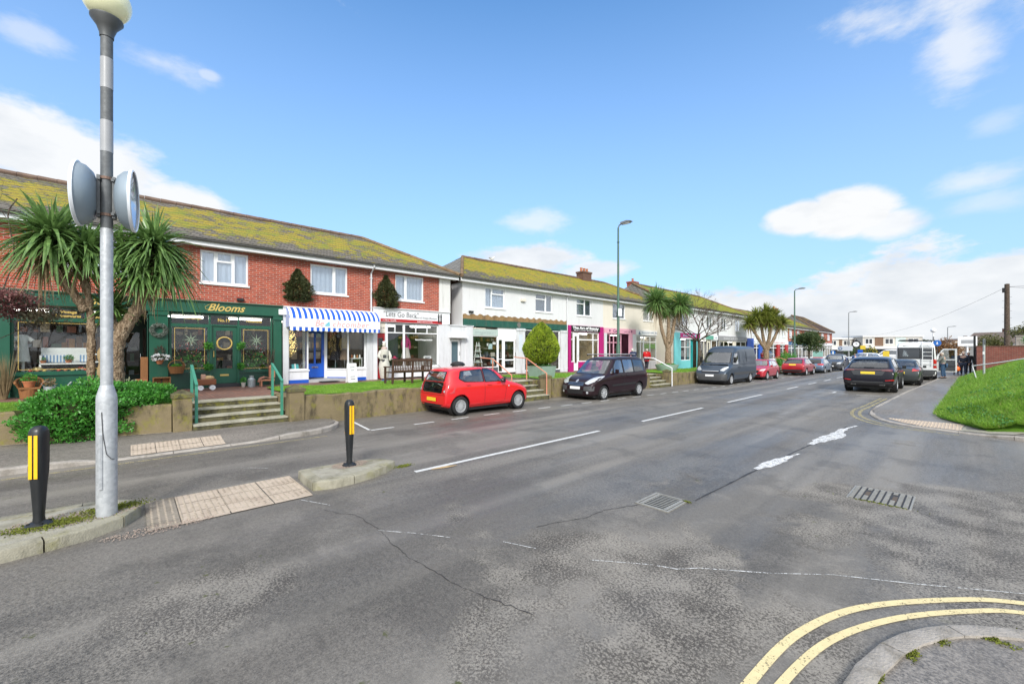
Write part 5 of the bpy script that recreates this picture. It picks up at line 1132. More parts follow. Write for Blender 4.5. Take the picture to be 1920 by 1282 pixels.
u4('far white building with red piers and a red lettered sign', 62, 71, [(64.5, 66, 3.75, 4.9, (1, 1), (), 'net'), (68.4, 69.6, 3.75, 4.9, (1, 1), (), 'net')], REND_W, WHITE, 'ooooooooo', RL, [(65.6, 66.8, REDP), (69.6, 70.7, REDP)])
u4('far red brick building with a white window and navy sign', 71, 79, [(71.8, 73.4, 3.75, 4.95, (1, 1), (), 'net'), (76, 77.5, 3.75, 4.95, (1, 1), (), 'net')], BRICK, NAVY, 'oooooooo', UPVC)
u4('farthest red brick end building with a blue sign', 79, 88, [(80.5, 82, 3.75, 4.95, (1, 1), (), 'net'), (85, 86.5, 3.75, 4.95, (1, 1), (), 'net')], BRICK, M('mid_blue_sign', (.05, .22, .42), .5), 'ooooooo', UPVC, hr=3.2)
chimney(-21.6, 79.2, 7.0, 1.9, 1.0, .8, 2, 'tall brick chimney with two pots between the far green and brown roofs', BRICK)
u4('distant brown roofed brick building at the end of the shopping parade', 89, 101, [(92, 94, 3.75, 4.95, (1, 1), (), 'net'), (97, 99, 3.75, 4.95, (1, 1), (), 'net')], BRICK, WHITE, '', GL, roofm=ROOF4, hl=.8, hr=3.5, ridge=8.3)

# ================================================================ STREET FURNITURE
# beacon pole on the larger island
t = thing('beacon_pole', 'tall galvanised crossing beacon pole with white bands and a cream globe on top', 'beacon pole', (-6.70, -.20, .12))
MB().lathe([(0, 0), (.092, 0), (.092, 1.34), (.088, 1.38), (.058, 1.50), (0, 1.50)], n=24).build('base_section', GALV, t, smooth='auto')
def tubez(z0, z1, r, mat, nm, r1=None): return MB().lathe([(0, z0), (r, z0), (r1 or r, z1), (0, z1)], n=20).build(nm, mat, t, smooth='auto')
DGALV = M('weathered_dark_steel', (.16, .17, .175), .6, .3, var=.35, vs=14)
tubez(1.50, 3.3, .055, GALV, 'pole'); tubez(3.3, 4.18, .0545, DGALV, 'pole'); tubez(4.18, 4.54, .0565, M('grey_white_band', (.34, .35, .36), .4, var=.12), 'white_band'); tubez(4.54, 4.91, .0545, DGALV, 'dark_band'); tubez(4.91, 5.26, .0565, M('grey_white_band', (.5, .51, .52), .4), 'white_band'); tubez(5.26, 5.54, .0545, DGALV, 'dark_band')
MB().lathe([(0, 5.50), (.062, 5.50), (.064, 5.54), (.09, 5.62), (.145, 5.70), (.145, 5.72), (0, 5.72)], n=24).build('globe_socket', M('dark_casting', (.10, .105, .105), .5, .4), t, smooth='auto')
g_ = NG('cream_globe'); g_.pbr((.80, .80, .52), .25, 0, .5, coat=.5, emit=(.9, .9, .6), es=.06)
MB().ball((0, 0, 5.92), .22, 28, 20).build('globe', g_.m, t, smooth=True)
MB().tube([(.088, -.04, 1.2), (.094, -.03, .95), (.096, .0, .72), (.092, .04, .66), (.07, .07, .65)], .004, 6).build('loose_wire', M('wire', (.08, .08, .08), .5), t)
MB().box(.06, .096, -.065, -.03, .32, .95, .01).build('access_door', GALV, t)
for z in (.42, .84): MB().lathe([(.057, z+3.02), (.064, z+3.02), (.064, z+3.05), (.057, z+3.05)], n=20).build('clamp_band', M('rusty_band', (.2, .13, .1), .6, .5), t)
DISHB = M('dish_grey', (.27, .33, .38), .45, .2, var=.06, vs=4); DISHW = M('dish_rim_white', (.72, .76, .80), .35, var=.03)
for sgn, rz in ((1, R(90-7)), (-1, R(-90-7))):
    d = bpy.data.objects.new('reflector_dish', None); C.objects.link(d); d.parent = t; d.location = (0, 0, 3.66); d.rotation_euler = (0, 0, rz)
    m = Matrix.Rotation(R(90), 4, 'Y')
    MB().lathe([(0, .095), (.17, .095), (.26, .12), (.315, .165), (.338, .225), (.344, .225), (.322, .16), (.265, .108), (.17, .08), (0, .08)], n=40, rot=m).build('shell', DISHB, d, smooth='auto')
    MB().lathe([(.335, .215), (.356, .215), (.358, .24), (.345, .248), (.335, .24)], n=40, rot=m).build('rim', DISHW, d, smooth='auto')
    MB().lathe([(0, .15), (.18, .155), (.28, .18), (.335, .22)], n=40, rot=m).build('mirror_face', M('dish_mirror', (.62, .70, .80), .12, .55, var=.02), d, smooth='auto')
    MB().box(.05, .08, -.045, .045, -.24, .24, .004).box(.045, .07, -.07, .07, .18, .21).box(.045, .07, -.07, .07, -.21, -.18).build('bracket', DGALV, d)

YREF = M('yellow_reflector', (.85, .46, .01), .35, var=.03, emit=(.9, .5, .02), es=.05); BOLL = M('black_bollard_plastic', (.016, .018, .02), .38, var=.2, vs=5)
def bollard(x, y, z, rz, label, both=False):
    t = thing('bollard', label, 'bollard', (x, y, z), rz, 'bollards on the traffic islands'); H = 1.08; t.scale = (.82, .82, 1); mb = MB(); rings = []; n = 28
    for h, a, b in ((.03, .062, .055), (.10, .055, .048), (.14, .056, .050), (.45, .078, .068), (.58, .093, .080), (.70, .097, .083), (.96, .099, .085), (1.02, .094, .080), (1.055, .075, .064), (1.075, .045, .038), (H, .012, .01)):
        r_ = []
        for k in range(n):
            q = 2*math.pi*k/n; c, s = math.cos(q), math.sin(q); e = .72; gr = 1-(.10 if abs(s) > .86 and .5 < h < 1.0 else 0)
            r_.append(mb.b.verts.new((math.copysign(abs(c)**e, c)*a*gr, math.copysign(abs(s)**e, s)*b*gr, h)))
        rings.append(r_)
    for r0, r1 in zip(rings, rings[1:]):
        for k in range(n): mb.b.faces.new((r0[k], r0[(k+1) % n], r1[(k+1) % n], r1[k]))
    mb.b.faces.new(rings[-1]); mb.build('body', BOLL, t, smooth='auto')
    mb = MB().lathe([(0, 0), (.135, 0), (.135, .012), (.12, .022), (.06, .05), (0, .05)], n=24)
    for k in range(4): a = k*math.pi/2+.78; mb.lathe([(0, .02), (.018, .02), (.018, .04), (0, .04)], (.10*math.cos(a), .10*math.sin(a), 0), 8)
    mb.build('base_flange', BOLL, t, smooth='auto')
    for s in ((1, -1) if both else (1,)):
        for yy in (-.028, .028): MB().box(s*.0965, s*.104, yy-.019, yy+.019, .52, .985, .004).build('reflective_strip', YREF, t)
    return t
bollard(-6.80, -.73, .125, R(-26), 'black bollard with two bright yellow strips beside the beacon pole')
bollard(-6.86, 2.66, .125, R(6), 'black bollard with yellow strips standing on the smaller island', True)

def rail(name, pts, r, mat, label, posts=(), cat='handrail'):
    t = thing(name, label, cat, pts[0]); MB().tube(pts, r, 8).build('rail', mat, t, world=True, smooth='auto')
    for p, zt in posts: MB().tube([p, (p[0], p[1], zt)], r, 8).build('post', mat, t, world=True, smooth='auto')
    return t
def flatrail(pts, w, h, mat, label, posts):
    t = thing('handrail', label, 'handrail', pts[0]); mb = MB()
    for a, b in zip(pts, pts[1:]):
        a, b = Vector(a), Vector(b); d = b-a; mb.obox((a+b)/2, (w, d.length+.01, h), ((math.asin(max(-1, min(1, d.z/d.length))) if abs(d.x) < 1e-6 else 0), 0, 0) if abs(d.y) > abs(d.x) else (0, -math.asin(d.z/d.length), 0) ) if abs(d.y) > abs(d.x) else mb.obox((a+b)/2, (d.length+.01, w, h), (0, -math.atan2(d.z, d.x), 0))
    mb.build('rail', mat, t, world=True)
    for p, zt in posts: MB().box(p[0]-w/2, p[0]+w/2, p[1]-w/2, p[1]+w/2, p[2], zt).build('post', mat, t, world=True)
    return t
flatrail([(-13.55, 3.02, 1.62), (-12.45, 3.02, 1.18)], .06, .035, RAILG, 'green metal handrail on the right of the widest steps', [((-13.5, 3.02, .7), 1.6), ((-12.5, 3.02, .26), 1.19)])
flatrail([(-13.55, 1.17, 1.62), (-12.45, 1.17, 1.18)], .06, .035, RAILG, 'green metal handrail on the left of the widest steps', [((-13.5, 1.17, .7), 1.6), ((-12.5, 1.17, .26), 1.19)])
rail('handrail', [(-13.9, 12.9, 1.68), (-13.1, 12.9, 1.64), (-11.9, 12.9, 1.02), (-11.9, 12.9, .02)], .024, SALMON, 'salmon pink handrail nearer the round conifer', [((-13.1, 12.9, .7), 1.64)])
rail('handrail', [(-13.9, 10.95, 1.68), (-13.1, 10.95, 1.64), (-11.95, 10.95, 1.02), (-11.95, 10.95, .02)], .024, SALMON, 'salmon pink handrail just above the red hatchback roof', [((-13.1, 10.95, .7), 1.64)])
rail('handrail', [(-13.6, 23.75, 1.52), (-13.0, 23.75, 1.5), (-11.8, 23.75, .92), (-11.8, 23.75, -.15)], .03, WHITE, 'white handrail beside the steps behind the people carrier')
rail('handrail', [(-13.6, 49.3, 1.2), (-12.8, 49.3, 1.15), (-11.8, 49.3, .65), (-11.8, 49.3, -.3)], .03, SALMON, 'far salmon handrail right of the small red car')
t = thing('handrail', 'long sloping galvanised handrail across the grass bank', 'handrail', (.30, 34.2, .2))
MB().tube([(.24, 34.0, 1.12), (1.3, 34.0, 1.36), (2.45, 34.0, 1.66), (3.3, 34, 1.9)], .03, 8).build('rail', GALV, t, world=True)
for x, z in ((.26, 1.12), (2.05, 1.56)): MB().tube([(x, 34.0, z), (x+.16, 33.9, zb(x, 34)-.05)], .028, 8).build('post', GALV, t, world=True)
t = thing('sign_post', 'plain grey steel sign post standing in the grass bank', 'post', (.72, 35.8, .3)); MB().tube([(0, 0, -.1), (0, 0, 2.32)], .05, 12).build('pole', GALV, t); MB().box(-.02, .06, -.1, .1, 2.02, 2.3).build('bracket', DGALV, t); MB().box(-.052, .02, -.055, .03, 1.45, 1.6).build('sticker', UPVC, t)
t = thing('sign_post', 'black painted post at the near end of the brick wall', 'post', (.46, 45.6, .1)); MB().box(-.06, .06, -.06, .06, 0, 2.95, .01).build('pole', BLACK, t)
t = thing('garden_wall', 'red brown brick garden wall beyond the grass bank', 'wall', (.55, 44.5, 0)); MB().box(.55, 3.05, 44.4, 44.65, -.1, 2.24).box(.55, .8, 44.65, 56, -.1, 2.24).build('brickwork', BRICK_WALL, t, world=True); MB().box(.52, 3.08, 44.37, 44.68, 2.242, 2.30).build('coping', BRICK_DARK, t, world=True)
t = thing('gate_pier', 'tall square concrete gate pier right of the brick wall', 'pier', (2.62, 46.5, 0)); MB().box(-.2, .2, -.2, .2, 0, 2.95, .02).box(-.24, .24, -.24, .24, 2.95, 3.03, .01).build('pier', KERB, t); MB().box(.2, 2.4, -.05, .05, 2.45, 2.66).build('beam', BARK_D, t)

def street_lamp(x, y, z, h, label, mat, r=.085, arm=.55):
    t = thing('street_lamp', label, 'street lamp', (x, y, z), 0, 'lamp posts along the street'); k = h*.2
    MB().lathe([(0, 0), (r*1.35, 0), (r*1.35, k), (r*.9, k+.12), (r*.55, h-.1), (r*.5, h), (0, h)], n=14).build('column', mat, t, smooth='auto')
    MB().tube([(0, 0, h-.05), (arm*.2, 0, h+.12), (arm, 0, h+.17)], r*.42, 8).build('arm', M('lamp_grey', (.22, .23, .24), .5, .4), t)
    o = MB().prism([(arm-.1, h+.12), (arm+.55, h+.16), (arm+.55, h+.20), (arm+.3, h+.27), (arm-.1, h+.24)], 'y', -.13, .13, .01).build('lantern', M('lamp_grey', (.22, .23, .24), .5, .4), t)
    MB().box(arm+.05, arm+.45, -.09, .09, h+.10, h+.138).build('lens', M('lamp_lens', (.6, .62, .62), .2), t); return t
LG = M('green_lamp_column', (.06, .13, .09), .5, var=.2)
l1 = street_lamp(-13.25, 20.3, .55, 8.35, 'tall green lamp column rising behind the purple people carrier', LG, .085, .3)
MB().box(.10, .13, -.16, .16, 3.35, 3.78).build('notice_plate', UPVC, l1); MB().lathe([(.06, 7.5), (.09, 7.52), (.06, 7.54)], n=10).build('collar', LG, l1)
street_lamp(-13.3, 56.4, -.1, 8.9, 'lamp column behind the small bushy tree and red crossover', LG, .11, .5)
street_lamp(-14.6, 98, -.4, 9.2, 'thin lamp column in front of the flat-roofed shops', M('lamp_grey_column', (.20, .21, .21), .5), .11, .7)
street_lamp(-2.9, 146, 0, 7.4, 'distant lamp column above the open van door', M('lamp_grey_column', (.20, .21, .21), .5), .13, .9); street_lamp(4.1, 139, 0, 5.2, 'short distant lamp post above the left end of the brick wall', M('lamp_grey_column', (.20, .21, .21), .5), .09, .5)
street_lamp(12.2, 128, 0, 7.2, 'far lamp post near the right edge beyond the gate pier', M('lamp_grey_column', (.20, .21, .21), .5), .1, .6)
t = thing('beacon_pole', 'distant crossing beacon with banded pole and white globe above the white van', 'beacon pole', (-4.16, 113.8, 0)); MB().ball((0, 0, 5.7), .42, 12, 8).build('globe', UPVC, t, smooth=True)
for k in range(6): MB().tube([(0, 0, k*.9), (0, 0, k*.9+.9)], .10, 8).build('pole_band', UPVC if k % 2 else M('grey_band', (.15, .15, .16), .5), t)
# telegraph pole
t = thing('telegraph_pole', 'weathered wooden telegraph pole with climbing pegs and wires at the right', 'telegraph pole', (3.05, 69.9, 0))
MB().lathe([(0, 0), (.235, 0), (.19, 9.1), (0, 9.15)], n=12).build('pole', BARK_D, t, smooth='auto'); MB().box(-.35, -.15, -.1, .1, 8.2, 8.7).build('junction_box', BLACK, t)
for k in range(7):
    for s in (-1, 1): MB().tube([(s*.15, s*.15, 3+k*.75+(s*.2)), (s*.36, s*.36, 3+k*.75+(s*.2))], .014, 5).build('climbing_peg', DGALV, t)
WIRE = M('cable', (.03, .03, .03), .6)
def wire(a, b, sag, r=.014):
    a, b = Vector(a), Vector(b); return [tuple(a.lerp(b, k/16)-Vector((0, 0, sag*4*(k/16)*(1-k/16)))) for k in range(17)]
MB().tube(wire((0, 0, 8.8), (22, -24, 8.9), .9), .014, 5).tube(wire((0, 0, 8.8), (30, 6, 8.0), 1.2), .014, 5).tube(wire((0, 0, 8.8), (-25, 70, 6.0), 2.2), .012, 4).build('wires', WIRE, t)

# bench with its back to the road
t = thing('park_bench', 'dark brown wooden bench with its slatted back to the road', 'bench', (-14.15, 7.88, .755), 0)
BL = .80
MB().box(-.62, -.10, -BL, BL, .40, .435).build('seat', WOOD_B, t); mb = MB()
n = 22
for k in range(n): y = -BL+.10+(2*BL-.2)*k/(n-1); mb.obox((.01, y, .665), (.02, .038, .38), (0, R(8), 0))
mb.build('slats', WOOD_B, t)
MB().obox((.035, 0, .87), (.045, 2*BL, .07), (0, R(8), 0), .006).obox((-.025, 0, .47), (.045, 2*BL, .06), (0, R(8), 0), .006).build('back_rail', WOOD_B, t)
mb = MB().prism([(-BL+.1, .90)]+[(-BL+.1+(2*BL-.2)*k/10, .905+.045*math.sin(math.pi*k/10)) for k in range(1, 10)]+[(BL-.1, .90)], 'x', .02, .06); mb.build('arched_top', WOOD_B, t)
for y in (-BL, 0, BL):
    MB().obox((-.01, y, .455), (.06, .07, .93), (0, R(4), 0)).build('leg', WOOD_B, t); MB().box(-.66, -.60, y-.035, y+.035, 0, .60 if y else .42).build('leg', WOOD_B, t)
    if y: MB().box(-.70, .0, y-.045, y+.045, .60, .64).build('armrest', WOOD_B, t)
MB().box(-.62, -.56, -BL, BL, .14, .20).build('stretcher', WOOD_B, t)
t = thing('litter_bin', 'black litter bin just behind the roof of the red hatchback', 'bin', (-14.4, 10.12, .76)); MB().lathe([(0, 0), (.24, 0), (.26, .6), (0, .6)], n=16).build('body', BLACK, t); MB().lathe([(0, .60), (.31, .60), (.31, .66), (.22, .74), (0, .78)], n=16).build('lid', BLACK, t, smooth='auto')
t = thing('pavement_sign', 'narrow white double sided sign board standing before the shop with the awning', 'sign board', (-16.95, 6.66, zw(6.6)))
for s in (-1, 1): MB().obox((s*.09, 0, .40), (.025, .36, .78), (0, R(s*-10), 0)).build('panel', UPVC, t)
for z, w_ in ((.62, .2), (.5, .16), (.25, .2), (.15, .2)): MB().obox((.104+(.4-z)*.17, 0, z), (.006, w_, .03), (0, R(-10), 0)).build('printed_line', PENC, t)

# planters and shrubs in them
def leafmass(name, mat, c, r, n, size, parent, low=None, shell=.55, lump=.18, seed=0, up=.5, wfac=.45, core=None):
    p, u = cloud(c, r, n, shell, low, lump, seed); d = u+rng.normal(size=u.shape)*.7; d[:, 2] += up
    return fast_mesh(name, leaves(p, d, size, size*wfac), 4, mat, parent)
t = thing('planter', 'square tapered sage green planter on the verge holding the round conifer', 'planter', (-13.75, 14.55, .66)); mb = MB(); a, b = .42, .50
v0 = [mb.b.verts.new((x*a, y*a, 0)) for x, y in ((-1, -1), (1, -1), (1, 1), (-1, 1))]; v1 = [mb.b.verts.new((x*b, y*b, .58)) for x, y in ((-1, -1), (1, -1), (1, 1), (-1, 1))]
mb.b.faces.new(v0[::-1]); mb.b.faces.new(v1)
for i in range(4): mb.b.faces.new((v0[i], v0[(i+1) % 4], v1[(i+1) % 4], v1[i]))
mb.build('trough', SAGE, t); MB().box(-.45, .45, -.45, .45, .581, .60).build('soil', M('dark_soil', (.03, .022, .015), .95), t)
t = thing('conifer', 'round clipped golden green conifer growing in the square planter', 'conifer', (-13.75, 14.55, 1.26)); MB().tube([(0, 0, -.05), (.02, 0, .25)], .06, 8).build('trunk', BARK_D, t)
mb = MB()
def cone_pts(n, shell, seed=1):
    from mathutils import noise
    a = rng.random(n)*6.283; h = rng.random(n); prof = np.interp(h, [0, .06, .18, .34, .5, .7, .86, 1], [.45, .74, .97, 1.03, .98, .76, .48, .06]); rad = prof*.82*(shell+(1-shell)*rng.random(n)**.5)
    k = np.array([noise.noise(Vector((math.cos(q)*2, math.sin(q)*2, z*4+seed))) for q, z in zip(a, h)]); rad = rad*(1+.14*k)
    p = np.stack([rad*np.cos(a), rad*np.sin(a), .10+h*1.95], 1); u = np.stack([np.cos(a), np.sin(a), np.interp(h, [0, .5, 1], [-.5, .5, 1.4])], 1); return p, u
p, u = cone_pts(17000, .82); d = u+rng.normal(size=u.shape)*.5; d[:, 2] += .6
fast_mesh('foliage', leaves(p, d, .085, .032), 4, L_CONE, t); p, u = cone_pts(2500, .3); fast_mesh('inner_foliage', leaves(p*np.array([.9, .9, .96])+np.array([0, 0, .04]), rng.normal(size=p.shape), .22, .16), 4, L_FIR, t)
leafmass('fallen_trim', L_BUSH, (0, 0, -.02), (.5, .5, .1), 500, .09, t, low=-.03)['kind'] = 'stuff'

def fir(x, y, z, w_, h, label):
    t = thing('wall_christmas_tree', label, 'christmas tree', (x, y, z)); n = 7500; hh = rng.random(n)**1.25
    a = (rng.random(n)-.5)*math.pi; prof = np.interp(hh, [0, .12, .35, .6, .8, 1], [.62, .98, 1.02, .78, .34, .1]); from mathutils import noise
    k = np.array([noise.noise(Vector((q*2.4, zz*7, y))) for q, zz in zip(a, hh)]); rad = prof*w_/2*(.45+.6*rng.random(n)**.6)*(1+.65*k)
    p = np.stack([np.abs(rad*np.cos(a))*.75, rad*np.sin(a), hh*h], 1); d = np.stack([np.cos(a), np.sin(a), .1+0*a], 1)+rng.normal(size=(n, 3))*.5
    fast_mesh('foliage', leaves(p, d, .085, .03), 4, L_FIR, t); MB().tube([(.03, 0, -.05), (.03, 0, h)], .02, 6).build('trunk', BARK_D, t)
    k = rng.integers(0, n, 130); q = p[k]*np.array([1.05, 1.02, 1]); o = fast_mesh('fairy_lights', leaves(q, rng.normal(size=q.shape), .03, .03), 4, M('unlit_bulb', (.6, .5, .2), .3), t); o['kind'] = 'stuff'
fir(XF+.02, 4.90, 3.93, 1.05, 1.30, 'small fir tree fixed to the brick wall above the awning'); fir(XF+.02, 8.64, 3.93, 1.08, 1.5, 'small fir tree fixed to the brick wall above the white and red sign')

# ================================================================ TREES AND SHRUBS
def crown(name, c, r, n, mat, parent, width=.045, lo=-.75, droop=.55, fall=0, seed=0):
    """a rosette of strap leaves arching out of one point; leaves get limper towards the bottom"""
    v = rng.random(n); el = np.arcsin(lo+(1-lo)*v); a = rng.random(n)*6.283; L = r*(.78+.34*rng.random(n)); dr = droop*(.4+.9*rng.random(n))*(1.15-.8*np.sin(np.clip(el, 0, 2)))
    d = np.stack([np.cos(a)*np.cos(el), np.sin(a)*np.cos(el), np.sin(el)], 1); s = nrm(np.cross(d, np.array([0, 0, 1.0])+rng.normal(size=(n, 3))*.25)); W = width*(.7+.6*rng.random(n))
    T = [0, .25, .5, .75, 1]; WT = [.5, 1, .95, .6, .06]; rows = []
    off = rng.normal(size=(n, 3))*r*.06; off[:, 2] -= rng.random(n)*r*.22
    for tt, wt in zip(T, WT):
        p = off+d*(L*tt)[:, None]; p[:, 2] -= dr*L*tt**2.2; rows.append((p-s*(W*wt/2)[:, None], p+s*(W*wt/2)[:, None]))
    co = np.stack([q for rr in rows for q in rr], 1)+np.array(c); nn = 10; idx = np.array([[2*i, 2*i+1, 2*i+3, 2*i+2] for i in range(4)])
    idx = (np.arange(n)[:, None, None]*nn+idx[None]).reshape(-1); return fast_mesh(name, co.reshape(-1, 3), 4, mat, parent, idx=idx)
t = thing('cordyline_palm', 'large near cordyline palm with two drooping heads behind the beacon pole', 'palm tree', (-13.9, -.3, .72))
MB().tube(spline([(.0, .0, -.2), (.02, .02, .5), (.02, .02, 1.05), (0, .08, 1.45), (0, .25, 1.85), (-.02, .5, 2.35), (0, .75, 2.95), (0, .85, 3.5)], 5), [.215]*3+[.2]*4+[.19]*6+[.17]*8+[.15]*8+[.13]*12, 14) if 0 else None
def trunk(pts, r0, r1, mat=BARK, par=None, n=12, name='trunk'):
    P = spline(pts, 6); m = len(P); mb = MB().tube(P, [r0+(r1-r0)*(i/(m-1))+.012*math.sin(i*2.1) for i in range(m)], n); mb.jitter(.022, 5); return mb.build(name, mat, par, smooth=True)
trunk([(.02, .03, -.2), (.02, .03, .6), (.02, .03, 1.15), (0, .10, 1.6), (0, .30, 2.05), (0, .45, 2.4), (0, .62, 3.0), (.05, .78, 3.9)], .185, .10, par=t)
trunk([(0, -.38, -.2), (0, -.38, .8), (0, -.38, 1.7), (0, -.40, 2.35), (0, -.48, 3.0), (-.1, -.45, 3.75)], .08, .065, par=t); trunk([(0, -.46, 2.2), (0, -.66, 2.6), (0, -.95, 3.1), (0, -1.1, 3.7)], .10, .085, par=t, name='branch')
trunk([(0, .15, 1.75), (-.2, -.02, 2.0), (-.3, -.05, 2.3)], .10, .07, par=t, name='branch'); trunk([(0, .5, 2.5), (.12, .62, 2.8), (.2, .60, 3.1)], .09, .07, par=t, name='branch')
trunk([(.12, -.14, -.2), (.12, -.15, 1.15), (.12, -.13, 1.3)], .13, .11, M('split_stump', (.36, .26, .13), .9, var=.3, bs=.6), t, name='stump')
for (x, y, z, r, n, dr) in ((.0, -.98, 3.95, 1.08, 400, .62), (.05, -.42, 3.75, .92, 300, .62), (.0, .72, 4.02, 1.06, 430, .60), (.25, .52, 3.22, .74, 240, .50), (-.32, -.02, 2.42, .66, 190, .30), (.0, 1.0, 3.5, .85, 220, .95), (.0, .2, 3.7, .85, 180, .7)):
    crown('crown', (x, y, z), r, n, L_PALM, t, .064, -.50, dr*.9)
for (x, y, z, r, n) in ((.0, -1.1, 3.45, .75, 150), (.02, .80, 3.55, .7, 170), (.15, .5, 3.0, .5, 90), (0, -.55, 3.4, .6, 90)):
    crown('dead_leaves', (x, y, z), r, n, L_DRY, t, .028, -.98, .8)
def palm(x, y, z, label, stems, heads, n=360, r=1.05, mat=L_PALM, w=.05, tr=.18, lo=-.65, dr=.5):
    t = thing('cordyline_palm', label, 'palm tree', (x, y, z))
    for k, s in enumerate(stems): trunk(s, tr if k == 0 else tr*.62, tr*.7 if k == 0 else tr*.4, par=t, n=10, name='trunk' if k == 0 else 'branch')
    for h in heads: crown('crown', h[:3], h[3] if len(h) > 3 else r, n, mat, t, w, lo, dr); crown('dead_leaves', (h[0], h[1], h[2]-.3), (h[3] if len(h) > 3 else r)*.72, n//5, L_DRY, t, w*.7, -.98, .8)
    return t
palm(-14.5, 28.6, .9, 'tall twin headed cordyline palm growing from the round planter', [[(0, 0, -.1), (0, 0, .8), (0, 0, 1.45)], [(0, -.03, 1.2), (-.15, -.25, 1.9), (-.35, -.38, 2.9), (-.48, -.52, 4.3)], [(0, .03, 1.2), (.15, .25, 1.9), (.25, .35, 2.9), (.45, .5, 4.1)], [(0, 0, 1.6), (.0, .05, 2.6), (0, .1, 3.8)]],
     [(-.58, -.62, 4.75, 1.25), (.60, .66, 4.5, 1.12), (-.3, .2, 4.3, .9)], 560, 1.2, L_PALM, .07, .25, -.8, .22)
t = thing('planter', 'round sage green planter at the foot of the twin headed palm', 'planter', (-14.5, 28.4, zw(28)+.02)); MB().lathe([(0, 0), (.62, 0), (.80, .42), (.80, .48), (.70, .48), (.68, .38), (0, .38)], n=28).build('bowl', SAGE, t, smooth='auto'); leafmass('underplanting', L_BUSH, (0, 0, .42), (.7, .7, .16), 900, .09, t)
palm(-13.9, 48.4, .1, 'many stemmed bushy cordyline palm beyond the grey van', [[(0, 0, -.1), (0, 0, 1.2), (0, 0, 2.1)], [(0, 0, 1.9), (-.5, -.5, 2.9), (-1.1, -1.15, 4.4)], [(0, 0, 1.9), (-.2, -.2, 3.0), (-.4, -.45, 5.0)], [(0, 0, 1.9), (.2, .2, 3.0), (.4, .45, 4.9)], [(0, 0, 1.8), (.5, .5, 2.9), (.9, 1.0, 4.3)], [(0, 0, 1.9), (.3, -.1, 3.2), (.5, -.1, 4.6)]],
     [(-1.15, -1.25, 4.8, 1.15), (-.65, -.75, 5.5, 1.1), (0, 0, 5.9, 1.1), (.55, .6, 5.5, 1.1), (1.0, 1.1, 4.8, 1.15), (.3, -.3, 5.0, 1.1), (-.3, .2, 5.1, 1.1)], 300, 1.1, L_PALM2, .08, .3, -.7, .22)

def branches(mb, p, d, L, r, lvl, spread=.6, tips=None, up=.18):
    q = p+d*L; m = (p+q)/2+Vector((random.uniform(-1, 1), random.uniform(-1, 1), random.uniform(-1, 1)))*L*.08; mb.tube([p, m, q], [r, r*.85, r*.68], 6 if lvl > 2 else 4, cap=False)
    if lvl == 0:
        if tips is not None: tips.append(q)
        return
    for k in range(3 if random.random() < .45 else 2):
        nd = (d+Vector((random.gauss(0, spread), random.gauss(0, spread), random.gauss(0, spread*.7)+up))).normalized(); branches(mb, q, nd, L*random.uniform(.66, .86), r*.64, lvl-1, spread, tips, up)
random.seed(21)
t = thing('bare_tree', 'leafless spreading street tree in front of the cyan shop', 'tree', (-13.9, 32.3, .45)); MB().tube([(0, 0, -.1), (.03, 0, 1.2), (0, .03, 2.3)], [.14, .11, .10], 10).build('trunk', BARK_D, t, smooth=True)
for k in range(5):
    a = k*1.2566; mb = MB(); branches(mb, Vector((0, 0, 2.2)), Vector((math.cos(a)*1.05, math.sin(a)*1.05, .62)).normalized(), 1.0, .062, 7, .52, None, .08); mb.build('branch', BARK_D, t)
mb = MB(); branches(mb, Vector((0, 0, 2.2)), Vector((0, 0, 1)), 1.1, .065, 7, .5); mb.build('branch', BARK_D, t)
random.seed(5)
def tree(x, y, z, h, r, label, mat=L_DARK, n=7000, leaf=.16, tr=.16, th=None, name='broadleaf_tree', cat='tree', group=None, blobs=9, flat=.75):
    t = thing(name, label, cat, (x, y, z), 0, group); th = th if th is not None else h-2*r*flat
    MB().tube([(0, 0, -.2), (.05, 0, th*.6), (0, .05, h-r)], [tr, tr*.8, tr*.5], 8).build('trunk', BARK_D, t, smooth=True); P = []; U = []
    for k in range(blobs):
        u = nrm(np.array([rng.normal(), rng.normal(), rng.normal()*.7]))*(.55 if k else 0); c = (u[0]*r, u[1]*r, h-r*flat+u[2]*r*flat); p, q = cloud(c, (r*.52, r*.52, r*flat*.5), n//blobs, .35, None, .4, k); P.append(p); U.append(q)
    p = np.concatenate(P); u = np.concatenate(U); fast_mesh('crown', leaves(p, u+rng.normal(size=u.shape)*.8, leaf, leaf*.5), 4, mat, t); return t
tree(-12.3, 58, -.25, 4.4, 1.75, 'small dense bushy tree over the red crossover roof', L_DARK, 9000, .17, .13, flat=.72)
def shrub(x, y, z, r, label, mat=L_BUSH, n=4000, leaf=.09, name='shrub', low=None, seed=0, up=.5, shell=.6):
    t = thing(name, label, 'shrub', (x, y, z)); leafmass('foliage', mat, (0, 0, r[2]*.5), r, n, leaf, t, low=low, seed=seed, up=up, shell=shell, lump=.3); return t
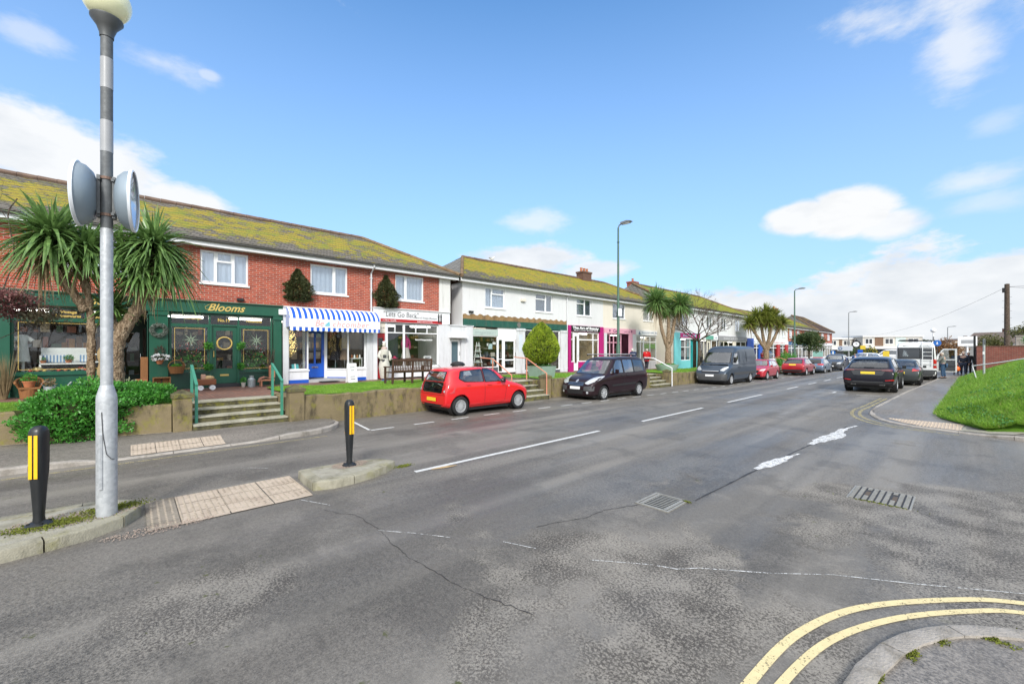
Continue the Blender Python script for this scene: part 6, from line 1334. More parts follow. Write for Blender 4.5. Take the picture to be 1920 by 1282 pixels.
# big shrub pouring over the wall beside the widest steps
t = thing('shrub', 'big bright green leafy shrub spilling over the low wall behind the beacon pole', 'shrub', (-12.9, -.45, .2))
for c, r, n in (((-.30, -.05, .62), (.95, 1.05, .50), 15000), ((.16, -.38, .30), (.60, .88, .60), 13000), ((-.2, .75, .72), (.75, .55, .32), 5000), ((-.1, -.85, .55), (.6, .36, .34), 3500)):
    p, u = cloud(c, r, n, .72, -.08, .22, c[1]); d = u*.8+rng.normal(size=u.shape)*.5; d[:, 2] += .35; fast_mesh('foliage', leaves(p, d, .062, .034), 4, L_BUSH, t)
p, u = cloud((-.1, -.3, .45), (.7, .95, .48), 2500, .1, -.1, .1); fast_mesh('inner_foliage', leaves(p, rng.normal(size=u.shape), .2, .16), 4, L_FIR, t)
L_RED2 = mk_leaf('dark_purple_green_leaf', (.03, .035, .02), (.14, .12, .07), .6, 9); L_ROSE = mk_leaf('rosy_leaf', (.2, .06, .06), (.42, .22, .2), .6, 12)
t = thing('berberis', 'reddish twiggy shrub hanging into the picture at the left edge', 'shrub', (-13.7, -2.2, .75)); random.seed(3)
mb = MB(); tips = []
for k in range(6): branches(mb, Vector((0, -.3, .3)), Vector((random.uniform(-.2, .3), random.uniform(-.3, .4), 1)).normalized(), .9, .02, 3, .3, tips, .1)
mb.build('stem', BARK_D, t)
mb = MB(); tw = MB().tube(spline([(0, .1, 1.8), (.05, .25, 2.6), (0, .38, 3.3), (.05, .30, 4.1), (0, .42, 4.5)], 5), .012, 5); branches(tw, Vector((0, .36, 3.2)), Vector((0, .5, .8)).normalized(), .5, .008, 3, .5); branches(tw, Vector((0, .3, 4.0)), Vector((0, -.4, .8)).normalized(), .35, .007, 3, .5); tw.build('bare_shoot', BARK_D, t)
for c, r, n, m in (((.1, .30, 2.2), (.5, .62, .30), 4500, L_RED), ((.1, -.3, 2.35), (.5, .7, .42), 3500, L_RED2), ((.15, .75, 2.0), (.35, .4, .2), 1500, L_RED2), ((.15, .2, 2.42), (.4, .5, .14), 1500, L_ROSE)):
    p, u = cloud(c, r, n, .3, None, .5, n); fast_mesh('foliage', leaves(p, u+rng.normal(size=u.shape), .045, .022), 4, m, t)
random.seed(9)
shrub(-13.2, 53.0, -.1, (1.15, 1.25, 1.15), 'dense yellow green shrub behind the red crossover', L_BUSH, 7000, .12); shrub(-12.4, 60.3, -.2, (.9, .9, .75), 'low bright shrub between the red crossover and the blue estate', L_BUSH, 3000, .11)

# ================================================================ SHOP DISPLAYS ON THE WALK
def pt(x, y, X=0): pass
zf = lambda y: zw(y)+.006
t = thing('wicker_chair', 'small wicker chair holding a potted plant outside the vintage window', 'chair', (-17.45, -2.05, zf(-2)), R(8))
MB().box(-.2, .2, -.2, .2, .25, .30, .02).build('seat', WICKER, t); mb = MB().lathe([(.17, 0), (.20, .26), (.17, .26), (.15, 0)], n=16); mb.build('base', WICKER, t)
mb = MB()
for k in range(17): a = R(70+220*k/16); mb.tube([(.2*math.cos(a), .2*math.sin(a), .28), (.26*math.cos(a), .26*math.sin(a), .40+.16*math.sin((k/16)*math.pi))], .014, 6)
mb.tube([(.26*math.cos(R(70+220*k/16)), .26*math.sin(R(70+220*k/16)), .40+.16*math.sin((k/16)*math.pi)) for k in range(17)], .028, 8); mb.build('backrest', WICKER, t)
def pot(x, y, z, r, h, label, mat=TERRA, leafm=L_BUSH, ln=260, lr=.16, lh=.14, leaf=.06, name='potted_plant', flowers=None):
    t = thing(name, label, 'plant pot', (x, y, z)); MB().lathe([(0, 0), (r*.72, 0), (r, h*.85), (r*1.1, h*.85), (r*1.1, h), (r*.9, h), (r*.85, h*.8), (0, h*.8)], n=16).build('pot', mat, t, smooth='auto')
    if ln: leafmass('foliage', leafm, (0, 0, h+lh*.5), (lr, lr, lh), ln, leaf, t)
    if flowers: p, u = cloud((0, 0, h+lh*.7), (lr, lr, lh), 60, .8); fast_mesh('flowers', leaves(p, u+rng.normal(size=u.shape)*.4, .07, .07), 4, flowers, t)
    return t
WF = M('white_petal', (.8, .8, .8), .5, var=.02); RF = M('red_petal', (.5, .02, .03), .5)
pot(-17.45, -2.05, zf(-2)+.305, .13, .17, 'terracotta pot with a leafy plant on the wicker chair')
t = thing('watering_can', 'galvanised watering can with a long spout outside the vintage window', 'watering can', (-17.4, -1.66, zf(-1.7))); MB().lathe([(0, 0), (.14, 0), (.13, .30), (0, .31)], n=18).build('body', TIN, t, smooth='auto'); MB().tube([(.05, .12, .06), (.06, .3, .25), (.06, .42, .42)], [.022, .018, .02], 8).build('spout', TIN, t); MB().tube([(0, -.1, .30), (0, -.17, .38), (0, -.1, .46), (0, .06, .40), (0, .1, .3)], .01, 6).build('handle', TIN, t)
leafmass('dried_flowers', L_DRY, (0, 0, .42), (.12, .12, .12), 160, .06, t)
pot(-17.2, -1.30, zf(-1), .10, .18, 'small pale terracotta pot beside the watering can', ln=0)
t = thing('dried_grass_bundle', 'tall bundle of dried grasses leaning on the green left pilaster', 'dried grass', (-17.45, -2.5, zf(-2))); n = 170; a = rng.random(n)*6.283; L = 1.0+.35*rng.random(n); sp_ = rng.random(n)*.35
b = np.stack([.04*np.cos(a), .05*np.sin(a), 0*a], 1); tp = b+np.stack([np.cos(a)*sp_*L, np.sin(a)*sp_*L-.12, L], 1); s = np.stack([0*a, .008+0*a, 0*a], 1); fast_mesh('stalks', np.stack([b-s, b+s, tp], 1).reshape(-1, 3), 3, L_DRY, t)
t = thing('wreath', 'silvery leaf wreath hung on the green pilaster', 'wreath', (XF+.12, .69, 2.66)); n = 1500; a = rng.random(n)*6.283; bb = rng.random(n)*6.283; rr = .175+.055*np.cos(bb); p = np.stack([.055*np.sin(bb)+.03, rr*np.cos(a), rr*np.sin(a)], 1); fast_mesh('leaves', leaves(p, rng.normal(size=p.shape), .05, .024), 4, mk_leaf('silver_leaf', (.05, .07, .05), (.30, .34, .30), .6, 12), t)
t = thing('hanging_basket', 'hanging pot of white flowers on the green pilaster', 'hanging basket', (XF+.16, .71, 1.55)); MB().lathe([(0, 0), (.06, 0), (.12, .15), (0, .15)], n=12).build('pot', TERRA, t); leafmass('foliage', L_FIR, (0, 0, .2), (.15, .2, .12), 300, .06, t); p, u = cloud((0.02, 0, .22), (.17, .25, .10), 110, .8); fast_mesh('flowers', leaves(p, u, .07, .07), 4, WF, t); leafmass('twig_back', BARK_D, (-.05, 0, .42), (.04, .15, .2), 220, .12, t, wfac=.1)
t = thing('wicker_basket', 'wicker basket with a tall hoop handle hung below the left florist window', 'basket', (XF+.22, 1.14, 1.23)); MB().lathe([(0, 0), (.17, 0), (.23, .22), (.24, .24), (.20, .24), (.15, .02), (0, .02)], n=20).build('body', WICKER, t); MB().tube([(0, .22*math.cos(R(k*12)), .22+.22*math.sin(R(k*12))) for k in range(16)], .014, 6).build('handle', WICKER, t); leafmass('contents', L_BUSH, (0, 0, .25), (.16, .16, .06), 160, .07, t)
t = thing('wicker_tray', 'rectangular wicker tray basket leaning on its side against the pilaster', 'basket', (-17.42, .74, zf(0))); MB().box(-.03, .0, -.22, .22, .0, .46, .02).build('back', WICKER, t); MB().box(0, .16, -.22, -.19, 0, .46).box(0, .16, .19, .22, 0, .46).box(0, .16, -.19, .19, .43, .46).box(0, .16, -.19, .19, 0, .03).build('rim', WICKER, t); MB().box(.0, .02, -.02, .02, .04, .42).build('bar', BARK_D, t)
t = thing('wooden_crate', 'brown wooden box and baskets stacked in the doorway beside the pilaster', 'crate', (-17.3, .30, zf(0))); MB().box(-.2, .15, -.24, .18, 0, .26, .01).build('box', WICKER, t); MB().box(-.16, .1, -.2, .1, .262, .42, .01).build('upper_box', TERRA, t); MB().box(-.22, .17, -.26, .2, .18, .22).build('batten', BARK_D, t)
t = thing('woven_screen', 'upright woven wicker panel standing in the dark entrance', 'panel', (-17.9, .33, zf(0)+.25)); MB().box(0, .03, -.09, .09, 0, .85, .005).build('weave', WICKER, t)
shrub(-17.0, -.05, zf(0), (.22, .25, .3), 'small variegated plant beside the near palm trunk', mk_leaf('variegated_leaf', (.10, .14, .08), (.45, .48, .3), .5, 20), 500, .07)
t = thing('wooden_pram', 'small wooden toy pram on white wheels outside the florist', 'toy pram', (-17.05, 1.86, zf(2))); MB().box(-.15, .15, -.24, .26, .17, .36, .03).build('body', M('chestnut_wood', (.24, .075, .025), .45, var=.2), t)
for x in (-.15, .15):
    for y in (-.16, .16): MB().lathe([(.03, -.008), (.075, -.01), (.08, 0), (.075, .01), (.03, .008)], (x, y, .08), 16, 'x').lathe([(0, -.01), (.02, -.01), (.02, .01), (0, .01)], (x, y, .08), 8, 'x').box(x-.004, x+.004, y-.004, y+.004, .01, .15).box(x-.004, x+.004, y-.07, y+.07, .077, .083).build('wheel', UPVC, t)
MB().tube([(-.13, -.22, .3), (-.13, -.42, .62), (.13, -.42, .62), (.13, -.22, .3)], .014, 6).build('handle', WICKER, t); MB().ball((0, .06, .40), .13, 10, 8, (1, 1.3, .6)).build('cushion', M('straw_cushion', (.62, .42, .2), .8), t, smooth=True); MB().box(-.1, .1, -.14, -.02, .36, .52, .03).build('pillow', M('pink_pillow', (.6, .35, .25), .8), t)
pot(-17.45, 2.98, zf(3), .07, .17, 'slim pale pot of yellow flowers right of the florist door', M('pale_pot', (.5, .46, .4), .7), L_BUSH, 160, .09, .13)
t = thing('milk_churn', 'galvanised milk churn right of the florist door', 'churn', (-17.4, 3.22, zf(3))); MB().lathe([(0, 0), (.12, 0), (.125, .26), (.07, .33), (.075, .40), (0, .41)], n=18).build('body', TIN, t, smooth='auto')
t = thing('wooden_stool_display', 'low salmon stool topped with a draped cloth beside the florist window', 'stool', (-17.35, 3.72, zf(3.7))); SAL = M('salmon_wood', (.52, .22, .12), .7, var=.2)
MB().box(-.16, .16, -.26, .2, .20, .26, .01).build('seat', SAL, t)
for x in (-.13, .13):
    for y in (-.22, .16): MB().box(x-.02, x+.02, y-.02, y+.02, 0, .2).build('leg', SAL, t)
mb = MB(); P = [(-.30, .18), (-.24, .30), (-.1, .36), (.05, .31), (.2, .34)]; mb.prism(P+[(p[0], p[1]-.025) for p in P[::-1]], 'x', -.17, .18); mb.build('cloth', M('pink_cloth', (.5, .22, .15), .8, var=.3), t); MB().box(-.12, .14, .06, .22, .30, .62, .02).build('back_panel', SAL, t); MB().ball((0, .12, .68), .09, 10, 8).build('knob', SAL, t, smooth=True)
for k, y in enumerate((2.02, 2.98)):
    t = thing('trailing_foliage', ('green foliage swag left of the florist door', 'green foliage swag right of the florist door')[k], 'foliage', (XF+.05, y, 1.3))
    for z in (.12, .86): leafmass('foliage', L_BUSH, (.05, 0, z), (.08, .13, .13), 260, .07, t, lump=.5)
    MB().tube([(0.03, 0, 0), (.05, .02, .5), (.03, 0, 1.0)], .008, 5).build('stem', BARK_D, t)
t = thing('twig_bundle', 'tall dark twigs leaning beside the right florist window', 'twigs', (XF+.12, 4.0, zf(4)))
mb = MB()
for k in range(9): mb.tube([(random.uniform(-.05, .1), random.uniform(-.12, .08), 0), (random.uniform(-.05, .1), random.uniform(-.2, .1), .7), (random.uniform(-.05, .08), random.uniform(-.3, .12), 1.35)], .008, 4)
mb.build('twigs', BARK_D, t)
# inside the vintage window
CHK = mk_stripe('blue_check_cloth', (.7, .72, .74), (.18, .30, .5), .07)
t = thing('display_bench', 'white painted bench with blue check cushions inside the vintage window', 'bench', (-18.55, -1.45, 1.36))
MB().box(-.2, .2, -.5, .5, .22, .26).build('seat', UPVC, t); MB().box(-.2, -.17, -.52, .52, .26, .72, .01).build('backrest', UPVC, t)
for y in (-.5, .5): MB().box(-.2, .2, y-.02, y+.02, 0, .24).box(-.2, .12, y-.02, y+.02, .261, .5).build('leg', UPVC, t)
for y, w_ in ((-.22, .56), (.38, .2)): MB().box(-.14, -.05, y-w_/2, y+w_/2, .28, .50, .03).build('cushion', CHK, t)
pot(-18.45, -1.38, 1.625, .08, .10, 'terracotta pot of green cuttings on the white display bench', ln=200, lr=.12, lh=.10, leaf=.05)
pot(-18.45, -1.90, 1.625, .07, .08, 'small orange pot at the left of the white display bench', ln=60, lr=.06, lh=.06, leaf=.04)
pot(-18.3, -1.12, 1.345, .10, .10, 'white bowl on the vintage window ledge', UPVC, ln=50, lr=.09, lh=.03, leafm=RF, leaf=.04, name='bowl')
t = thing('white_dress', 'white dress on a stand at the left of the vintage window', 'dress', (-18.4, -2.28, 1.38)); MB().lathe([(0, .0), (.03, 0), (.03, .3), (0, .3)], n=8).build('stand', UPVC, t); MB().lathe([(.14, .3), (.11, .62), (.09, .86), (.12, .98), (.09, 1.06), (.03, 1.08), (0, 1.08)], n=16).build('gown', M('white_cotton', (.72, .73, .74), .8, bs=.4, bscale=12), t, smooth='auto')
MB().tube([(0, -.06, 1.02), (.02, -.18, .9)], [.045, .055], 8).tube([(0, .06, 1.02), (.02, .18, .9)], [.045, .055], 8).build('sleeve', M('white_cotton', (.72, .73, .74), .8), t)
t = thing('white_side_chair', 'white slatted chair at the right end of the vintage window', 'chair', (-18.45, -.72, 1.36)); MB().box(-.16, .16, -.18, .18, .26, .30).build('seat', UPVC, t); MB().box(-.17, -.14, -.18, .18, .5, .54).build('backrest', UPVC, t)
for y in (-.16, .16): MB().obox((.1, y*1.1, .13), (.03, .04, .28), (R(-8 if y > 0 else 8), 0, 0)).box(-.17, -.14, y-.015, y+.015, 0, .52).build('leg', UPVC, t)
t = thing('brass_bowl', 'shiny gold bowl on the vintage window ledge', 'bowl', (-18.25, -1.98, 1.35)); MB().lathe([(0, 0), (.06, 0), (.11, .08), (.10, .15), (.05, .17), (0, .17)], n=16).build('bowl', M('polished_gold', (.75, .6, .3), .25, .8), t, smooth='auto')
for y, w_, l in ((1.5, .42, 'left'), (3.48, .42, 'right')):
    t = thing('window_plants', 'dense Christmas greenery with red and white blooms filling the %s florist window' % l, 'plants', (-18.45, y, 1.25))
    leafmass('foliage', L_BUSH, (0, 0, .3), (.22, w_, .34), 700, .11, t, lump=.5); leafmass('dark_foliage', L_FIR, (-.1, 0, .75), (.2, w_, .6), 900, .10, t, shell=.2)
    for m, n in ((RF, 60), (WF, 40), (GOLD, 30)): leafmass('blooms', m, (.1, 0, .5), (.2, w_, .6), n, .07, t)['kind'] = 'stuff'
    for k in range(8): a = k*math.pi/4; MB().prism([(y0_*.04+.02*math.cos(a+1.57), .02*math.sin(a+1.57)) for y0_ in (0,)]+[(.26*math.cos(a), .26*math.sin(a)), (-.02*math.cos(a+1.57), -.02*math.sin(a+1.57))], 'x', .26, .27).build('paper_star', M('pale_green_star', (.35, .45, .3), .7), t).location = (0, .05, 1.12)
t = thing('window_baubles', 'row of red and copper ornaments along the vintage window ledge', 'ornaments', (-18.2, -1.4, 1.36))
for k in range(11): MB().ball((.02*(k % 3), -.72+.14*k, .045), .045, 10, 8).build('bauble', (REDP, TERRA, GOLD, L_FIR)[k % 4], t, smooth=True)
t = thing('orange_drape', 'row of amber and brown goods at the back of the vintage shop', 'goods', (-19.4, -1.1, 1.0))
for k in range(6): MB().box(-.1, .1, k*.16-.5, k*.16-.37, .6+.1*(k % 2), 1.25+.1*(k % 3), .01).build('cloth', M('amber_cloth_%d' % (k % 3), [(.30, .13, .03), (.4, .2, .06), (.15, .07, .03)][k % 3], .8), t)
# inside the other windows
def mannequin(x, y, z, label, top, skirt, sc_=1.0):
    t = thing('mannequin', label, 'mannequin', (x, y, z)); MB().lathe([(0, 0), (.16, 0), (.02, .02), (.02, .55), (0, .55)], n=12).build('stand', CHROME, t); MB().lathe([(.24*sc_, .42), (.17, .70), (.13, .92), (0, .93)], n=16).build('skirt', skirt, t, smooth='auto'); MB().lathe([(.13, .90), (.11, 1.0), (.16, 1.26), (.14, 1.38), (.05, 1.44), (.045, 1.52), (0, 1.54)], n=16).build('torso', top, t, smooth='auto'); MB().tube([(0, .15, 1.34), (.02, .20, 1.1), (.05, .17, .85)], .045, 8).build('sleeve', top, t); MB().tube([(0, -.15, 1.34), (.02, -.20, 1.1), (.05, -.17, .85)], .045, 8).build('sleeve', top, t)
mannequin(-18.35, 9.85, 1.2, 'window mannequin in a magenta jacket and pale skirt', M('magenta_jacket', (.42, .01, .16), .7), M('pale_skirt', (.55, .5, .48), .8))
mannequin(-18.6, 7.0, 1.15, 'window mannequin in a mustard coat inside the shop under the striped awning', M('mustard_coat', (.35, .25, .08), .8), M('brown_skirt', (.18, .12, .08), .8)); mannequin(-18.75, 6.65, 1.15, 'window mannequin in dark navy clothes inside the shop under the striped awning', M('dark_navy_cloth', (.02, .02, .03), .8), M('dark_navy_cloth', (.02, .02, .03), .8))
t = thing('lit_twig_tree', 'twig tree covered in warm fairy lights in the window left of the blue door', 'lit tree', (-18.3, 4.72, 1.22)); mb = MB(); tips = []; branches(mb, Vector((0, 0, .3)), Vector((0, 0, 1)), .42, .014, 4, .5, tips); mb.tube([(0, 0, 0), (0, 0, .35)], .015, 6); mb.build('twigs', BARK_D, t)
n = 420; p, u = cloud((0, 0, 1.05), (.22, .26, .62), n, .2); FL = M('warm_fairy_light', (1, .8, .4), .4, emit=(1, .72, .25), es=2.2); o = fast_mesh('fairy_lights', leaves(p, rng.normal(size=p.shape), .028, .028), 4, FL, t); o['kind'] = 'stuff'
t = thing('gift_box', 'turquoise gift box on the ledge left of the blue door', 'box', (-18.2, 4.86, 1.22)); MB().obox((0, 0, .10), (.16, .26, .2), (0, R(-20), 0), .005).build('box', M('turquoise_card', (.06, .42, .46), .6), t); MB().obox((.005, 0, .11), (.165, .05, .205), (0, R(-20), 0)).build('ribbon', UPVC, t)
t = thing('display_table', 'small white table of ornaments in the window right of the blue door', 'table', (-18.35, 7.4, 1.2)); MB().box(-.14, .14, -.24, .24, .42, .45).build('tabletop', UPVC, t)
for x in (-.12, .12):
    for y in (-.22, .22): MB().box(x-.01, x+.01, y-.01, y+.01, 0, .42).build('leg', UPVC, t)
for k in range(4): MB().lathe([(0, .45), (.03, .45), (.04, .52), (.015, .6), (0, .62)], (0, -.18+.12*k, 0), 8).build('ornament', UPVC if k % 2 else TERRA, t)
t = thing('white_box_frame', 'white picture frame box in the boutique window', 'frame', (-18.3, 11.0, 1.2)); MB().box(-.05, .05, -.2, -.15, 0, .5).box(-.05, .05, .15, .2, 0, .5).box(-.05, .05, -.15, .15, .45, .5).box(-.05, .05, -.15, .15, 0, .05).build('frame', UPVC, t)
t = thing('tea_table', 'low white cloth covered table with china in the boutique window', 'table', (-18.35, 10.45, 1.2)); MB().box(-.15, .15, -.3, .3, 0, .22).build('cloth', UPVC, t)
for k in range(4): MB().lathe([(0, .22), (.04, .22), (.05, .28), (.02, .34), (0, .35)], (0, -.2+.13*k, 0), 10).build('china', M('china_%d' % (k % 2), [(.6, .6, .62), (.3, .32, .4)][k % 2], .3), t)
t = thing('hat_stand', 'pink and white hats on a small stand in the dark window bay', 'hats', (-18.3, 9.2, 1.2)); MB().tube([(0, 0, 0), (0, 0, .42)], .012, 6).build('stand', CHROME, t); MB().lathe([(0, .40), (.16, .40), (.16, .42), (.08, .43), (.06, .50), (0, .52)], (0, .03, 0), 16).build('hat', M('hot_pink', (.5, .02, .12), .7), t); MB().lathe([(0, .36), (.12, .36), (.06, .39), (0, .44)], (0, -.12, 0), 16).build('hat', UPVC, t)
t = thing('display_ladder', 'white step ladder display in the window under the pale sage panel', 'ladder', (-18.35, 14.25, 1.08))
for s in (-1, 1): MB().tube([(0, s*.30, 0), (0, s*.07, 1.35)], .022, 6).build('rail', UPVC, t)
for k in range(4): w_ = .26-.05*k; MB().box(-.1, .1, -w_-.03, w_+.03, .22+k*.3, .245+k*.3).build('step', UPVC, t); MB().box(-.05, .05, -w_*.5, w_*.3, .246+k*.3, .36+k*.3).build('goods', M('sage_goods', (.35, .42, .38), .7), t)

# ================================================================ VEHICLES
def clip_grid(poly, step):
    b = bmesh.new()
    try: b.faces.new([b.verts.new((p[0], p[1], 0)) for p in poly])
    except Exception: return b
    xs = [p[0] for p in poly]; ys = [p[1] for p in poly]
    for ax, lo, hi in ((0, min(xs), max(xs)), (1, min(ys), max(ys))):
        k = 1
        while lo+k*step < hi:
            no = (1, 0, 0) if ax == 0 else (0, 1, 0); co = (lo+k*step, 0, 0) if ax == 0 else (0, lo+k*step, 0)
            bmesh.ops.bisect_plane(b, geom=b.verts[:]+b.edges[:]+b.faces[:], plane_co=co, plane_no=no); k += 1
    return b
def rounded(poly, r=.03, n=3):
    P = [Vector(p) for p in poly]; out = []
    for i in range(len(P)):
        a, b, c = P[i-1], P[i], P[(i+1) % len(P)]; ra = min(r, (a-b).length*.45); rc = min(r, (c-b).length*.45); p0 = b+(a-b).normalized()*ra; p1 = b+(c-b).normalized()*rc
        for k in range(n+1): t = k/n; q = p0*(1-t)**2+b*2*t*(1-t)+p1*t*t; out.append((q.x, q.y))
    return out
CABIN = M('car_interior', (.16, .155, .15), .8)
class Car:
    """body lofted from stations along the length; windows, lamps and seams are laid on its own surface"""
    def __init__(s, name, label, cat, loc, rz, L, W, H, paint, st, wr, wb, fo, zb=.18, wheelw=.20, group='vehicles parked along the street', hipw=.80, rimm=None, arch=.055, spokes=8, coatmat=None, cut=True):
        s.t = thing(name, label, cat, loc, rz, group); s.L, s.W, s.H, s.st = L, W, H, st; s.paint = paint; s.pend = []; w2 = W/2
        # stations: (distance from the nose, top height, shoulder height, half-width factor, roof half-width factor, underside height)
        mb = MB(); rings = []
        for (d, zt, zs, wf, rf, zu) in st:
            y = L/2-d; w_ = w2*wf; wr_ = w2*rf; zt = max(zt, zs+.01); k = zt-zs
            half = [(0, zu), (w_*.78, zu), (w_*.95, zu+.05), (w_*.995, zu+.45*(zs-zu)), (w_, zs-.12*(zs-zu)), (w_*.965, zs), (wr_+(w_*.965-wr_)*.12+.0, zs+k*.80), (wr_*.90, zs+k*.97), (wr_*.5, zt+.006), (0, zt+.012)]
            ring = [(x, y, z) for x, z in half]+[(-x, y, z) for x, z in half[-2:0:-1]]; rings.append([mb.b.verts.new(p) for p in ring])
        n = len(rings[0])
        for a, b in zip(rings, rings[1:]):
            for k in range(n): mb.b.faces.new((a[k], a[(k+1) % n], b[(k+1) % n], b[k]))
        mb.b.faces.new(rings[0][::-1]); mb.b.faces.new(rings[-1]); bmesh.ops.recalc_face_normals(mb.b, faces=mb.b.faces)
        me = bpy.data.meshes.new('body'); mb.b.to_mesh(me); mb.b.free(); o = bpy.data.objects.new('body', me); C.objects.link(o)
        m = o.modifiers.new('s', 'SUBSURF'); m.levels = 2; m.render_levels = 2
        bpy.context.view_layer.update(); dg = bpy.context.evaluated_depsgraph_get(); me1 = bpy.data.meshes.new_from_object(o.evaluated_get(dg)); o.modifiers.clear(); o.data = me1
        bm = bmesh.new(); bm.from_mesh(me1); s.bvh = BVHTree.FromBMesh(bm); bm.free()
        s.wr = wr; s.axles = (L/2-fo, L/2-fo-wb); s.w2 = w2
        if cut:
            cm = MB()
            for y in s.axles:
                for sd in (-1, 1): cm.lathe([(0, -.16), (wr+arch, -.16), (wr+arch, .30), (0, .30)], (sd*(w2-.06), y, wr+.01), 28, 'x')
            bmesh.ops.recalc_face_normals(cm.b, faces=cm.b.faces); cme = bpy.data.meshes.new('c'); cm.b.to_mesh(cme); cm.b.free(); co = bpy.data.objects.new('c', cme); C.objects.link(co)
            # keep the cutters from meeting in the middle
            for v in cme.vertices:
                if abs(v.co.x) < w2-.26: v.co.x = math.copysign(w2-.26, v.co.x)
            bo = o.modifiers.new('b', 'BOOLEAN'); bo.operation = 'DIFFERENCE'; bo.object = co; bo.solver = 'EXACT'
            bpy.context.view_layer.update(); me2 = bpy.data.meshes.new_from_object(o.evaluated_get(bpy.context.evaluated_depsgraph_get())); o.modifiers.clear()
            if len(me2.polygons) > 100: o.data = me2
            bpy.data.objects.remove(co)
        o.parent = s.t; o.data.materials.clear(); o.data.materials.append(paint); o.data.shade_smooth()
        try: o.data.set_sharp_from_angle(angle=R(50))
        except Exception: pass
        s.body = o
        # dark wheel housings
        for y in s.axles:
            for sd in (-1, 1): MB().lathe([(wr+arch-.004, -.02), (wr+arch-.004, .20), (0, .20)] if sd < 0 else [(wr+arch-.004, .02), (wr+arch-.004, -.20), (0, -.20)], (sd*(w2-.075), y, wr+.01), 24, 'x').build('wheel_housing', TRIM, s.t)
            for sd in (-1, 1): s.wheel(sd, y, wr, wheelw, rimm or RIM, spokes)
        MB().box(-w2*.8, w2*.8, -L/2+.3, L/2-.3, zb-.05, zb+.03).build('underside', TRIM, s.t)
    def wheel(s, sd, y, r, w_, rm, spokes):
        x = sd*(s.w2-w_/2-.015); ri = r*.66
        tyre = MB().lathe([(ri, -w_/2+.02), (r*.82, -w_/2), (r*.96, -w_/2+.015), (r, -w_/2+.045), (r, w_/2-.045), (r*.96, w_/2-.015), (r*.82, w_/2), (ri, w_/2-.02), (ri, -w_/2+.02)], (0, 0, 0), 30, 'x').build('wheel', TYRE, s.t, smooth='auto'); tyre.location = (x, y, r)
        mb = MB(); f = sd*(w_/2-.03)
        def disc(a, b, xx, yy): mb.lathe([(a, xx), (b, yy)] if sd > 0 else [(a, xx), (b, yy)], (0, 0, 0), 30, 'x')
        mb.lathe([(ri*1.0, f+sd*.012), (ri*.93, f+sd*.012), (ri*.90, f-sd*.03), (ri*.90, f-sd*.06)], (0, 0, 0), 30, 'x'); mb.lathe([(0, f+sd*.008), (ri*.20, f+sd*.008), (ri*.24, f-sd*.01), (ri*.24, f-sd*.04)], (0, 0, 0), 16, 'x')
        for k in range(spokes):
            a = 2*math.pi*k/spokes; wd = ri*(.85/spokes+.015); c, s_ = math.cos(a), math.sin(a)
            def P(rr, t, xx): return (xx, rr*c-t*s_, rr*s_+t*c)
            for t0, t1, x0, x1 in ((-wd, wd, f, f-sd*.006),):
                q = [P(ri*.18, -wd*.8, f+sd*.004), P(ri*.92, -wd, f+sd*.004), P(ri*.92, wd, f+sd*.004), P(ri*.18, wd*.8, f+sd*.004)]; q2 = [(p[0]-sd*.03, p[1], p[2]) for p in q]; v = [mb.b.verts.new(p) for p in q]; v2 = [mb.b.verts.new(p) for p in q2]; mb.b.faces.new(v)
                for i in range(4): mb.b.faces.new((v[i], v[(i+1) % 4], v2[(i+1) % 4], v2[i]))
        mb.build('rim', rm, tyre, smooth='auto'); MB().lathe([(0, f-sd*.05), (ri*.92, f-sd*.05)], (0, 0, 0), 24, 'x').build('brake_disc', TRIM, tyre)
    def lay(s, name, poly, side, mat, off=.004, step=.09, rnd=.0, parent=None, sub=None, flat=False, label=None):
        """put a patch on the surface: side 'L','R' take (y,z), 'F','B' take (x,z), 'T' takes (x,y)"""
        if rnd: poly = rounded(poly, rnd)
        b = clip_grid(poly, step); kill = []
        for v in b.verts:
            u, w_ = v.co.x, v.co.y
            h = s.hit((u, w_), side, off)
            if h is None: kill.append(v); continue
            v.co = h
        if kill: bmesh.ops.delete(b, geom=kill, context='VERTS')
        bmesh.ops.recalc_face_normals(b, faces=b.faces); me = bpy.data.meshes.new(name); b.to_mesh(me); b.free(); o = meshobj(name, me, mat, parent or s.t, True)
        # a little thickness so that it is a panel and not a film
        md = None
        if label: o['label'] = label
        return o
    def both(s, name, poly, mat, **k):
        return [s.lay(name, poly, sd, mat, **k) for sd in 'LR']
    def win(s, name, poly, side, glass, seal=.022, **k):
        c = Vector((sum(p[0] for p in poly)/len(poly), sum(p[1] for p in poly)/len(poly))); big = [tuple(c+(Vector(p)-c)*(1+seal*2.4/max(.2, (Vector(p)-c).length))) for p in poly]
        A, B = rounded(big, .05), rounded(poly, .045); n = len(A); mb = MB()   # rubber seal: a ring round the opening
        for i in range(n):
            j = (i+1) % n; a0, a1, b0, b1 = A[i], A[j], B[i], B[j]; m = max(1, int(math.dist(a0, a1)/.09))
            for q in range(m):
                f = lambda p, r, t: (p[0]+(r[0]-p[0])*t, p[1]+(r[1]-p[1])*t); u, v = q/m, (q+1)/m; P = [s.hit(x, side, .004) for x in (f(a0, a1, u), f(a0, a1, v), f(b0, b1, v), f(b0, b1, u))]
                if all(P): mb.face(P)
        o = mb.build(name, BLACK, s.t); s.lay('pane', poly, side, glass, off=.003, rnd=.045, parent=o, **k)
        if side != 'R': s.pend.append((side, rounded(poly, .045)))
        return o
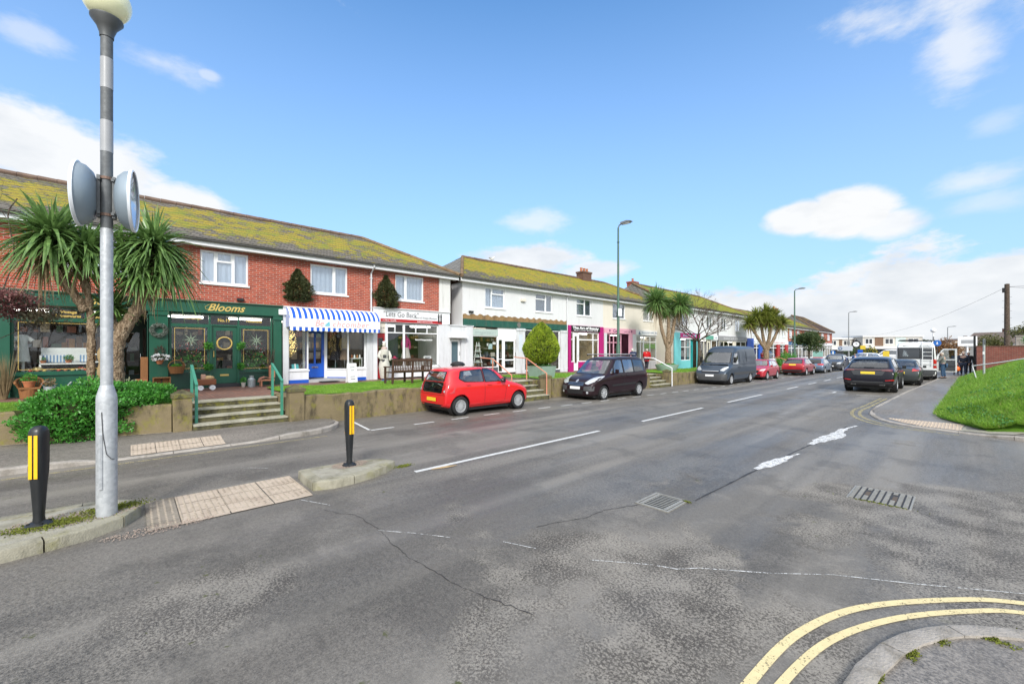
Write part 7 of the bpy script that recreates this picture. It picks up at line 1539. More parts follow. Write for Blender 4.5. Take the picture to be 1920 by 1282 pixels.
    def ray(s, u, w_, side):
        org, d = {'L': ((-3, u, w_), (1, 0, 0)), 'R': ((3, u, w_), (-1, 0, 0)), 'F': ((u, 6, w_), (0, -1, 0)), 'B': ((u, -6, w_), (0, 1, 0)), 'T': ((u, w_, 5), (0, 0, -1))}[side]
        return s.bvh.ray_cast(Vector(org), Vector(d)), Vector(d)
    def hit(s, p, side, off):
        h, d = s.ray(p[0], p[1], side)
        if h[0] is None: return None
        nn = h[1] if h[1].dot(d) < 0 else -h[1]; return h[0]+nn*off-d*off*.5
    def cutout(s):
        """hollow the cabin and open the windows so that one looks into the car and through it"""
        S = s.st; belt = max(q[2] for q in S if q[1] > q[2]+.15)-.30; pts = [(s.L/2-q[0], q[1]-.075) for q in S if q[1] > q[2]+.15]
        top = pts; y1, y0_ = top[0][0]-.06, top[-1][0]+.06; mb = MB(); rings = []
        for (y, z) in [(y1+.28, belt+.30)]+[(max(y0_, min(y1, a)), b) for a, b in top]:
            wt = s.w2*.60 if z > belt+.4 else s.w2*.80; rings.append([mb.b.verts.new(p) for p in ((-s.w2*.84, y, belt), (s.w2*.84, y, belt), (s.w2*.84, y, belt+.26), (wt, y, max(z, belt+.28)), (-wt, y, max(z, belt+.28)), (-s.w2*.84, y, belt+.26))])
        for a, b in zip(rings, rings[1:]):
            for k in range(6): mb.b.faces.new((a[k], a[(k+1) % 6], b[(k+1) % 6], b[k]))
        mb.b.faces.new(rings[0][::-1]); mb.b.faces.new(rings[-1]); jobs = [mb]; side = MB(); ym = (y1+y0_)/2
        for sd, poly in s.pend:
            if sd == 'L': side.prism(poly, 'x', -3, 3)
            else: jobs.append(MB().prism(poly, 'y', *((ym, 4) if sd == 'F' else (-4, ym))))
        jobs.append(side); o = s.body; o.parent = None; o.location = (0, 0, 0)
        for mb in jobs:
            bmesh.ops.recalc_face_normals(mb.b, faces=mb.b.faces); me = bpy.data.meshes.new('c'); mb.b.to_mesh(me); mb.b.free(); me.materials.append(CABIN); co = bpy.data.objects.new('c', me); C.objects.link(co)
            md = o.modifiers.new('b', 'BOOLEAN'); md.operation = 'DIFFERENCE'; md.object = co; md.solver = 'EXACT'; md.material_mode = 'TRANSFER'
            bpy.context.view_layer.update(); m2 = bpy.data.meshes.new_from_object(o.evaluated_get(bpy.context.evaluated_depsgraph_get())); o.modifiers.clear()
            if len(m2.polygons) > 300: o.data = m2
            bpy.data.objects.remove(co)
        o.parent = s.t
    def seam(s, pts, side, w_=.010):
        for a, b in zip(pts, pts[1:]):
            a, b = Vector(a), Vector(b); d = (b-a).normalized(); n = Vector((-d.y, d.x))*w_/2; s.lay('door_seam', [tuple(a+n), tuple(b+n), tuple(b-n), tuple(a-n)], side, BLACK, off=.0022, step=.12)
    def mirror(s, y, z, mat, w_=.12):
        for sd in (-1, 1):
            h = s.bvh.ray_cast(Vector((sd*3, y, z)), Vector((-sd, 0, 0))); x = h[0].x if h[0] else sd*s.w2*.9
            MB().box(x+sd*.0, x+sd*.06, y-.03, y+.03, z-.02, z+.01).box(x+sd*.05, x+sd*(.05+.15), y-.045, y+.045, z-.03, z+w_, .025).build('wing_mirror', mat, s.t, smooth='auto')
    def handle(s, y, z, mat=None, w_=.16):
        for sd in (-1, 1):
            h = s.bvh.ray_cast(Vector((sd*3, y, z)), Vector((-sd, 0, 0)))
            if h[0]: MB().box(h[0].x-.002, h[0].x+sd*.035, y-w_/2, y+w_/2, z-.014, z+.014, .01).build('door_handle', mat or s.paint, s.t, smooth='auto')
    def plate(s, side, z, mat, w_=.52, h=.11, txt=None):
        o = s.lay('number_plate', [(-w_/2, z-h/2), (w_/2, z-h/2), (w_/2, z+h/2), (-w_/2, z+h/2)], side, mat, off=.016, step=.5); return o
    def cabin(s):
        """seats seen through the glass"""
        return
def paintm(name, col, metal=.0, rough=.28, flake=.05):
    g = NG(name); v = g.obj(); c = g.mix(g.noise(260, v, 2), tuple(q*(1-flake) for q in col), tuple(min(1, q*(1+flake)) for q in col)); d = g.rng(g.math('ADD', g.noise(5, v, 5, .7), g.math('MULTIPLY', g.xyz(v)[2], -.45)), .25, .6, 0, .30)
    c = g.mix(d, c, tuple(q*.7+.014 for q in col)); g.pbr(c, g.math('ADD', rough, g.math('MULTIPLY', d, .12)), metal, .5 if max(col) > .1 else .2, coat=.9 if max(col) > .1 else .35); return g.m
P_RED = paintm('red_car_paint', (.62, .008, .012)); P_PLUM = paintm('dark_plum_paint', (.022, .010, .014), .2); P_SLATE = paintm('slate_grey_van_paint', (.050, .068, .095), .3, .3); P_RED2 = paintm('brick_red_car_paint', (.42, .02, .035)); P_RED3 = paintm('deep_red_car_paint', (.38, .006, .015), .2)
P_BLUEG = paintm('blue_grey_metallic_paint', (.15, .21, .30), .5, .3, .1); P_DGREY = paintm('dark_grey_paint', (.07, .075, .085), .3); P_BLACK = paintm('black_blue_car_paint', (.010, .010, .016), .1, .2); P_WHITE = paintm('white_van_paint', (.70, .71, .72), 0, .35, .01); P_SALOON = paintm('dark_grey_green_paint', (.055, .062, .062), .4)

def wheelz(x, y): return zg(x, y)
def seats(c, ys, z=.45, h=.75, xw=.34, mat=SEATM):
    for y in ys:
        for x in (-xw, xw): MB().box(x-.2, x+.2, y-.05, y+.08, z, z+h-.18, .04).box(x-.11, x+.11, y-.04, y+.05, z+h-.16, z+h, .03).build('seat', mat, c.t)

# ---- red hatchback, nose away from the camera, five doors
L, W, H = 3.54, 1.64, 1.48
st = [(.0, .55, .50, .70, .50, .24), (.05, .68, .62, .84, .60, .20), (.22, .80, .74, .95, .70, .18), (.55, .90, .85, 1.0, .78, .18), (.88, .965, .91, 1.0, .80, .18), (1.00, 1.02, .93, 1.0, .80, .18), (1.42, 1.36, .95, 1.0, .76, .18), (1.60, 1.435, .955, 1.0, .76, .18), (2.2, 1.475, .97, 1.0, .76, .18), (2.9, 1.455, .99, 1.0, .75, .18), (3.22, 1.42, 1.0, .985, .74, .20), (3.34, 1.33, 1.0, .96, .72, .22), (3.46, 1.02, .93, .93, .72, .26), (3.52, .80, .72, .90, .74, .28), (3.54, .60, .55, .84, .70, .32)]
c = Car('hatchback_car', 'bright red small hatchback parked by the low wall, rear towards the left', 'car', (-11.22, 8.68, 0), 0, L, W, H, P_RED, st, .295, 2.42, .58, spokes=18, hipw=.8)
y0 = L/2
c.win('windscreen', [(-.60, .985), (.60, .985), (.53, 1.35), (-.53, 1.35)], 'F', GLASS_CAR)
c.win('rear_window', [(-.50, 1.06), (.50, 1.06), (.46, 1.33), (-.46, 1.33)], 'B', GLASS_CAR); c.lay('tailgate_panel', [(-.54, .70), (.54, .70), (.56, 1.03), (-.56, 1.03)], 'B', M('gloss_black_panel', (.006, .006, .007), .08, coat=1), off=.005, rnd=.05)
c.lay('badge', [(.055*math.cos(a), .93+.055*math.sin(a)) for a in [k*math.pi/8 for k in range(16)]], 'B', CHROME, off=.012, step=.2)
for sd in 'LR':
    c.win('side_window', [(y0-1.33, 1.00), (y0-2.02, 1.01), (y0-2.02, 1.385), (y0-1.68, 1.37)], sd, GLASS_CAR); c.win('side_window', [(y0-2.12, 1.01), (y0-2.80, 1.045), (y0-3.00, 1.13), (y0-2.88, 1.34), (y0-2.12, 1.385)], sd, GLASS_CAR)
    c.seam([(y0-1.22, .34), (y0-1.16, .70), (y0-1.18, .97)], sd); c.seam([(y0-2.07, .30), (y0-2.07, 1.0)], sd); c.seam([(y0-2.90, .66), (y0-2.72, .50), (y0-2.62, .30)], sd); c.seam([(y0-1.22, .30), (y0-2.62, .30)], sd)
    c.lay('repeater_lamp', [(y0-1.02, .80), (y0-1.08, .80), (y0-1.08, .84), (y0-1.02, .84)], sd, HEADL, off=.006); 
for s_ in (-1, 1):
    c.lay('tail_light', [(s_*.80, .70), (s_*.57, .70), (s_*.55, .86), (s_*.60, 1.03), (s_*.80, 1.06)], 'B', TAILL, off=.008, rnd=.03); c.lay('reversing_lamp', [(s_*.70, .74), (s_*.64, .74), (s_*.64, .79), (s_*.70, .80)], 'B', HEADL, off=.011)
    c.lay('headlight', [(s_*.40, .62), (s_*.72, .66), (s_*.74, .80), (s_*.50, .76)], 'F', HEADL, off=.006, rnd=.03)
c.handle(y0-1.88, .90); c.handle(y0-2.72, .93); c.mirror(y0-1.36, .98, BLACK); c.plate('B', .50, PLATE_Y); c.lay('bumper_seam', [(-.72, .645), (.72, .645), (.72, .655), (-.72, .655)], 'B', BLACK); c.lay('lower_bumper', [(-.66, .29), (.66, .29), (.60, .36), (-.60, .36)], 'B', TRIM, off=.006)
c.cutout(); MB().tube([(0, -L/2+.32, 1.47), (0, -L/2+.02, 1.68)], .006, 5).build('aerial', BLACK, c.t); MB().box(-.012, .012, -.22, .22, -.008, .008).build('rear_wiper', BLACK, c.t).matrix_basis = Matrix.Translation((.05, -L/2+.10, 1.10)) @ Euler((R(20), 0, R(90))).to_matrix().to_4x4()
seats(c, (.15, -.62), .42, .72, .33); MB().lathe([(.155, -.01), (.17, 0), (.155, .01), (.145, 0), (.155, -.01)], (.33, .62, .92), 20, rot=Matrix.Rotation(R(65), 4, 'X')).build('steering_wheel', BLACK, c.t)
# ---- plum people carrier, nose towards the camera's side
L, W, H = 4.39, 1.83, 1.85
st = [(.0, .50, .46, .62, .45, .26), (.04, .66, .60, .80, .6, .20), (.20, .84, .78, .93, .72, .18), (.55, .97, .92, .99, .80, .18), (.95, 1.06, 1.0, 1.0, .82, .18), (1.08, 1.13, 1.03, 1.0, .82, .18), (1.62, 1.66, 1.06, 1.0, .80, .18), (1.82, 1.76, 1.07, 1.0, .80, .18), (2.4, 1.82, 1.08, 1.0, .80, .18), (3.6, 1.82, 1.10, 1.0, .80, .18), (4.12, 1.77, 1.10, .99, .79, .2), (4.27, 1.62, 1.10, .975, .79, .22), (4.36, 1.05, .98, .95, .80, .26), (4.39, .66, .60, .92, .78, .30)]
c = Car('people_carrier', 'dark plum people carrier with silver roof bars, facing left', 'car', (-11.08, 15.95, zg(-11, 16)-.01), math.pi, L, W, H, P_PLUM, st, .31, 2.755, .83, spokes=9, rimm=RIM)
y0 = L/2
c.win('windscreen', [(-.72, 1.10), (.72, 1.10), (.62, 1.64), (-.62, 1.64)], 'F', GLASS_CAR); c.win('rear_window', [(-.6, 1.15), (.6, 1.15), (.58, 1.62), (-.58, 1.62)], 'B', GLASS_TINT)
for sd in 'LR':
    c.win('quarter_window', [(y0-1.28, 1.12), (y0-1.50, 1.12), (y0-1.56, 1.36)], sd, GLASS_CAR, seal=.012); c.win('side_window', [(y0-1.58, 1.12), (y0-2.26, 1.12), (y0-2.26, 1.66), (y0-1.92, 1.65), (y0-1.66, 1.42)], sd, GLASS_CAR); c.win('side_window', [(y0-2.38, 1.12), (y0-3.10, 1.13), (y0-3.10, 1.66), (y0-2.38, 1.66)], sd, GLASS_CAR); c.win('side_window', [(y0-3.20, 1.13), (y0-4.02, 1.16), (y0-3.98, 1.62), (y0-3.20, 1.66)], sd, GLASS_TINT)
    c.lay('rubbing_strip', [(y0-1.38, .56), (y0-3.25, .58), (y0-3.25, .66), (y0-1.38, .64)], sd, TRIM, off=.01); c.seam([(y0-1.30, .32), (y0-1.26, 1.05)], sd); c.seam([(y0-2.32, .32), (y0-2.32, 1.08)], sd); c.seam([(y0-3.30, .66), (y0-3.22, 1.08)], sd); c.seam([(y0-2.4, .98), (y0-4.1, .98)], sd, .018); c.lay('sill', [(y0-1.3, .20), (y0-3.1, .20), (y0-3.1, .29), (y0-1.3, .29)], sd, TRIM, off=.006)
for s_ in (-1, 1):
    c.lay('headlight', [(s_*.42, .72), (s_*.62, .68), (s_*.88, .84), (s_*.86, 1.02), (s_*.62, .96)], 'F', HEADL, off=.008, rnd=.05); c.lay('bumper_insert', [(s_*.44, .42), (s_*.82, .42), (s_*.84, .62), (s_*.44, .60)], 'F', TRIM_G, off=.008, rnd=.03); c.lay('fog_lamp', [(s_*.62+.05*math.cos(a), .36+.05*math.sin(a)) for a in [k*math.pi/6 for k in range(12)]], 'F', HEADL, off=.012)
    c.lay('tail_light', [(s_*.90, .85), (s_*.70, .85), (s_*.72, 1.25), (s_*.88, 1.25)], 'B', TAILL, off=.008); c.lay('tail_light', [(-y0+.02, .85), (-y0+.16, .85), (-y0+.12, 1.22), (-y0+.04, 1.22)], 'R' if s_ > 0 else 'L', TAILL, off=.006)
c.lay('grille', [(-.38, .60), (.38, .60), (.46, .78), (-.46, .78)], 'F', TRIM, off=.006, rnd=.03); c.lay('lower_grille', [(-.40, .28), (.40, .28), (.42, .46), (-.42, .46)], 'F', TRIM, off=.006, rnd=.03)
for z in (.64, .69, .74): c.lay('grille_bar', [(-.40, z), (.40, z), (.40, z+.012), (-.40, z+.012)], 'F', CHROME, off=.011)
c.lay('badge', [(.06*math.cos(a), .80+.06*math.sin(a)) for a in [k*math.pi/8 for k in range(16)]], 'F', CHROME, off=.014, step=.2); c.plate('F', .53, PLATE_W); c.plate('B', .6, PLATE_Y); c.handle(y0-2.14, 1.0, TRIM); c.handle(y0-2.52, 1.0, TRIM); c.mirror(y0-1.62, 1.12, P_PLUM, .16); c.cutout(); seats(c, (.25, -.75), .5, .85)
for x in (-.66, .66): MB().tube([(x, .45, 1.83), (x, .5, 1.885), (x, -1.5, 1.895), (x, -1.6, 1.83)], .02, 6).build('roof_rail', TRIM, c.t)
for y in (.3, -.45, -1.2): MB().box(-.78, .78, y-.03, y+.03, 1.90, 1.925, .008).build('roof_bar', RIM, c.t)

# ---- slate grey high roof van
L, W, H = 5.6, 2.05, 2.50
st = [(.0, .50, .46, .66, .45, .30), (.04, .72, .64, .84, .62, .24), (.22, .98, .90, .96, .76, .22), (.50, 1.16, 1.05, 1.0, .82, .22), (.85, 1.34, 1.14, 1.0, .84, .22), (1.02, 1.46, 1.18, 1.0, .84, .22), (1.50, 2.02, 1.25, 1.0, .84, .22), (1.72, 2.18, 1.28, 1.0, .85, .22), (2.05, 2.40, 1.3, 1.0, .87, .22), (2.35, 2.47, 1.3, 1.0, .88, .22), (3.6, 2.50, 1.3, 1.0, .88, .22), (5.3, 2.50, 1.3, 1.0, .88, .22), (5.5, 2.46, 1.3, .995, .88, .24), (5.58, 2.30, 1.3, .985, .87, .26), (5.60, 1.6, 1.2, .97, .87, .30)]
c = Car('van', 'slate grey high-roofed panel van facing left beyond the people carrier', 'van', (-11.05, 30.05, zg(-11, 30)), math.pi, L, W, H, P_SLATE, st, .34, 3.45, .95, arch=.07, rimm=RIM, spokes=16)
y0 = L/2; c.win('windscreen', [(-.84, 1.40), (.84, 1.40), (.74, 2.04), (-.74, 2.04)], 'F', GLASS_CAR)
for sd in 'LR':
    c.win('side_window', [(y0-1.25, 1.32), (y0-2.12, 1.30), (y0-2.12, 2.02), (y0-1.72, 2.0), (y0-1.45, 1.65)], sd, GLASS_CAR); c.lay('body_moulding', [(y0-1.3, .62), (y0-5.3, .62), (y0-5.3, .78), (y0-1.3, .78)], sd, TRIM_G, off=.012); c.seam([(y0-2.22, .40), (y0-2.22, 2.15)], sd, .016); c.seam([(y0-3.55, .40), (y0-3.55, 2.25)], sd, .016); c.seam([(y0-2.3, 1.28), (y0-5.5, 1.30)], sd, .02)
    c.lay('pressed_panel', [(y0-2.4, 1.45), (y0-3.45, 1.45), (y0-3.45, 2.12), (y0-2.4, 2.12)], sd, P_SLATE, off=.012, rnd=.06); c.lay('pressed_panel', [(y0-3.68, 1.45), (y0-5.35, 1.45), (y0-5.35, 2.12), (y0-3.68, 2.12)], sd, P_SLATE, off=.012, rnd=.06)
for s_ in (-1, 1):
    c.lay('headlight', [(s_*.56, .92), (s_*.80, .88), (s_*.96, 1.10), (s_*.90, 1.18), (s_*.70, 1.08)], 'F', HEADL, off=.01, rnd=.05); c.lay('fog_lamp', [(s_*.74+.06*math.cos(a), .46+.06*math.sin(a)) for a in [k*math.pi/6 for k in range(12)]], 'F', HEADL, off=.012)
c.lay('front_bumper', [(-.95, .30), (.95, .30), (.98, .72), (-.98, .72)], 'F', TRIM_G, off=.014, rnd=.04); c.lay('grille', [(-.52, .76), (.52, .76), (.58, .90), (-.58, .90)], 'F', TRIM, off=.012); c.lay('grille_bar', [(-.5, .86), (.5, .86), (.52, .89), (-.52, .89)], 'F', CHROME, off=.018); c.plate('F', .60, PLATE_W); c.mirror(y0-1.30, 1.42, BLACK, .34); c.handle(y0-2.08, 1.12, TRIM); c.handle(y0-2.36, 1.12, TRIM); c.cutout(); seats(c, (.7,), .8, .95, .5)
MB().box(-.5, .0, y0-1.06, y0-1.02, 1.37, 1.39).build('wiper', BLACK, c.t); MB().tube([(0, y0-2.15, 2.42), (0, y0-2.3, 2.62)], .008, 5).build('aerial', BLACK, c.t)

# ---- generic smaller cars
def hatch(label, x, y, rz, paint, L, W, H, wb, fo, name='hatchback_car', suv=False, rear='hatch', glass=GLASS_CAR, low=None, wr=.32, rimm=None, spokes=10, nose=None, sill=TRIM, detail=None):
    zbelt = H*.63; z0 = .20 if not suv else .26; hood = H*.60; cw = .98 if not suv else .96; k = L
    tail = {'hatch': [(k*.86, H*.975, zbelt*1.02, .99, .74, z0), (k*.93, H*.90, zbelt*1.02, .975, .73, z0), (k*.975, zbelt*1.02, zbelt*.93, .95, .73, z0+.04), (k*.995, zbelt*.82, zbelt*.75, .92, .74, z0+.08), (k, zbelt*.62, zbelt*.56, .88, .72, z0+.12)],
            'coupe': [(k*.74, H*.985, zbelt*1.01, 1, .74, z0), (k*.86, H*.87, zbelt*1.03, .99, .72, z0), (k*.945, zbelt*1.08, zbelt*1.02, .965, .74, z0+.02), (k*.985, zbelt*1.03, zbelt*.96, .94, .76, z0+.04), (k*.998, zbelt*.78, zbelt*.72, .91, .75, z0+.08), (k, zbelt*.6, zbelt*.55, .87, .72, z0+.12)],
            'saloon': [(k*.72, H*.955, zbelt*1.0, 1, .72, z0), (k*.83, zbelt*1.12, zbelt*1.02, .99, .74, z0), (k*.90, zbelt*1.07, zbelt*1.02, .98, .76, z0), (k*.975, zbelt*1.05, zbelt*.97, .95, .76, z0+.04), (k*.995, zbelt*.82, zbelt*.76, .92, .76, z0+.08), (k, zbelt*.6, zbelt*.55, .88, .72, z0+.12)]}[rear]
    st = [(0, hood*.62, hood*.56, .66, .48, z0+.10), (.05, hood*.80, hood*.72, .84, .62, z0+.03), (.24, hood*.95, hood*.86, .95, .72, z0), (.60, hood*1.03, hood*.96, 1, .80, z0), (k*.235, hood*1.10, zbelt*.98, 1, .80, z0), (k*.265, hood*1.17, zbelt, 1, .80, z0), (k*.385, H*.935, zbelt, 1, .76, z0), (k*.44, H*.985, zbelt, 1, .75, z0), (k*.56, H, zbelt*1.0, 1, .75, z0)]+([] if rear == 'saloon' else [(k*.70, H*.995, zbelt*1.01, 1, .75, z0)] if rear == 'hatch' else [])+tail
    c = Car(name, label, 'car', (x, y, zg(x, y)), rz, L, W, H, paint, st, wr, wb, fo, zb=z0, rimm=rimm, spokes=spokes); w2 = W/2; y0 = L/2; zb_ = zbelt
    c.win('windscreen', [(-w2*.80, hood*1.16), (w2*.80, hood*1.16), (w2*.68, H*.92), (-w2*.68, H*.92)], 'F', glass)
    rb, rt = {'hatch': (zb_*1.08, H*.925), 'coupe': (zb_*1.10, H*.90), 'saloon': (zb_*1.14, H*.90)}[rear]; c.win('rear_window', [(-w2*.70, rb), (w2*.70, rb), (w2*.62, rt), (-w2*.62, rt)], 'B', glass)
    ye = {'hatch': .86, 'coupe': .84, 'saloon': .77}[rear]
    for sd in 'LR':
        c.win('side_window', [(y0-k*.335, zb_*1.05), (y0-k*.53, zb_*1.05), (y0-k*.53, H*.925), (y0-k*.425, H*.91)], sd, glass); c.win('side_window', [(y0-k*.55, zb_*1.05), (y0-k*.73, zb_*1.06), (y0-k*ye*.985, zb_*1.12), (y0-k*(ye-.09), H*.90), (y0-k*.55, H*.925)], sd, glass)
        c.seam([(y0-k*.30, z0+.12), (y0-k*.31, zb_)], sd); c.seam([(y0-k*.54, z0+.10), (y0-k*.54, zb_)], sd); c.seam([(y0-k*.70, z0+.2), (y0-k*.73, zb_)], sd); c.lay('sill', [(y0-k*.29, z0+.02), (y0-k*.71, z0+.02), (y0-k*.71, z0+.10), (y0-k*.29, z0+.10)], sd, sill, off=.008)
    c.handle(y0-k*.50, zb_*.93); c.handle(y0-k*.69, zb_*.95); c.mirror(y0-k*.33, zb_*1.03, paint if not suv else BLACK)
    for s_ in (-1, 1): c.lay('headlight', [(s_*w2*.52, hood*.74), (s_*w2*.90, hood*.78), (s_*w2*.92, hood*.93), (s_*w2*.62, hood*.86)], 'F', HEADL, off=.008, rnd=.04)
    c.lay('grille', [(-w2*.45, hood*.60), (w2*.45, hood*.60), (w2*.48, hood*.80), (-w2*.48, hood*.80)], 'F', TRIM, off=.006, rnd=.03); c.lay('lower_grille', [(-w2*.6, hood*.32), (w2*.6, hood*.32), (w2*.6, hood*.48), (-w2*.6, hood*.48)], 'F', TRIM, off=.008); c.plate('F', hood*.52, PLATE_W); c.cutout(); seats(c, (k*.03, -k*.16), .42, H*.48, w2*.42); return c, w2, zb_, hood
c, w2, zb_, hd = hatch('small brick red hatchback facing left behind the grey van', -10.85, 36.5, math.pi, P_RED2, 3.80, 1.66, 1.54, 2.45, .72)
c, w2, zb_, hd = hatch('deep red crossover with black lower bumper and yellow plate, rear to camera', -10.55, 46.2, 0, P_RED3, 4.5, 1.84, 1.60, 2.64, .9, 'crossover_car', True, 'coupe', GLASS_TINT, wr=.35, rimm=RIM)
c.lay('rear_bumper', [(-w2*.92, .28), (w2*.92, .28), (w2*.86, .56), (-w2*.86, .56)], 'B', TRIM, off=.012, rnd=.04); c.plate('B', .98, PLATE_Y)
for s_ in (-1, 1): c.lay('tail_light', [(s_*w2*.95, .94), (s_*w2*.45, .98), (s_*w2*.45, 1.05), (s_*w2*.92, 1.10)], 'B', TAILL, off=.008)
c, w2, zb_, hd = hatch('blue grey hatchback with yellow plate parked rear to camera', -10.3, 52.3, 0, P_BLUEG, 4.35, 1.80, 1.48, 2.7, .85, wr=.32, glass=GLASS_TINT)
c.lay('rear_bumper', [(-w2*.8, .27), (w2*.8, .27), (w2*.75, .40), (-w2*.75, .40)], 'B', TRIM, off=.01); c.plate('B', .58, PLATE_Y)
for s_ in (-1, 1): c.lay('tail_light', [(s_*w2*.95, .80), (s_*w2*.42, .84), (s_*w2*.42, .96), (s_*w2*.92, 1.0)], 'B', TAILL, off=.008)
c, w2, zb_, hd = hatch('tall dark grey pickup shaped car facing left beyond the blue hatchback', -10.0, 59.2, math.pi, P_DGREY, 5.0, 1.92, 1.85, 2.9, .9, 'estate_car', True, 'hatch', GLASS_CAR, wr=.38)
# ---- black sports utility car
c, w2, zb_, hd = hatch('glossy black sports utility car with twin exhausts, rear to camera', -3.14, 28.05, R(.6), P_BLACK, 4.92, 1.98, 1.69, 2.9, .95, 'sports_utility_car', True, 'coupe', GLASS_TINT, wr=.385, rimm=RIM, spokes=10, sill=P_BLACK)
c.lay('light_bar', [(-w2*.90, 1.055), (w2*.90, 1.055), (w2*.90, 1.085), (-w2*.90, 1.085)], 'B', M('smoked_light_bar', (.10, .04, .045), .15, coat=1), off=.012); c.plate('B', .93, PLATE_Y); c.lay('plate_recess', [(-.52, .82), (.52, .82), (.62, 1.03), (-.62, 1.03)], 'B', M('gloss_black_panel', (.006, .006, .007), .08, coat=1), off=.005, rnd=.05)
c.lay('rear_diffuser', [(-w2*.86, .30), (w2*.86, .30), (w2*.90, .52), (-w2*.90, .52)], 'B', TRIM, off=.012, rnd=.04); c.lay('diffuser_strip', [(-w2*.55, .50), (w2*.55, .50), (w2*.55, .53), (-w2*.55, .53)], 'B', TRIM_G, off=.018)
for s_ in (-1, 1):
    c.lay('tail_light', [(s_*w2*.97, 1.00), (s_*w2*.50, 1.03), (s_*w2*.50, 1.09), (s_*w2*.95, 1.12)], 'B', M('smoked_red_lens', (.14, .006, .01), .12, coat=1), off=.010); c.lay('reflector', [(s_*w2*.92, .60), (s_*w2*.62, .57), (s_*w2*.62, .61), (s_*w2*.92, .65)], 'B', TAILL, off=.012)
    MB().box(s_*.52-.10, s_*.52+.10, -2.475, -2.36, .36, .44, .02).build('exhaust', CHROME, c.t); MB().box(s_*.52-.08, s_*.52+.08, -2.478, -2.46, .375, .425).build('exhaust_bore', BLACK, c.t)
text('BADGE', .06, CHROME, c.t, (0, 0, 0), (0, 0, 0)) if 0 else None
c.lay('rear_wiper', [(-.16, 1.16), (.20, 1.16), (.20, 1.19), (-.16, 1.19)], 'B', BLACK, off=.02)
c.lay('roof_spoiler', [(-w2*.66, 1.50), (w2*.66, 1.50), (w2*.62, 1.555), (-w2*.62, 1.555)], 'B', P_BLACK, off=.03)
# ---- dark saloon behind it
c, w2, zb_, hd = hatch('dark grey green saloon with bright red tail lamps behind the black car', -2.62, 34.3, R(1.5), P_SALOON, 4.7, 1.84, 1.46, 2.75, .95, 'saloon_car', False, 'saloon', GLASS_TINT, wr=.33)
for s_ in (-1, 1): c.lay('tail_light', [(s_*w2*.97, .86), (s_*w2*.60, .80), (s_*w2*.62, .95), (s_*w2*.93, .99)], 'B', TAILL, off=.010); c.lay('tail_light', [(-2.30, .86), (-2.05, .84), (-2.1, .97), (-2.25, .99)], 'R' if s_ > 0 else 'L', TAILL, off=.008)
c.plate('B', .72, PLATE_Y)
# ---- white high minibus with a ladder, and its open door
L, W, H = 5.9, 2.05, 2.55
st = [(.0, .50, .46, .66, .45, .30), (.04, .72, .64, .84, .62, .24), (.25, 1.0, .92, .96, .76, .22), (.7, 1.26, 1.1, 1.0, .82, .22), (1.0, 1.42, 1.18, 1.0, .84, .22), (1.6, 2.1, 1.25, 1.0, .84, .22), (2.0, 2.45, 1.3, 1.0, .88, .22), (2.4, 2.53, 1.3, 1.0, .89, .22), (5.5, 2.55, 1.3, 1.0, .90, .22), (5.75, 2.52, 1.3, .99, .90, .24), (5.86, 2.36, 1.3, .98, .89, .26), (5.90, 1.4, 1.1, .96, .88, .32)]
c = Car('minibus', 'white high-roofed van with a rear ladder parked at the right kerb', 'van', (-2.35, 41.6, 0), R(1.8), L, W, H, P_WHITE, st, .34, 3.5, .95, arch=.07, rimm=RIM_D)
y0 = L/2; c.win('rear_window', [(-.84, 1.42), (.20, 1.42), (.20, 2.12), (-.84, 2.12)], 'B', GLASS_TINT); c.win('rear_window', [(.30, 1.42), (.86, 1.42), (.84, 2.12), (.30, 2.12)], 'B', GLASS_TINT); c.win('windscreen', [(-.84, 1.5), (.84, 1.5), (.74, 2.05), (-.74, 2.05)], 'F', GLASS_CAR)
for sd in 'LR': c.win('side_window', [(y0-2.4, 1.4), (y0-3.8, 1.4), (y0-3.8, 2.05), (y0-2.4, 2.05)], sd, GLASS_TINT); c.win('side_window', [(y0-4.0, 1.4), (y0-5.4, 1.4), (y0-5.4, 2.05), (y0-4.0, 2.05)], sd, GLASS_TINT)
for s_ in (-1, 1): c.lay('tail_light', [(s_*.99, .80), (s_*.84, .80), (s_*.84, 1.38), (s_*.98, 1.38)], 'B', TAILL, off=.012); c.lay('reversing_lamp', [(s_*.97, .98), (s_*.85, .98), (s_*.85, 1.08), (s_*.97, 1.08)], 'B', HEADL, off=.018)
c.lay('rear_bumper', [(-.98, .30), (.98, .30), (.98, .68), (-.98, .68)], 'B', TRIM_G, off=.02, rnd=.05); c.plate('B', .8, PLATE_Y); c.seam([(.25, .7), (.25, 2.3)], 'B', .016); c.cutout()
mb = MB()
for x in (.34, .80): mb.tube([(x, -y0-.07, .95), (x, -y0-.08, 2.3), (x, -y0+.12, 2.56)], .02, 6)
for k in range(6): mb.tube([(.34, -y0-.08, 1.1+k*.25), (.80, -y0-.08, 1.1+k*.25)], .016, 6)
mb.build('rear_ladder', UPVC, c.t)
mb = MB().tube([(-.85, -y0+.3, 2.62), (-.85, y0-2.4, 2.64)], .022, 6).tube([(.85, -y0+.3, 2.62), (.85, y0-2.4, 2.64)], .022, 6)
for k in range(4): mb.tube([(-.85, -y0+.3+k*1.0, 2.63), (.85, -y0+.3+k*1.0, 2.63)], .018, 6)
mb.build('roof_rack', TRIM, c.t); MB().box(-.8, .1, -y0+.3, -y0+1.6, 2.65, 2.69, .01).build('solar_panel', M('dark_panel', (.02, .02, .035), .2), c.t)
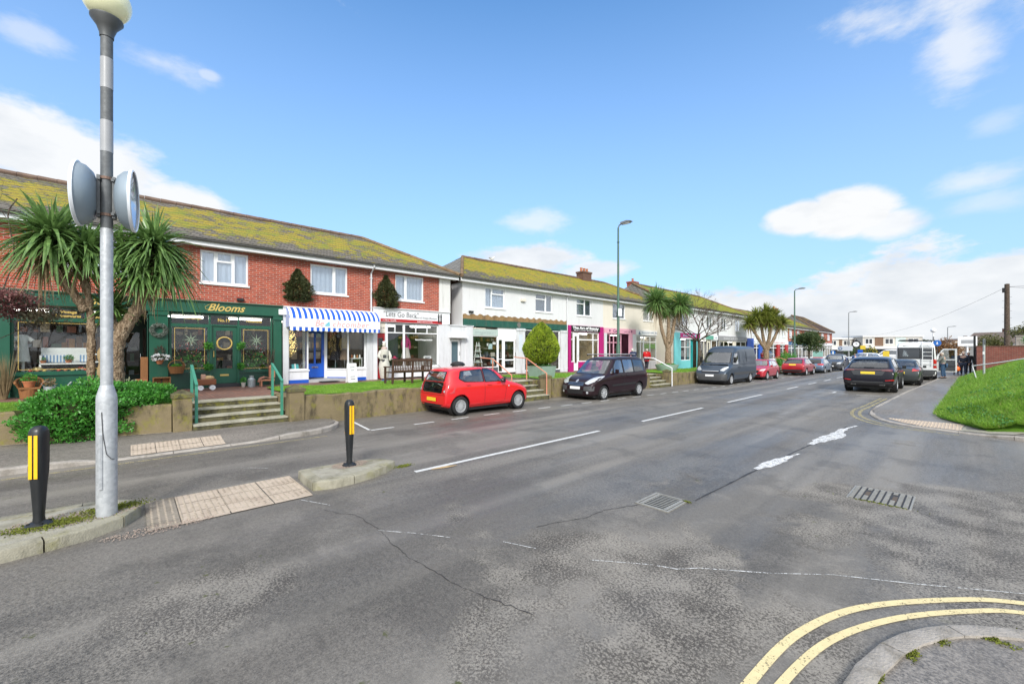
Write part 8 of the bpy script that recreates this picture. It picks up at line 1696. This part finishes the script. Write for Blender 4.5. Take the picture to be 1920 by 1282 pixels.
d = bpy.data.objects.new('open_door', None); C.objects.link(d); d.parent = c.t; d.location = (1.0, y0-1.35, .0); d.rotation_euler = (0, 0, R(70)); d['label'] = 'front door swung wide open over the pavement'
mb = MB(); mb.box(-.03, .03, -1.05, 0, .42, 1.30, .02).box(-.03, .03, -.10, 0, 1.30, 1.55).box(-.03, .03, -1.05, -.96, 1.30, 2.08).box(-.03, .03, -.96, -.35, 2.0, 2.08); mb.prism([(-.35, 2.08), (-.35, 2.0), (-.08, 1.5), (0, 1.55)], 'x', -.03, .03); mb.build('door_skin', P_WHITE, d); MB().box(-.036, -.031, -.98, -.12, .5, 1.26, .02).box(-.08, -.036, -1.0, -.4, .85, .92, .01).build('door_card', M('dark_grey_door_card', (.06, .065, .075), .7), d); MB().box(-.004, .004, -.96, -.2, 1.30, 2.0).build('pane', GLASS_CAR, d); MB().box(.03, .16, -.2, -.05, 1.35, 1.7, .02).build('wing_mirror', BLACK, d)
# ---- far vehicles
c, w2, zb_, hd = hatch('white pickup truck facing the camera far along the street', -9.6, 76, math.pi-R(24), P_WHITE, 5.1, 1.95, 1.95, 3.0, .9, 'pickup_truck', True, 'hatch', GLASS_CAR, wr=.38)
c, w2, zb_, hd = hatch('distant silver car left of the white pickup truck', -11.5, 84, math.pi, paintm('silver_paint', (.45, .46, .48), .4), 4.3, 1.8, 1.5, 2.6, .85)
c, w2, zb_, hd = hatch('white box shaped van parked far behind the black car', -8.6, 92, math.pi/2, P_WHITE, 5.0, 2.0, 2.3, 3.0, .9, 'van', True, 'hatch', GLASS_CAR, wr=.36)
c, w2, zb_, hd = hatch('distant white car beyond the small bushy tree', -10.2, 67.5, 0, P_WHITE, 4.3, 1.8, 1.5, 2.6, .85)

# ================================================================ PEOPLE
def skin_obj(name, verts, edges, radii, mat, parent, root=0, sub=2):
    me = bpy.data.meshes.new(name); me.from_pydata(verts, edges, []); o = bpy.data.objects.new(name, me); C.objects.link(o); o.modifiers.new('k', 'SKIN').use_smooth_shade = True
    sv = me.skin_vertices[0].data
    for i, r in enumerate(radii): sv[i].radius = r if isinstance(r, tuple) else (r, r)
    for i in range(len(verts)): sv[i].use_root = (i == root)
    m = o.modifiers.new('s', 'SUBSURF'); m.levels = sub; m.render_levels = sub
    bpy.context.view_layer.update(); me2 = bpy.data.meshes.new_from_object(o.evaluated_get(bpy.context.evaluated_depsgraph_get())); bpy.data.objects.remove(o)
    me2.materials.clear(); return meshobj(name, me2, mat, parent, True)
def person(label, loc, rz, h=1.72, coat=(.3, .3, .3), trousers=(.03, .04, .07), hair=(.5, .5, .48), stride=.0, arms=((0, 0), (0, 0)), bend=0.0, bulk=1.0, shoes=(.02, .02, .02), coatlen=.0, hairlen=0.0, head=(0, 0), bald=False, cm=None):
    """arms: (forward swing, elbow bend) in degrees for left and right; the figure looks along +Y"""
    t = thing('person', label, 'person', loc, rz); k = h/1.75; B = bulk
    hip = Vector((0, 0, .92)); chest = Vector((0, .02+math.sin(R(bend))*.38, .92+.38*math.cos(R(bend)))); neck = chest+Vector((0, math.sin(R(bend))*.17, .17*math.cos(R(bend)))); hd = neck+Vector((head[0], .03+head[1], .09))
    V = {'pelvis': hip, 'belly': hip.lerp(chest, .45), 'chest': chest, 'neck': neck, 'throat': neck+Vector((0, .01, .05))}; E = [('pelvis', 'belly'), ('belly', 'chest'), ('chest', 'neck'), ('neck', 'throat')]; RD = {'pelvis': (.135*B, .11*B), 'belly': (.13*B, .105*B), 'chest': (.155*B, .115*B), 'neck': .062, 'throat': .055}
    for sd, nm, ph, (sw, eb) in ((-1, 'l', 1, arms[0]), (1, 'r', -1, arms[1])):
        f = stride*ph; V['hip'+nm] = hip+Vector((sd*.095, 0, -.04)); V['knee'+nm] = Vector((sd*.10, f*.5+.03, .49)); V['ankle'+nm] = Vector((sd*.10, f-.02, .09+max(0, -f)*.18)); V['toe'+nm] = V['ankle'+nm]+Vector((sd*.02, .15, -.055-(max(0, -f)*.18)))
        sh = chest+Vector((sd*.185*B, 0, .11)); V['sh'+nm] = sh; a = R(sw); el = sh+Vector((sd*.055, math.sin(a)*.29, -math.cos(a)*.29)); a2 = R(sw+eb); wr_ = el+Vector((-sd*.01*(eb/30), math.sin(a2)*.25, -math.cos(a2)*.25)); V['el'+nm] = el; V['wr'+nm] = wr_; V['palm'+nm] = wr_+(wr_-el).normalized()*.07
        E += [('pelvis', 'hip'+nm), ('hip'+nm, 'knee'+nm), ('knee'+nm, 'ankle'+nm), ('ankle'+nm, 'toe'+nm), ('chest', 'sh'+nm), ('sh'+nm, 'el'+nm), ('el'+nm, 'wr'+nm), ('wr'+nm, 'palm'+nm)]
        RD.update({'hip'+nm: .088*B, 'knee'+nm: .058, 'ankle'+nm: .04, 'toe'+nm: .035, 'sh'+nm: .062*B, 'el'+nm: .044, 'wr'+nm: .029, 'palm'+nm: (.034, .022)})
    def sk(name, keys, mat, grow, z=None): ks = list(keys); return skin_obj(name, [tuple(V[q]*k) for q in ks], [(ks.index(a), ks.index(b)) for a, b in E if a in ks and b in ks], [tuple((x+grow)*k for x in (RD[q] if isinstance(RD[q], tuple) else (RD[q], RD[q]))) for q in ks], mat, t)
    body = sk('body', list(V), SKIN, 0)
    # head with brow, nose, chin and ears, joined to the same mesh; five fingers on each hand
    mb = MB(); mb.b.from_mesh(body.data); hc = (hd+Vector((0, .005, .06)))*k; n0 = len(mb.b.verts); mb.ball(tuple(hc), .098*k, 20, 14, (.80, .98, 1.16)); mb.b.verts.ensure_lookup_table()
    for v in mb.b.verts[n0:]:
        q = (v.co-hc)/k
        if q.y > .05 and abs(q.x) < .022 and -.045 < q.z < .02: v.co.y += .022*k*(1-abs(q.x)/.022)
        if q.z < -.05 and q.y > 0: v.co.y += .010*k; v.co.x *= .92
        if q.y > .04 and .012 < abs(q.x) < .05 and .0 < q.z < .03: v.co.y -= .008*k
    for sd in (-1, 1):
        mb.ball((hc.x+sd*.080*k, hc.y, hc.z-.005*k), .022*k, 8, 6, (.4, .8, 1.3))
        nm = 'l' if sd < 0 else 'r'; wr_, pm = V['wr'+nm], V['palm'+nm]; d = (pm-wr_).normalized(); fwd = Vector((0, 1, 0)); fwd = (fwd-d*fwd.dot(d)).normalized(); side = d.cross(fwd)
        for j, (off, ln) in enumerate(((-.028, .062), (-.010, .074), (.009, .070), (.026, .055))):
            a = pm+fwd*off+d*.02; b = a+d*ln*.55-side*sd*.008; c_ = b+d*ln*.42-side*sd*.022; mb.tube([a*k, b*k, c_*k], [.0095*k, .0088*k, .007*k], 6)
        a = wr_+d*.035+fwd*.026; mb.tube([a*k, (a+fwd*.022+d*.022)*k, (a+fwd*.026+d*.052-side*sd*.01)*k], [.011*k, .010*k, .008*k], 6)
    bmesh.ops.recalc_face_normals(mb.b, faces=mb.b.faces); mb.b.to_mesh(body.data); mb.b.free(); body.data.shade_smooth()
    for sd in (-1, 1): MB().ball((hc.x+sd*.032*k, hc.y+.079*k, hc.z+.014*k), .011*k, 8, 6).build('eye', BLACK, t, smooth=True)
    MB().box(hc.x-.022*k, hc.x+.022*k, hc.y+.074*k, hc.y+.088*k, hc.z-.058*k, hc.z-.050*k, .002).build('mouth', M('lip', (.35, .12, .10), .6), t)
    HM = M('hair_%d_%d_%d' % tuple(int(q*99) for q in hair), hair, .8, var=.3, vs=30, bs=.6, bscale=80)
    mb = MB(); n = 20; m = 9; 
    for i in range(m):
        pass
    r_ = .106*k; mb.ball((hc.x, hc.y-.012*k, hc.z+.012*k), r_, 20, 14, (.82, .98, 1.12)); kill = [v for v in mb.b.verts if ((v.co.z-hc.z)/k < (.052 if bald else .035) and (v.co.y-hc.y)/k > -.005) or (v.co.z-hc.z)/k < -.06-hairlen]
    bmesh.ops.delete(mb.b, geom=kill, context='VERTS')
    if not bald: mb.build('hair', HM, t, smooth=True)
    else: mb.b.free(); MB().box(0, 0, 0, 0, 0, 0).b.free()
    CM = cm or M('cloth_%d_%d_%d' % tuple(int(q*999) for q in coat), coat, .85, var=.25, vs=9, bs=.5, bscale=16); TM = M('cloth_%d_%d_%d' % tuple(int(q*999) for q in trousers), trousers, .85, var=.25, vs=9, bs=.5, bscale=18)
    sk('trousers', ['pelvis', 'hipl', 'hipr', 'kneel', 'kneer', 'anklel', 'ankler'], TM, .018)
    V2 = dict(V)
    if coatlen:
        hem = hip+Vector((0, 0, -coatlen)); V['hem'] = hem; E.append(('pelvis', 'hem')); RD['hem'] = (.165*B, .13*B); sk('coat', ['pelvis', 'belly', 'chest', 'neck', 'shl', 'shr', 'ell', 'elr', 'wrl', 'wrr', 'hem'], CM, .026); 
    else: sk('coat', ['pelvis', 'belly', 'chest', 'neck', 'shl', 'shr', 'ell', 'elr', 'wrl', 'wrr'], CM, .024)
    SM = M('shoe_leather', shoes, .5)
    for nm in 'lr': a, b = V['ankle'+nm], V['toe'+nm]; MB().tube([(a+Vector((0, -.05, -.045)))*k, (a+Vector((0, .02, -.04)))*k, (b+Vector((0, 0, .012)))*k, (b+Vector((0, .05, 0)))*k], [.036*k, .046*k, .042*k, .022*k], 10).build('shoe', SM, t, smooth=True)
    MB().tube([(V['neck']+Vector((0, -.01, -.03)))*k, (V['neck']+Vector((0, 0, .035)))*k], [.078*k, .068*k], 12).build('collar', CM, t)
    return t, V, k
person('person in a bright red coat and dark trousers walking past the shops', (-16.6, 29.3, zw(29)), R(10), 1.66, (.62, .008, .012), (.03, .03, .045), (.75, .72, .66), .12, ((12, 18), (-10, 15)), 6, 1.25, coatlen=.06)
person('person in a navy coat bending forward behind the people carrier roof', (-16.1, 26.8, zw(27)), R(70), 1.70, (.018, .028, .075), (.03, .03, .04), (.68, .66, .62), .05, ((25, 40), (20, 40)), 28, 1.15, coatlen=.05)
person('man in a grey jacket and blue jeans standing at the open van door', (-.98, 39.9, .105), R(78), 1.74, (.20, .21, .20), (.035, .085, .17), (.6, .52, .45), .04, ((30, 55), (38, 50)), 4, 1.12)
t, V, k = person('man in a dark open jacket walking towards the camera carrying an orange bag', (-.10, 45.2, .11), math.pi, 1.74, (.022, .028, .05), (.02, .03, .06), (.62, .5, .42), .16, ((6, 12), (10, 12)), 2, 1.28)
p = person('person in a blue top walking just behind the man with the orange bag', (-.48, 46.3, .11), math.pi, 1.68, (.03, .05, .12), (.03, .05, .12), (.72, .66, .58), .10, ((8, 10), (-8, 10)), 0, 1.1)
person('person in black walking at the right rear of the pavement group', (.16, 47.2, .11), math.pi, 1.70, (.015, .015, .018), (.02, .02, .022), (.3, .22, .15), .12, ((8, 14), (-8, 14)), 0, 1.1)
person('person in a pale patterned jacket on the walk before the third palm', (-15.3, 41.5, zw(41)), R(20), 1.62, (.42, .42, .38), (.05, .05, .06), (.35, .28, .2), .1, ((8, 14), (-8, 14)), 4, 1.1)
person('small person in a dark red top beyond the many stemmed palm', (-14.8, 50.3, zw(50)), R(-20), 1.66, (.35, .03, .05), (.04, .04, .06), (.2, .12, .08), .12, ((10, 14), (-8, 14)), 2, 1.1)
person('person in blue overalls standing beside the distant dark grey car', (-8.7, 62.5, -.2), R(40), 1.75, (.02, .07, .22), (.02, .05, .16), (.3, .22, .15), .05, ((20, 40), (10, 20)), 6, 1.15)
t = thing('shopping_bag', 'bright orange carrier bag held by the walking man', 'bag', (-.42, 45.1, .42)); MB().lathe([(0, 0), (.15, .02), (.19, .16), (.15, .30), (.05, .37), (0, .38)], n=14).build('bag', M('orange_plastic', (.85, .16, .02), .4, bs=.6, bscale=12), t, smooth=True); MB().tube([(-.05, 0, .34), (-.02, 0, .46), (.05, 0, .34)], .01, 6).build('handle', M('orange_plastic', (.85, .16, .02), .4), t)
# the dressed figure outside the boutique
t = thing('dressed_mannequin', 'cream dressed mannequin with pale scarf standing outside the red boutique door', 'mannequin', (-17.1, 8.15, zw(8)), R(-10)); LACE = M('cream_linen', (.58, .56, .50), .85, var=.2, vs=8, bs=.7, bscale=14)
MB().lathe([(0, .12), (.16, .10), (.21, .35), (.24, .62), (.19, .84), (.155, .98), (0, .99)], n=18).build('skirt', LACE, t, smooth='auto'); MB().lathe([(.15, .92), (.15, 1.02), (.19, 1.2), (.17, 1.33), (.06, 1.40), (.05, 1.46), (0, 1.47)], n=18).build('jacket', LACE, t, smooth='auto')
MB().tube([(0, .17, 1.28), (.04, .25, 1.05), (.14, .20, .88)], [.065, .07, .05], 10).build('sleeve', LACE, t, smooth=True); MB().tube([(0, -.17, 1.28), (.05, -.25, 1.05), (.16, -.16, .92)], [.065, .07, .05], 10).build('sleeve', LACE, t, smooth=True)
MB().ball((.0, -.01, 1.55), .095, 14, 10, (.85, .85, 1.2)).build('head', M('mannequin_head', (.55, .50, .44), .6), t, smooth=True); MB().lathe([(.10, 1.46), (.13, 1.40), (.12, 1.34), (.07, 1.36)], n=14).build('scarf', M('rose_scarf', (.55, .40, .36), .8), t, smooth=True); MB().ball((-.02, 0, 1.66), .085, 12, 8, (1, 1, .6)).build('hat', UPVC, t, smooth=True)
MB().box(.13, .18, -.10, .04, .98, 1.12, .02).box(.14, .18, -.14, -.02, .82, .92, .02).build('gloves', M('charcoal_knit', (.05, .05, .055), .8), t); MB().lathe([(0, 0), (.14, 0), (.06, .04), (.04, .12), (0, .12)], n=12).build('foot', BLUE, t)

# ================================================================ FAR END OF THE STREET
def flatblock(x, y, rz, L, h, label, panes, z0=-.5, D=9):
    t = thing('flat_roofed_building', label, 'building', (x, y, z0), rz); H = h-z0; WFB = M('far_white_fascia', (.68, .68, .67), .7); BR2 = M('far_brown_brick', (.20, .12, .075), .9, var=.25)
    MB().box(0, L, 0, D, 0, H-.3).build('wall', M('far_cream_wall', (.55, .52, .46), .8), t); MB().box(-.2, L+.2, -.35, D+.2, H-.3, H+.15).build('roof_fascia', WFB, t); MB().box(-.2, L+.2, -.9, 0-.01, H*.42, H*.42+.75).build('canopy', WFB, t); MB().box(0, L, -.06, -.02, .2, H*.42).build('shopfront', M('far_dark_glass', (.05, .055, .06), .15), t); MB().box(L-.02, L+.06, 0, D, 0, H-.3).build('end_wall', BR2, t)
    for a, b, m in panes:
        if m == 'w': o = MB().box(a, b, -.07, -.005, H*.62, H*.90).build('window', WFB, t); MB().box(a+.15, (a+b)/2-.1, -.09, -.071, H*.66, H*.87).box((a+b)/2+.1, b-.15, -.09, -.071, H*.66, H*.87).build('pane', M('far_dark_glass', (.05, .055, .06), .15), o)
        elif m == 'b': MB().box(a, b, -.07, -.005, H*.55, H-.32).build('brick_panel', BR2, t)
        else: MB().box(a, b, -.07, -.005, H*.55, H-.5).build('pale_panel', M('pale_green_panel', (.55, .66, .62), .5), t)
    return t
pan = []
q = 1.0
for k in range(9): pan += [(q, q+.9, 'b'), (q+1.3, q+3.3, 'w')]; q += 4.1
flatblock(-37.5, 144, R(47), 26, 5.35, 'long white flat-roofed shops with brick panels closing the end of the street', [p for p in pan if p[1] < 25])
flatblock(-20.2, 157.0, R(40), 15.5, 5.9, 'taller flat-roofed block with brick end wall right of the clock', [(.6, 2.6, 'w'), (3.2, 5.4, 'b'), (5.8, 8.0, 'w'), (8.6, 11.2, 'p'), (11.8, 14.6, 'w')])
t = thing('clock', 'black double faced pillar clock with a white dial in front of the flat-roofed shops', 'clock', (-12.4, 90, -.4)); MB().tube([(0, 0, 0), (0, 0, 2.6)], .12, 10).build('pillar', BLACK, t); MB().lathe([(0, -.12), (.55, -.12), (.62, 0), (.55, .12), (0, .12)], (0, 0, 3.3), 24, rot=Matrix.Rotation(R(90), 4, 'X') @ Matrix.Rotation(0, 4, 'Z')).lathe([(.1, 0), (.25, .1), (.04, .3), (0, .5)], (0, 0, 3.8), 10).build('case', BLACK, t)
MB().lathe([(0, .14), (.42, .14)], (0, 0, 3.3), 24, rot=Matrix.Rotation(R(90), 4, 'X')).build('dial', UPVC, t); MB().box(-.02, .02, -.16, -.145, 3.3, 3.62).box(0, .22, -.16, -.145, 3.28, 3.32).build('hands', BLACK, t)
t = thing('roundabout_sign', 'pale direction sign panel with a dark ring symbol on a thin post', 'sign', (-13.6, 88, -.4)); MB().box(-1.0, 1.0, -.04, .04, 2.2, 3.0).build('panel', M('pale_sign', (.55, .6, .66), .5), t); MB().tube([(-1.1, 0, 0), (-1.1, 0, 2.4)], .05, 6).build('post', TRIM_G, t); MB().tube([(-.6+.22*math.cos(k*.5), -.06, 2.6+.22*math.sin(k*.5)) for k in range(13)], .05, 6).build('ring_symbol', NAVY, t)
def bluedisc(x, y, z, r, label):
    t = thing('keep_left_sign', label, 'sign', (x, y, z-2.4)); MB().lathe([(0, -.03), (r, -.03), (r, .03), (0, .03)], (0, 0, 2.4), 20, rot=Matrix.Rotation(R(90), 4, 'X')).build('disc', M('road_sign_blue', (.02, .14, .48), .4), t); MB().tube([(0, .05, 0), (0, .05, 2.2)], .04, 6).build('post', TRIM_G, t); MB().prism([(-.06, 2.6), (-.06, 2.3), (-.16, 2.3), (0, 2.15), (.16, 2.3), (.06, 2.3), (.06, 2.6)], 'y', -.045, -.032).build('arrow', UPVC, t)
bluedisc(-12.9, 74.7, 1.6, .28, 'round blue sign with a white arrow above the distant dark grey car'); bluedisc(-3.2, 100, 3.1, .5, 'round blue sign right of the white high-roofed van')
t = thing('box_sign', 'large square white sign cabinet on a post above the walking people', 'sign', (.2, 89, 0)); MB().box(-.95, .95, -.2, .2, 2.5, 3.9, .03).build('cabinet', UPVC, t); MB().box(-.6, .6, -.22, -.201, 2.9, 3.4).build('grey_print', M('grey_print', (.35, .36, .37), .6), t); MB().tube([(0, 0, 0), (0, 0, 2.5)], .1, 8).build('post', UPVC, t)
t = thing('flower_figure', 'pointed green shrub dotted with yellow beside a small figure of blue and yellow', 'shrub', (-9.3, 79.5, -.4)); leafmass('foliage', L_DARK, (0, 0, 1.4), (.9, .9, 1.4), 1500, .22, t); leafmass('yellow_flowers', M('yellow_petal', (.7, .5, .02), .6), (0, 0, 1.4), (.92, .92, 1.4), 260, .2, t, shell=.9)['kind'] = 'stuff'; MB().box(-1.5, -.9, -.1, .1, 1.6, 2.4, .05).build('blue_block', BLUE, t); MB().box(-1.2, -.6, -.1, .1, 2.42, 3.0, .05).build('yellow_block', M('yellow_block', (.75, .55, .04), .6), t)
t = thing('yellow_sign', 'small yellow notice board right of the flowered shrub', 'sign', (-7.7, 80, -.4)); MB().box(-.35, .35, -.04, .04, 1.2, 2.2).build('panel', M('yellow_block', (.75, .5, .04), .6), t); MB().tube([(0, .06, 0), (0, .06, 1.6)], .04, 6).build('post', TRIM_G, t)
t = thing('pavement_flag', 'teal and pink pavement banner board under the small bushy tree', 'sign board', (-12.3, 62.5, -.2)); MB().box(-.5, .5, -.04, .04, 1.3, 2.0).build('teal_half', M('pale_teal_print', (.3, .55, .5), .6), t); MB().box(-.5, .5, -.04, .04, .6, 1.299).build('pink_half', M('pink_print', (.75, .25, .35), .6), t); MB().box(-.55, .55, -.03, .05, .5, .6).build('base', UPVC, t)
tree(-1.9, 108, -.2, 4.3, 3.0, 'distant brown autumn tree left of the white sign cabinet', L_BROWN, 3500, .34, .3, name='broadleaf_tree'); tree(3.4, 116, -.2, 5.2, 2.6, 'distant olive brown tree right of the white sign cabinet', L_OLIVE, 3000, .34, .3)
tree(-11.5, 196, -.4, 6.2, 3.6, 'distant dark tree beyond the white high-roofed van', L_DARK, 2500, .4, .3); tree(-16.5, 119, -.4, 3.6, 2.4, 'low dark shrub in front of the long flat-roofed shops', L_DARK, 2500, .3, .2)
tree(4.4, 60, .3, 4.6, 1.7, 'green and brown tree behind the concrete gate pier', L_OLIVE, 4500, .17, .14); tree(6.0, 64, .3, 4.0, 1.6, 'leafy tree at the right edge behind the gate pier', L_DARK, 4000, .17, .14)
tree(3.1, 41.5, 1.2, 2.0, .7, 'small yellow green bush at the right end of the brick wall', L_BUSH, 2500, .09, .05)
def house(x, y, rz, w_, d, h, label, wallm, roofm, z0=-.5):
    t = thing('house', label, 'house', (x, y, z0), rz); e = h*.62; MB().box(-w_/2, w_/2, -d/2, d/2, 0, e).prism([(-w_/2, e), (w_/2, e), (0, h-.08)], 'y', -d/2+.01, d/2-.01).build('wall', wallm, t)
    for s_ in (-1, 1): mb = MB(); mb.face([(s_*(w_/2+.3), -d/2-.3, e-.1), (s_*(w_/2+.3), d/2+.3, e-.1), (0, d/2+.3, h), (0, -d/2-.3, h)]); mb.build('roof', roofm, t)
    MB().box(w_*.15, w_*.15+.6, -.4, .4, h-1.2, h+.8).build('chimney', BRICK_DARK, t)
    for s_ in (-1, 1): f = MB().box(s_*w_*.25-.6, s_*w_*.25+.6, -d/2-.05, -d/2-.005, e*.55, e*.9).build('window', WHITE, t); MB().box(s_*w_*.25-.5, s_*w_*.25+.5, -d/2-.07, -d/2-.051, e*.58, e*.87).build('pane', M('far_dark_glass', (.05, .055, .06), .15), f)
    return t
FR = M('far_tile', (.16, .12, .10), .9); house(5.6, 150, R(60), 8, 9, 6.6, 'small distant cream gabled house above the left end of the brick wall', M('far_cream_wall', (.55, .5, .42), .8), FR); house(-2, 175, R(20), 12, 9, 5.6, 'distant low house with grey roof behind the brown autumn tree', M('far_cream_wall', (.55, .5, .42), .8), FR); house(12, 165, R(30), 11, 9, 4.9, 'distant bungalow behind the telegraph pole', REND_W, FR)
house(17, 118, R(15), 11, 9, 6.2, 'distant white house near the right edge of the view', REND_W, FR)
def belt(name, pts, h, r, mat=L_DARK, n=9000, leaf=.9):
    P = []
    for _ in range(n):
        i = random.randrange(len(pts)-1); t_ = random.random(); a, b = pts[i], pts[i+1]; x = a[0]+(b[0]-a[0])*t_+random.gauss(0, r); y = a[1]+(b[1]-a[1])*t_+random.gauss(0, r); from mathutils import noise
        P.append((x, y, -.6+random.random()**.7*h*(.7+.6*noise.noise(Vector((x*.06, y*.06, 0)))))) 
    P = np.array(P); o = fast_mesh(name, leaves(P, rng.normal(size=P.shape), leaf, leaf*.7), 4, mat); o['kind'] = 'stuff'; return o
belt('treeline', [(-60, 260), (-20, 300), (20, 290), (60, 230), (90, 150)], 8, 8, L_DARK, 14000, 1.3)
# gull on the ridge
t = thing('seagull', 'white and grey gull perched on the ridge of the white terrace', 'gull', (-22.0, 18.3, 8.08)); MB().ball((0, 0, .19), .12, 14, 10, (.75, 1.7, .8)).ball((0, .20, .30), .055, 10, 8).tube([(0, .24, .30), (0, .30, .29)], [.015, .004], 6).tube([(.03, 0, 0), (.03, 0, .12)], .008, 5).tube([(-.03, 0, 0), (-.03, 0, .12)], .008, 5).build('body', UPVC, t, smooth=True); MB().ball((0, -.07, .22), .11, 12, 8, (.85, 1.7, .5)).build('wing', M('gull_grey', (.35, .37, .40), .7), t, smooth=True)
# houses and hedges across the road, behind the camera: they show in the shop windows
for k in range(5): house(26+4*math.sin(k), -22+k*19, R(90), 14, 10, 8, ('cream house across the side road behind the camera', 'white house behind the camera opposite the brick terrace', 'brick house behind the grass bank', 'pale house beyond the grass bank', 'long house far behind the grass bank')[k], (REND_C, REND_W, BRICK, REND_W, REND_C)[k], FR) if 0 else None
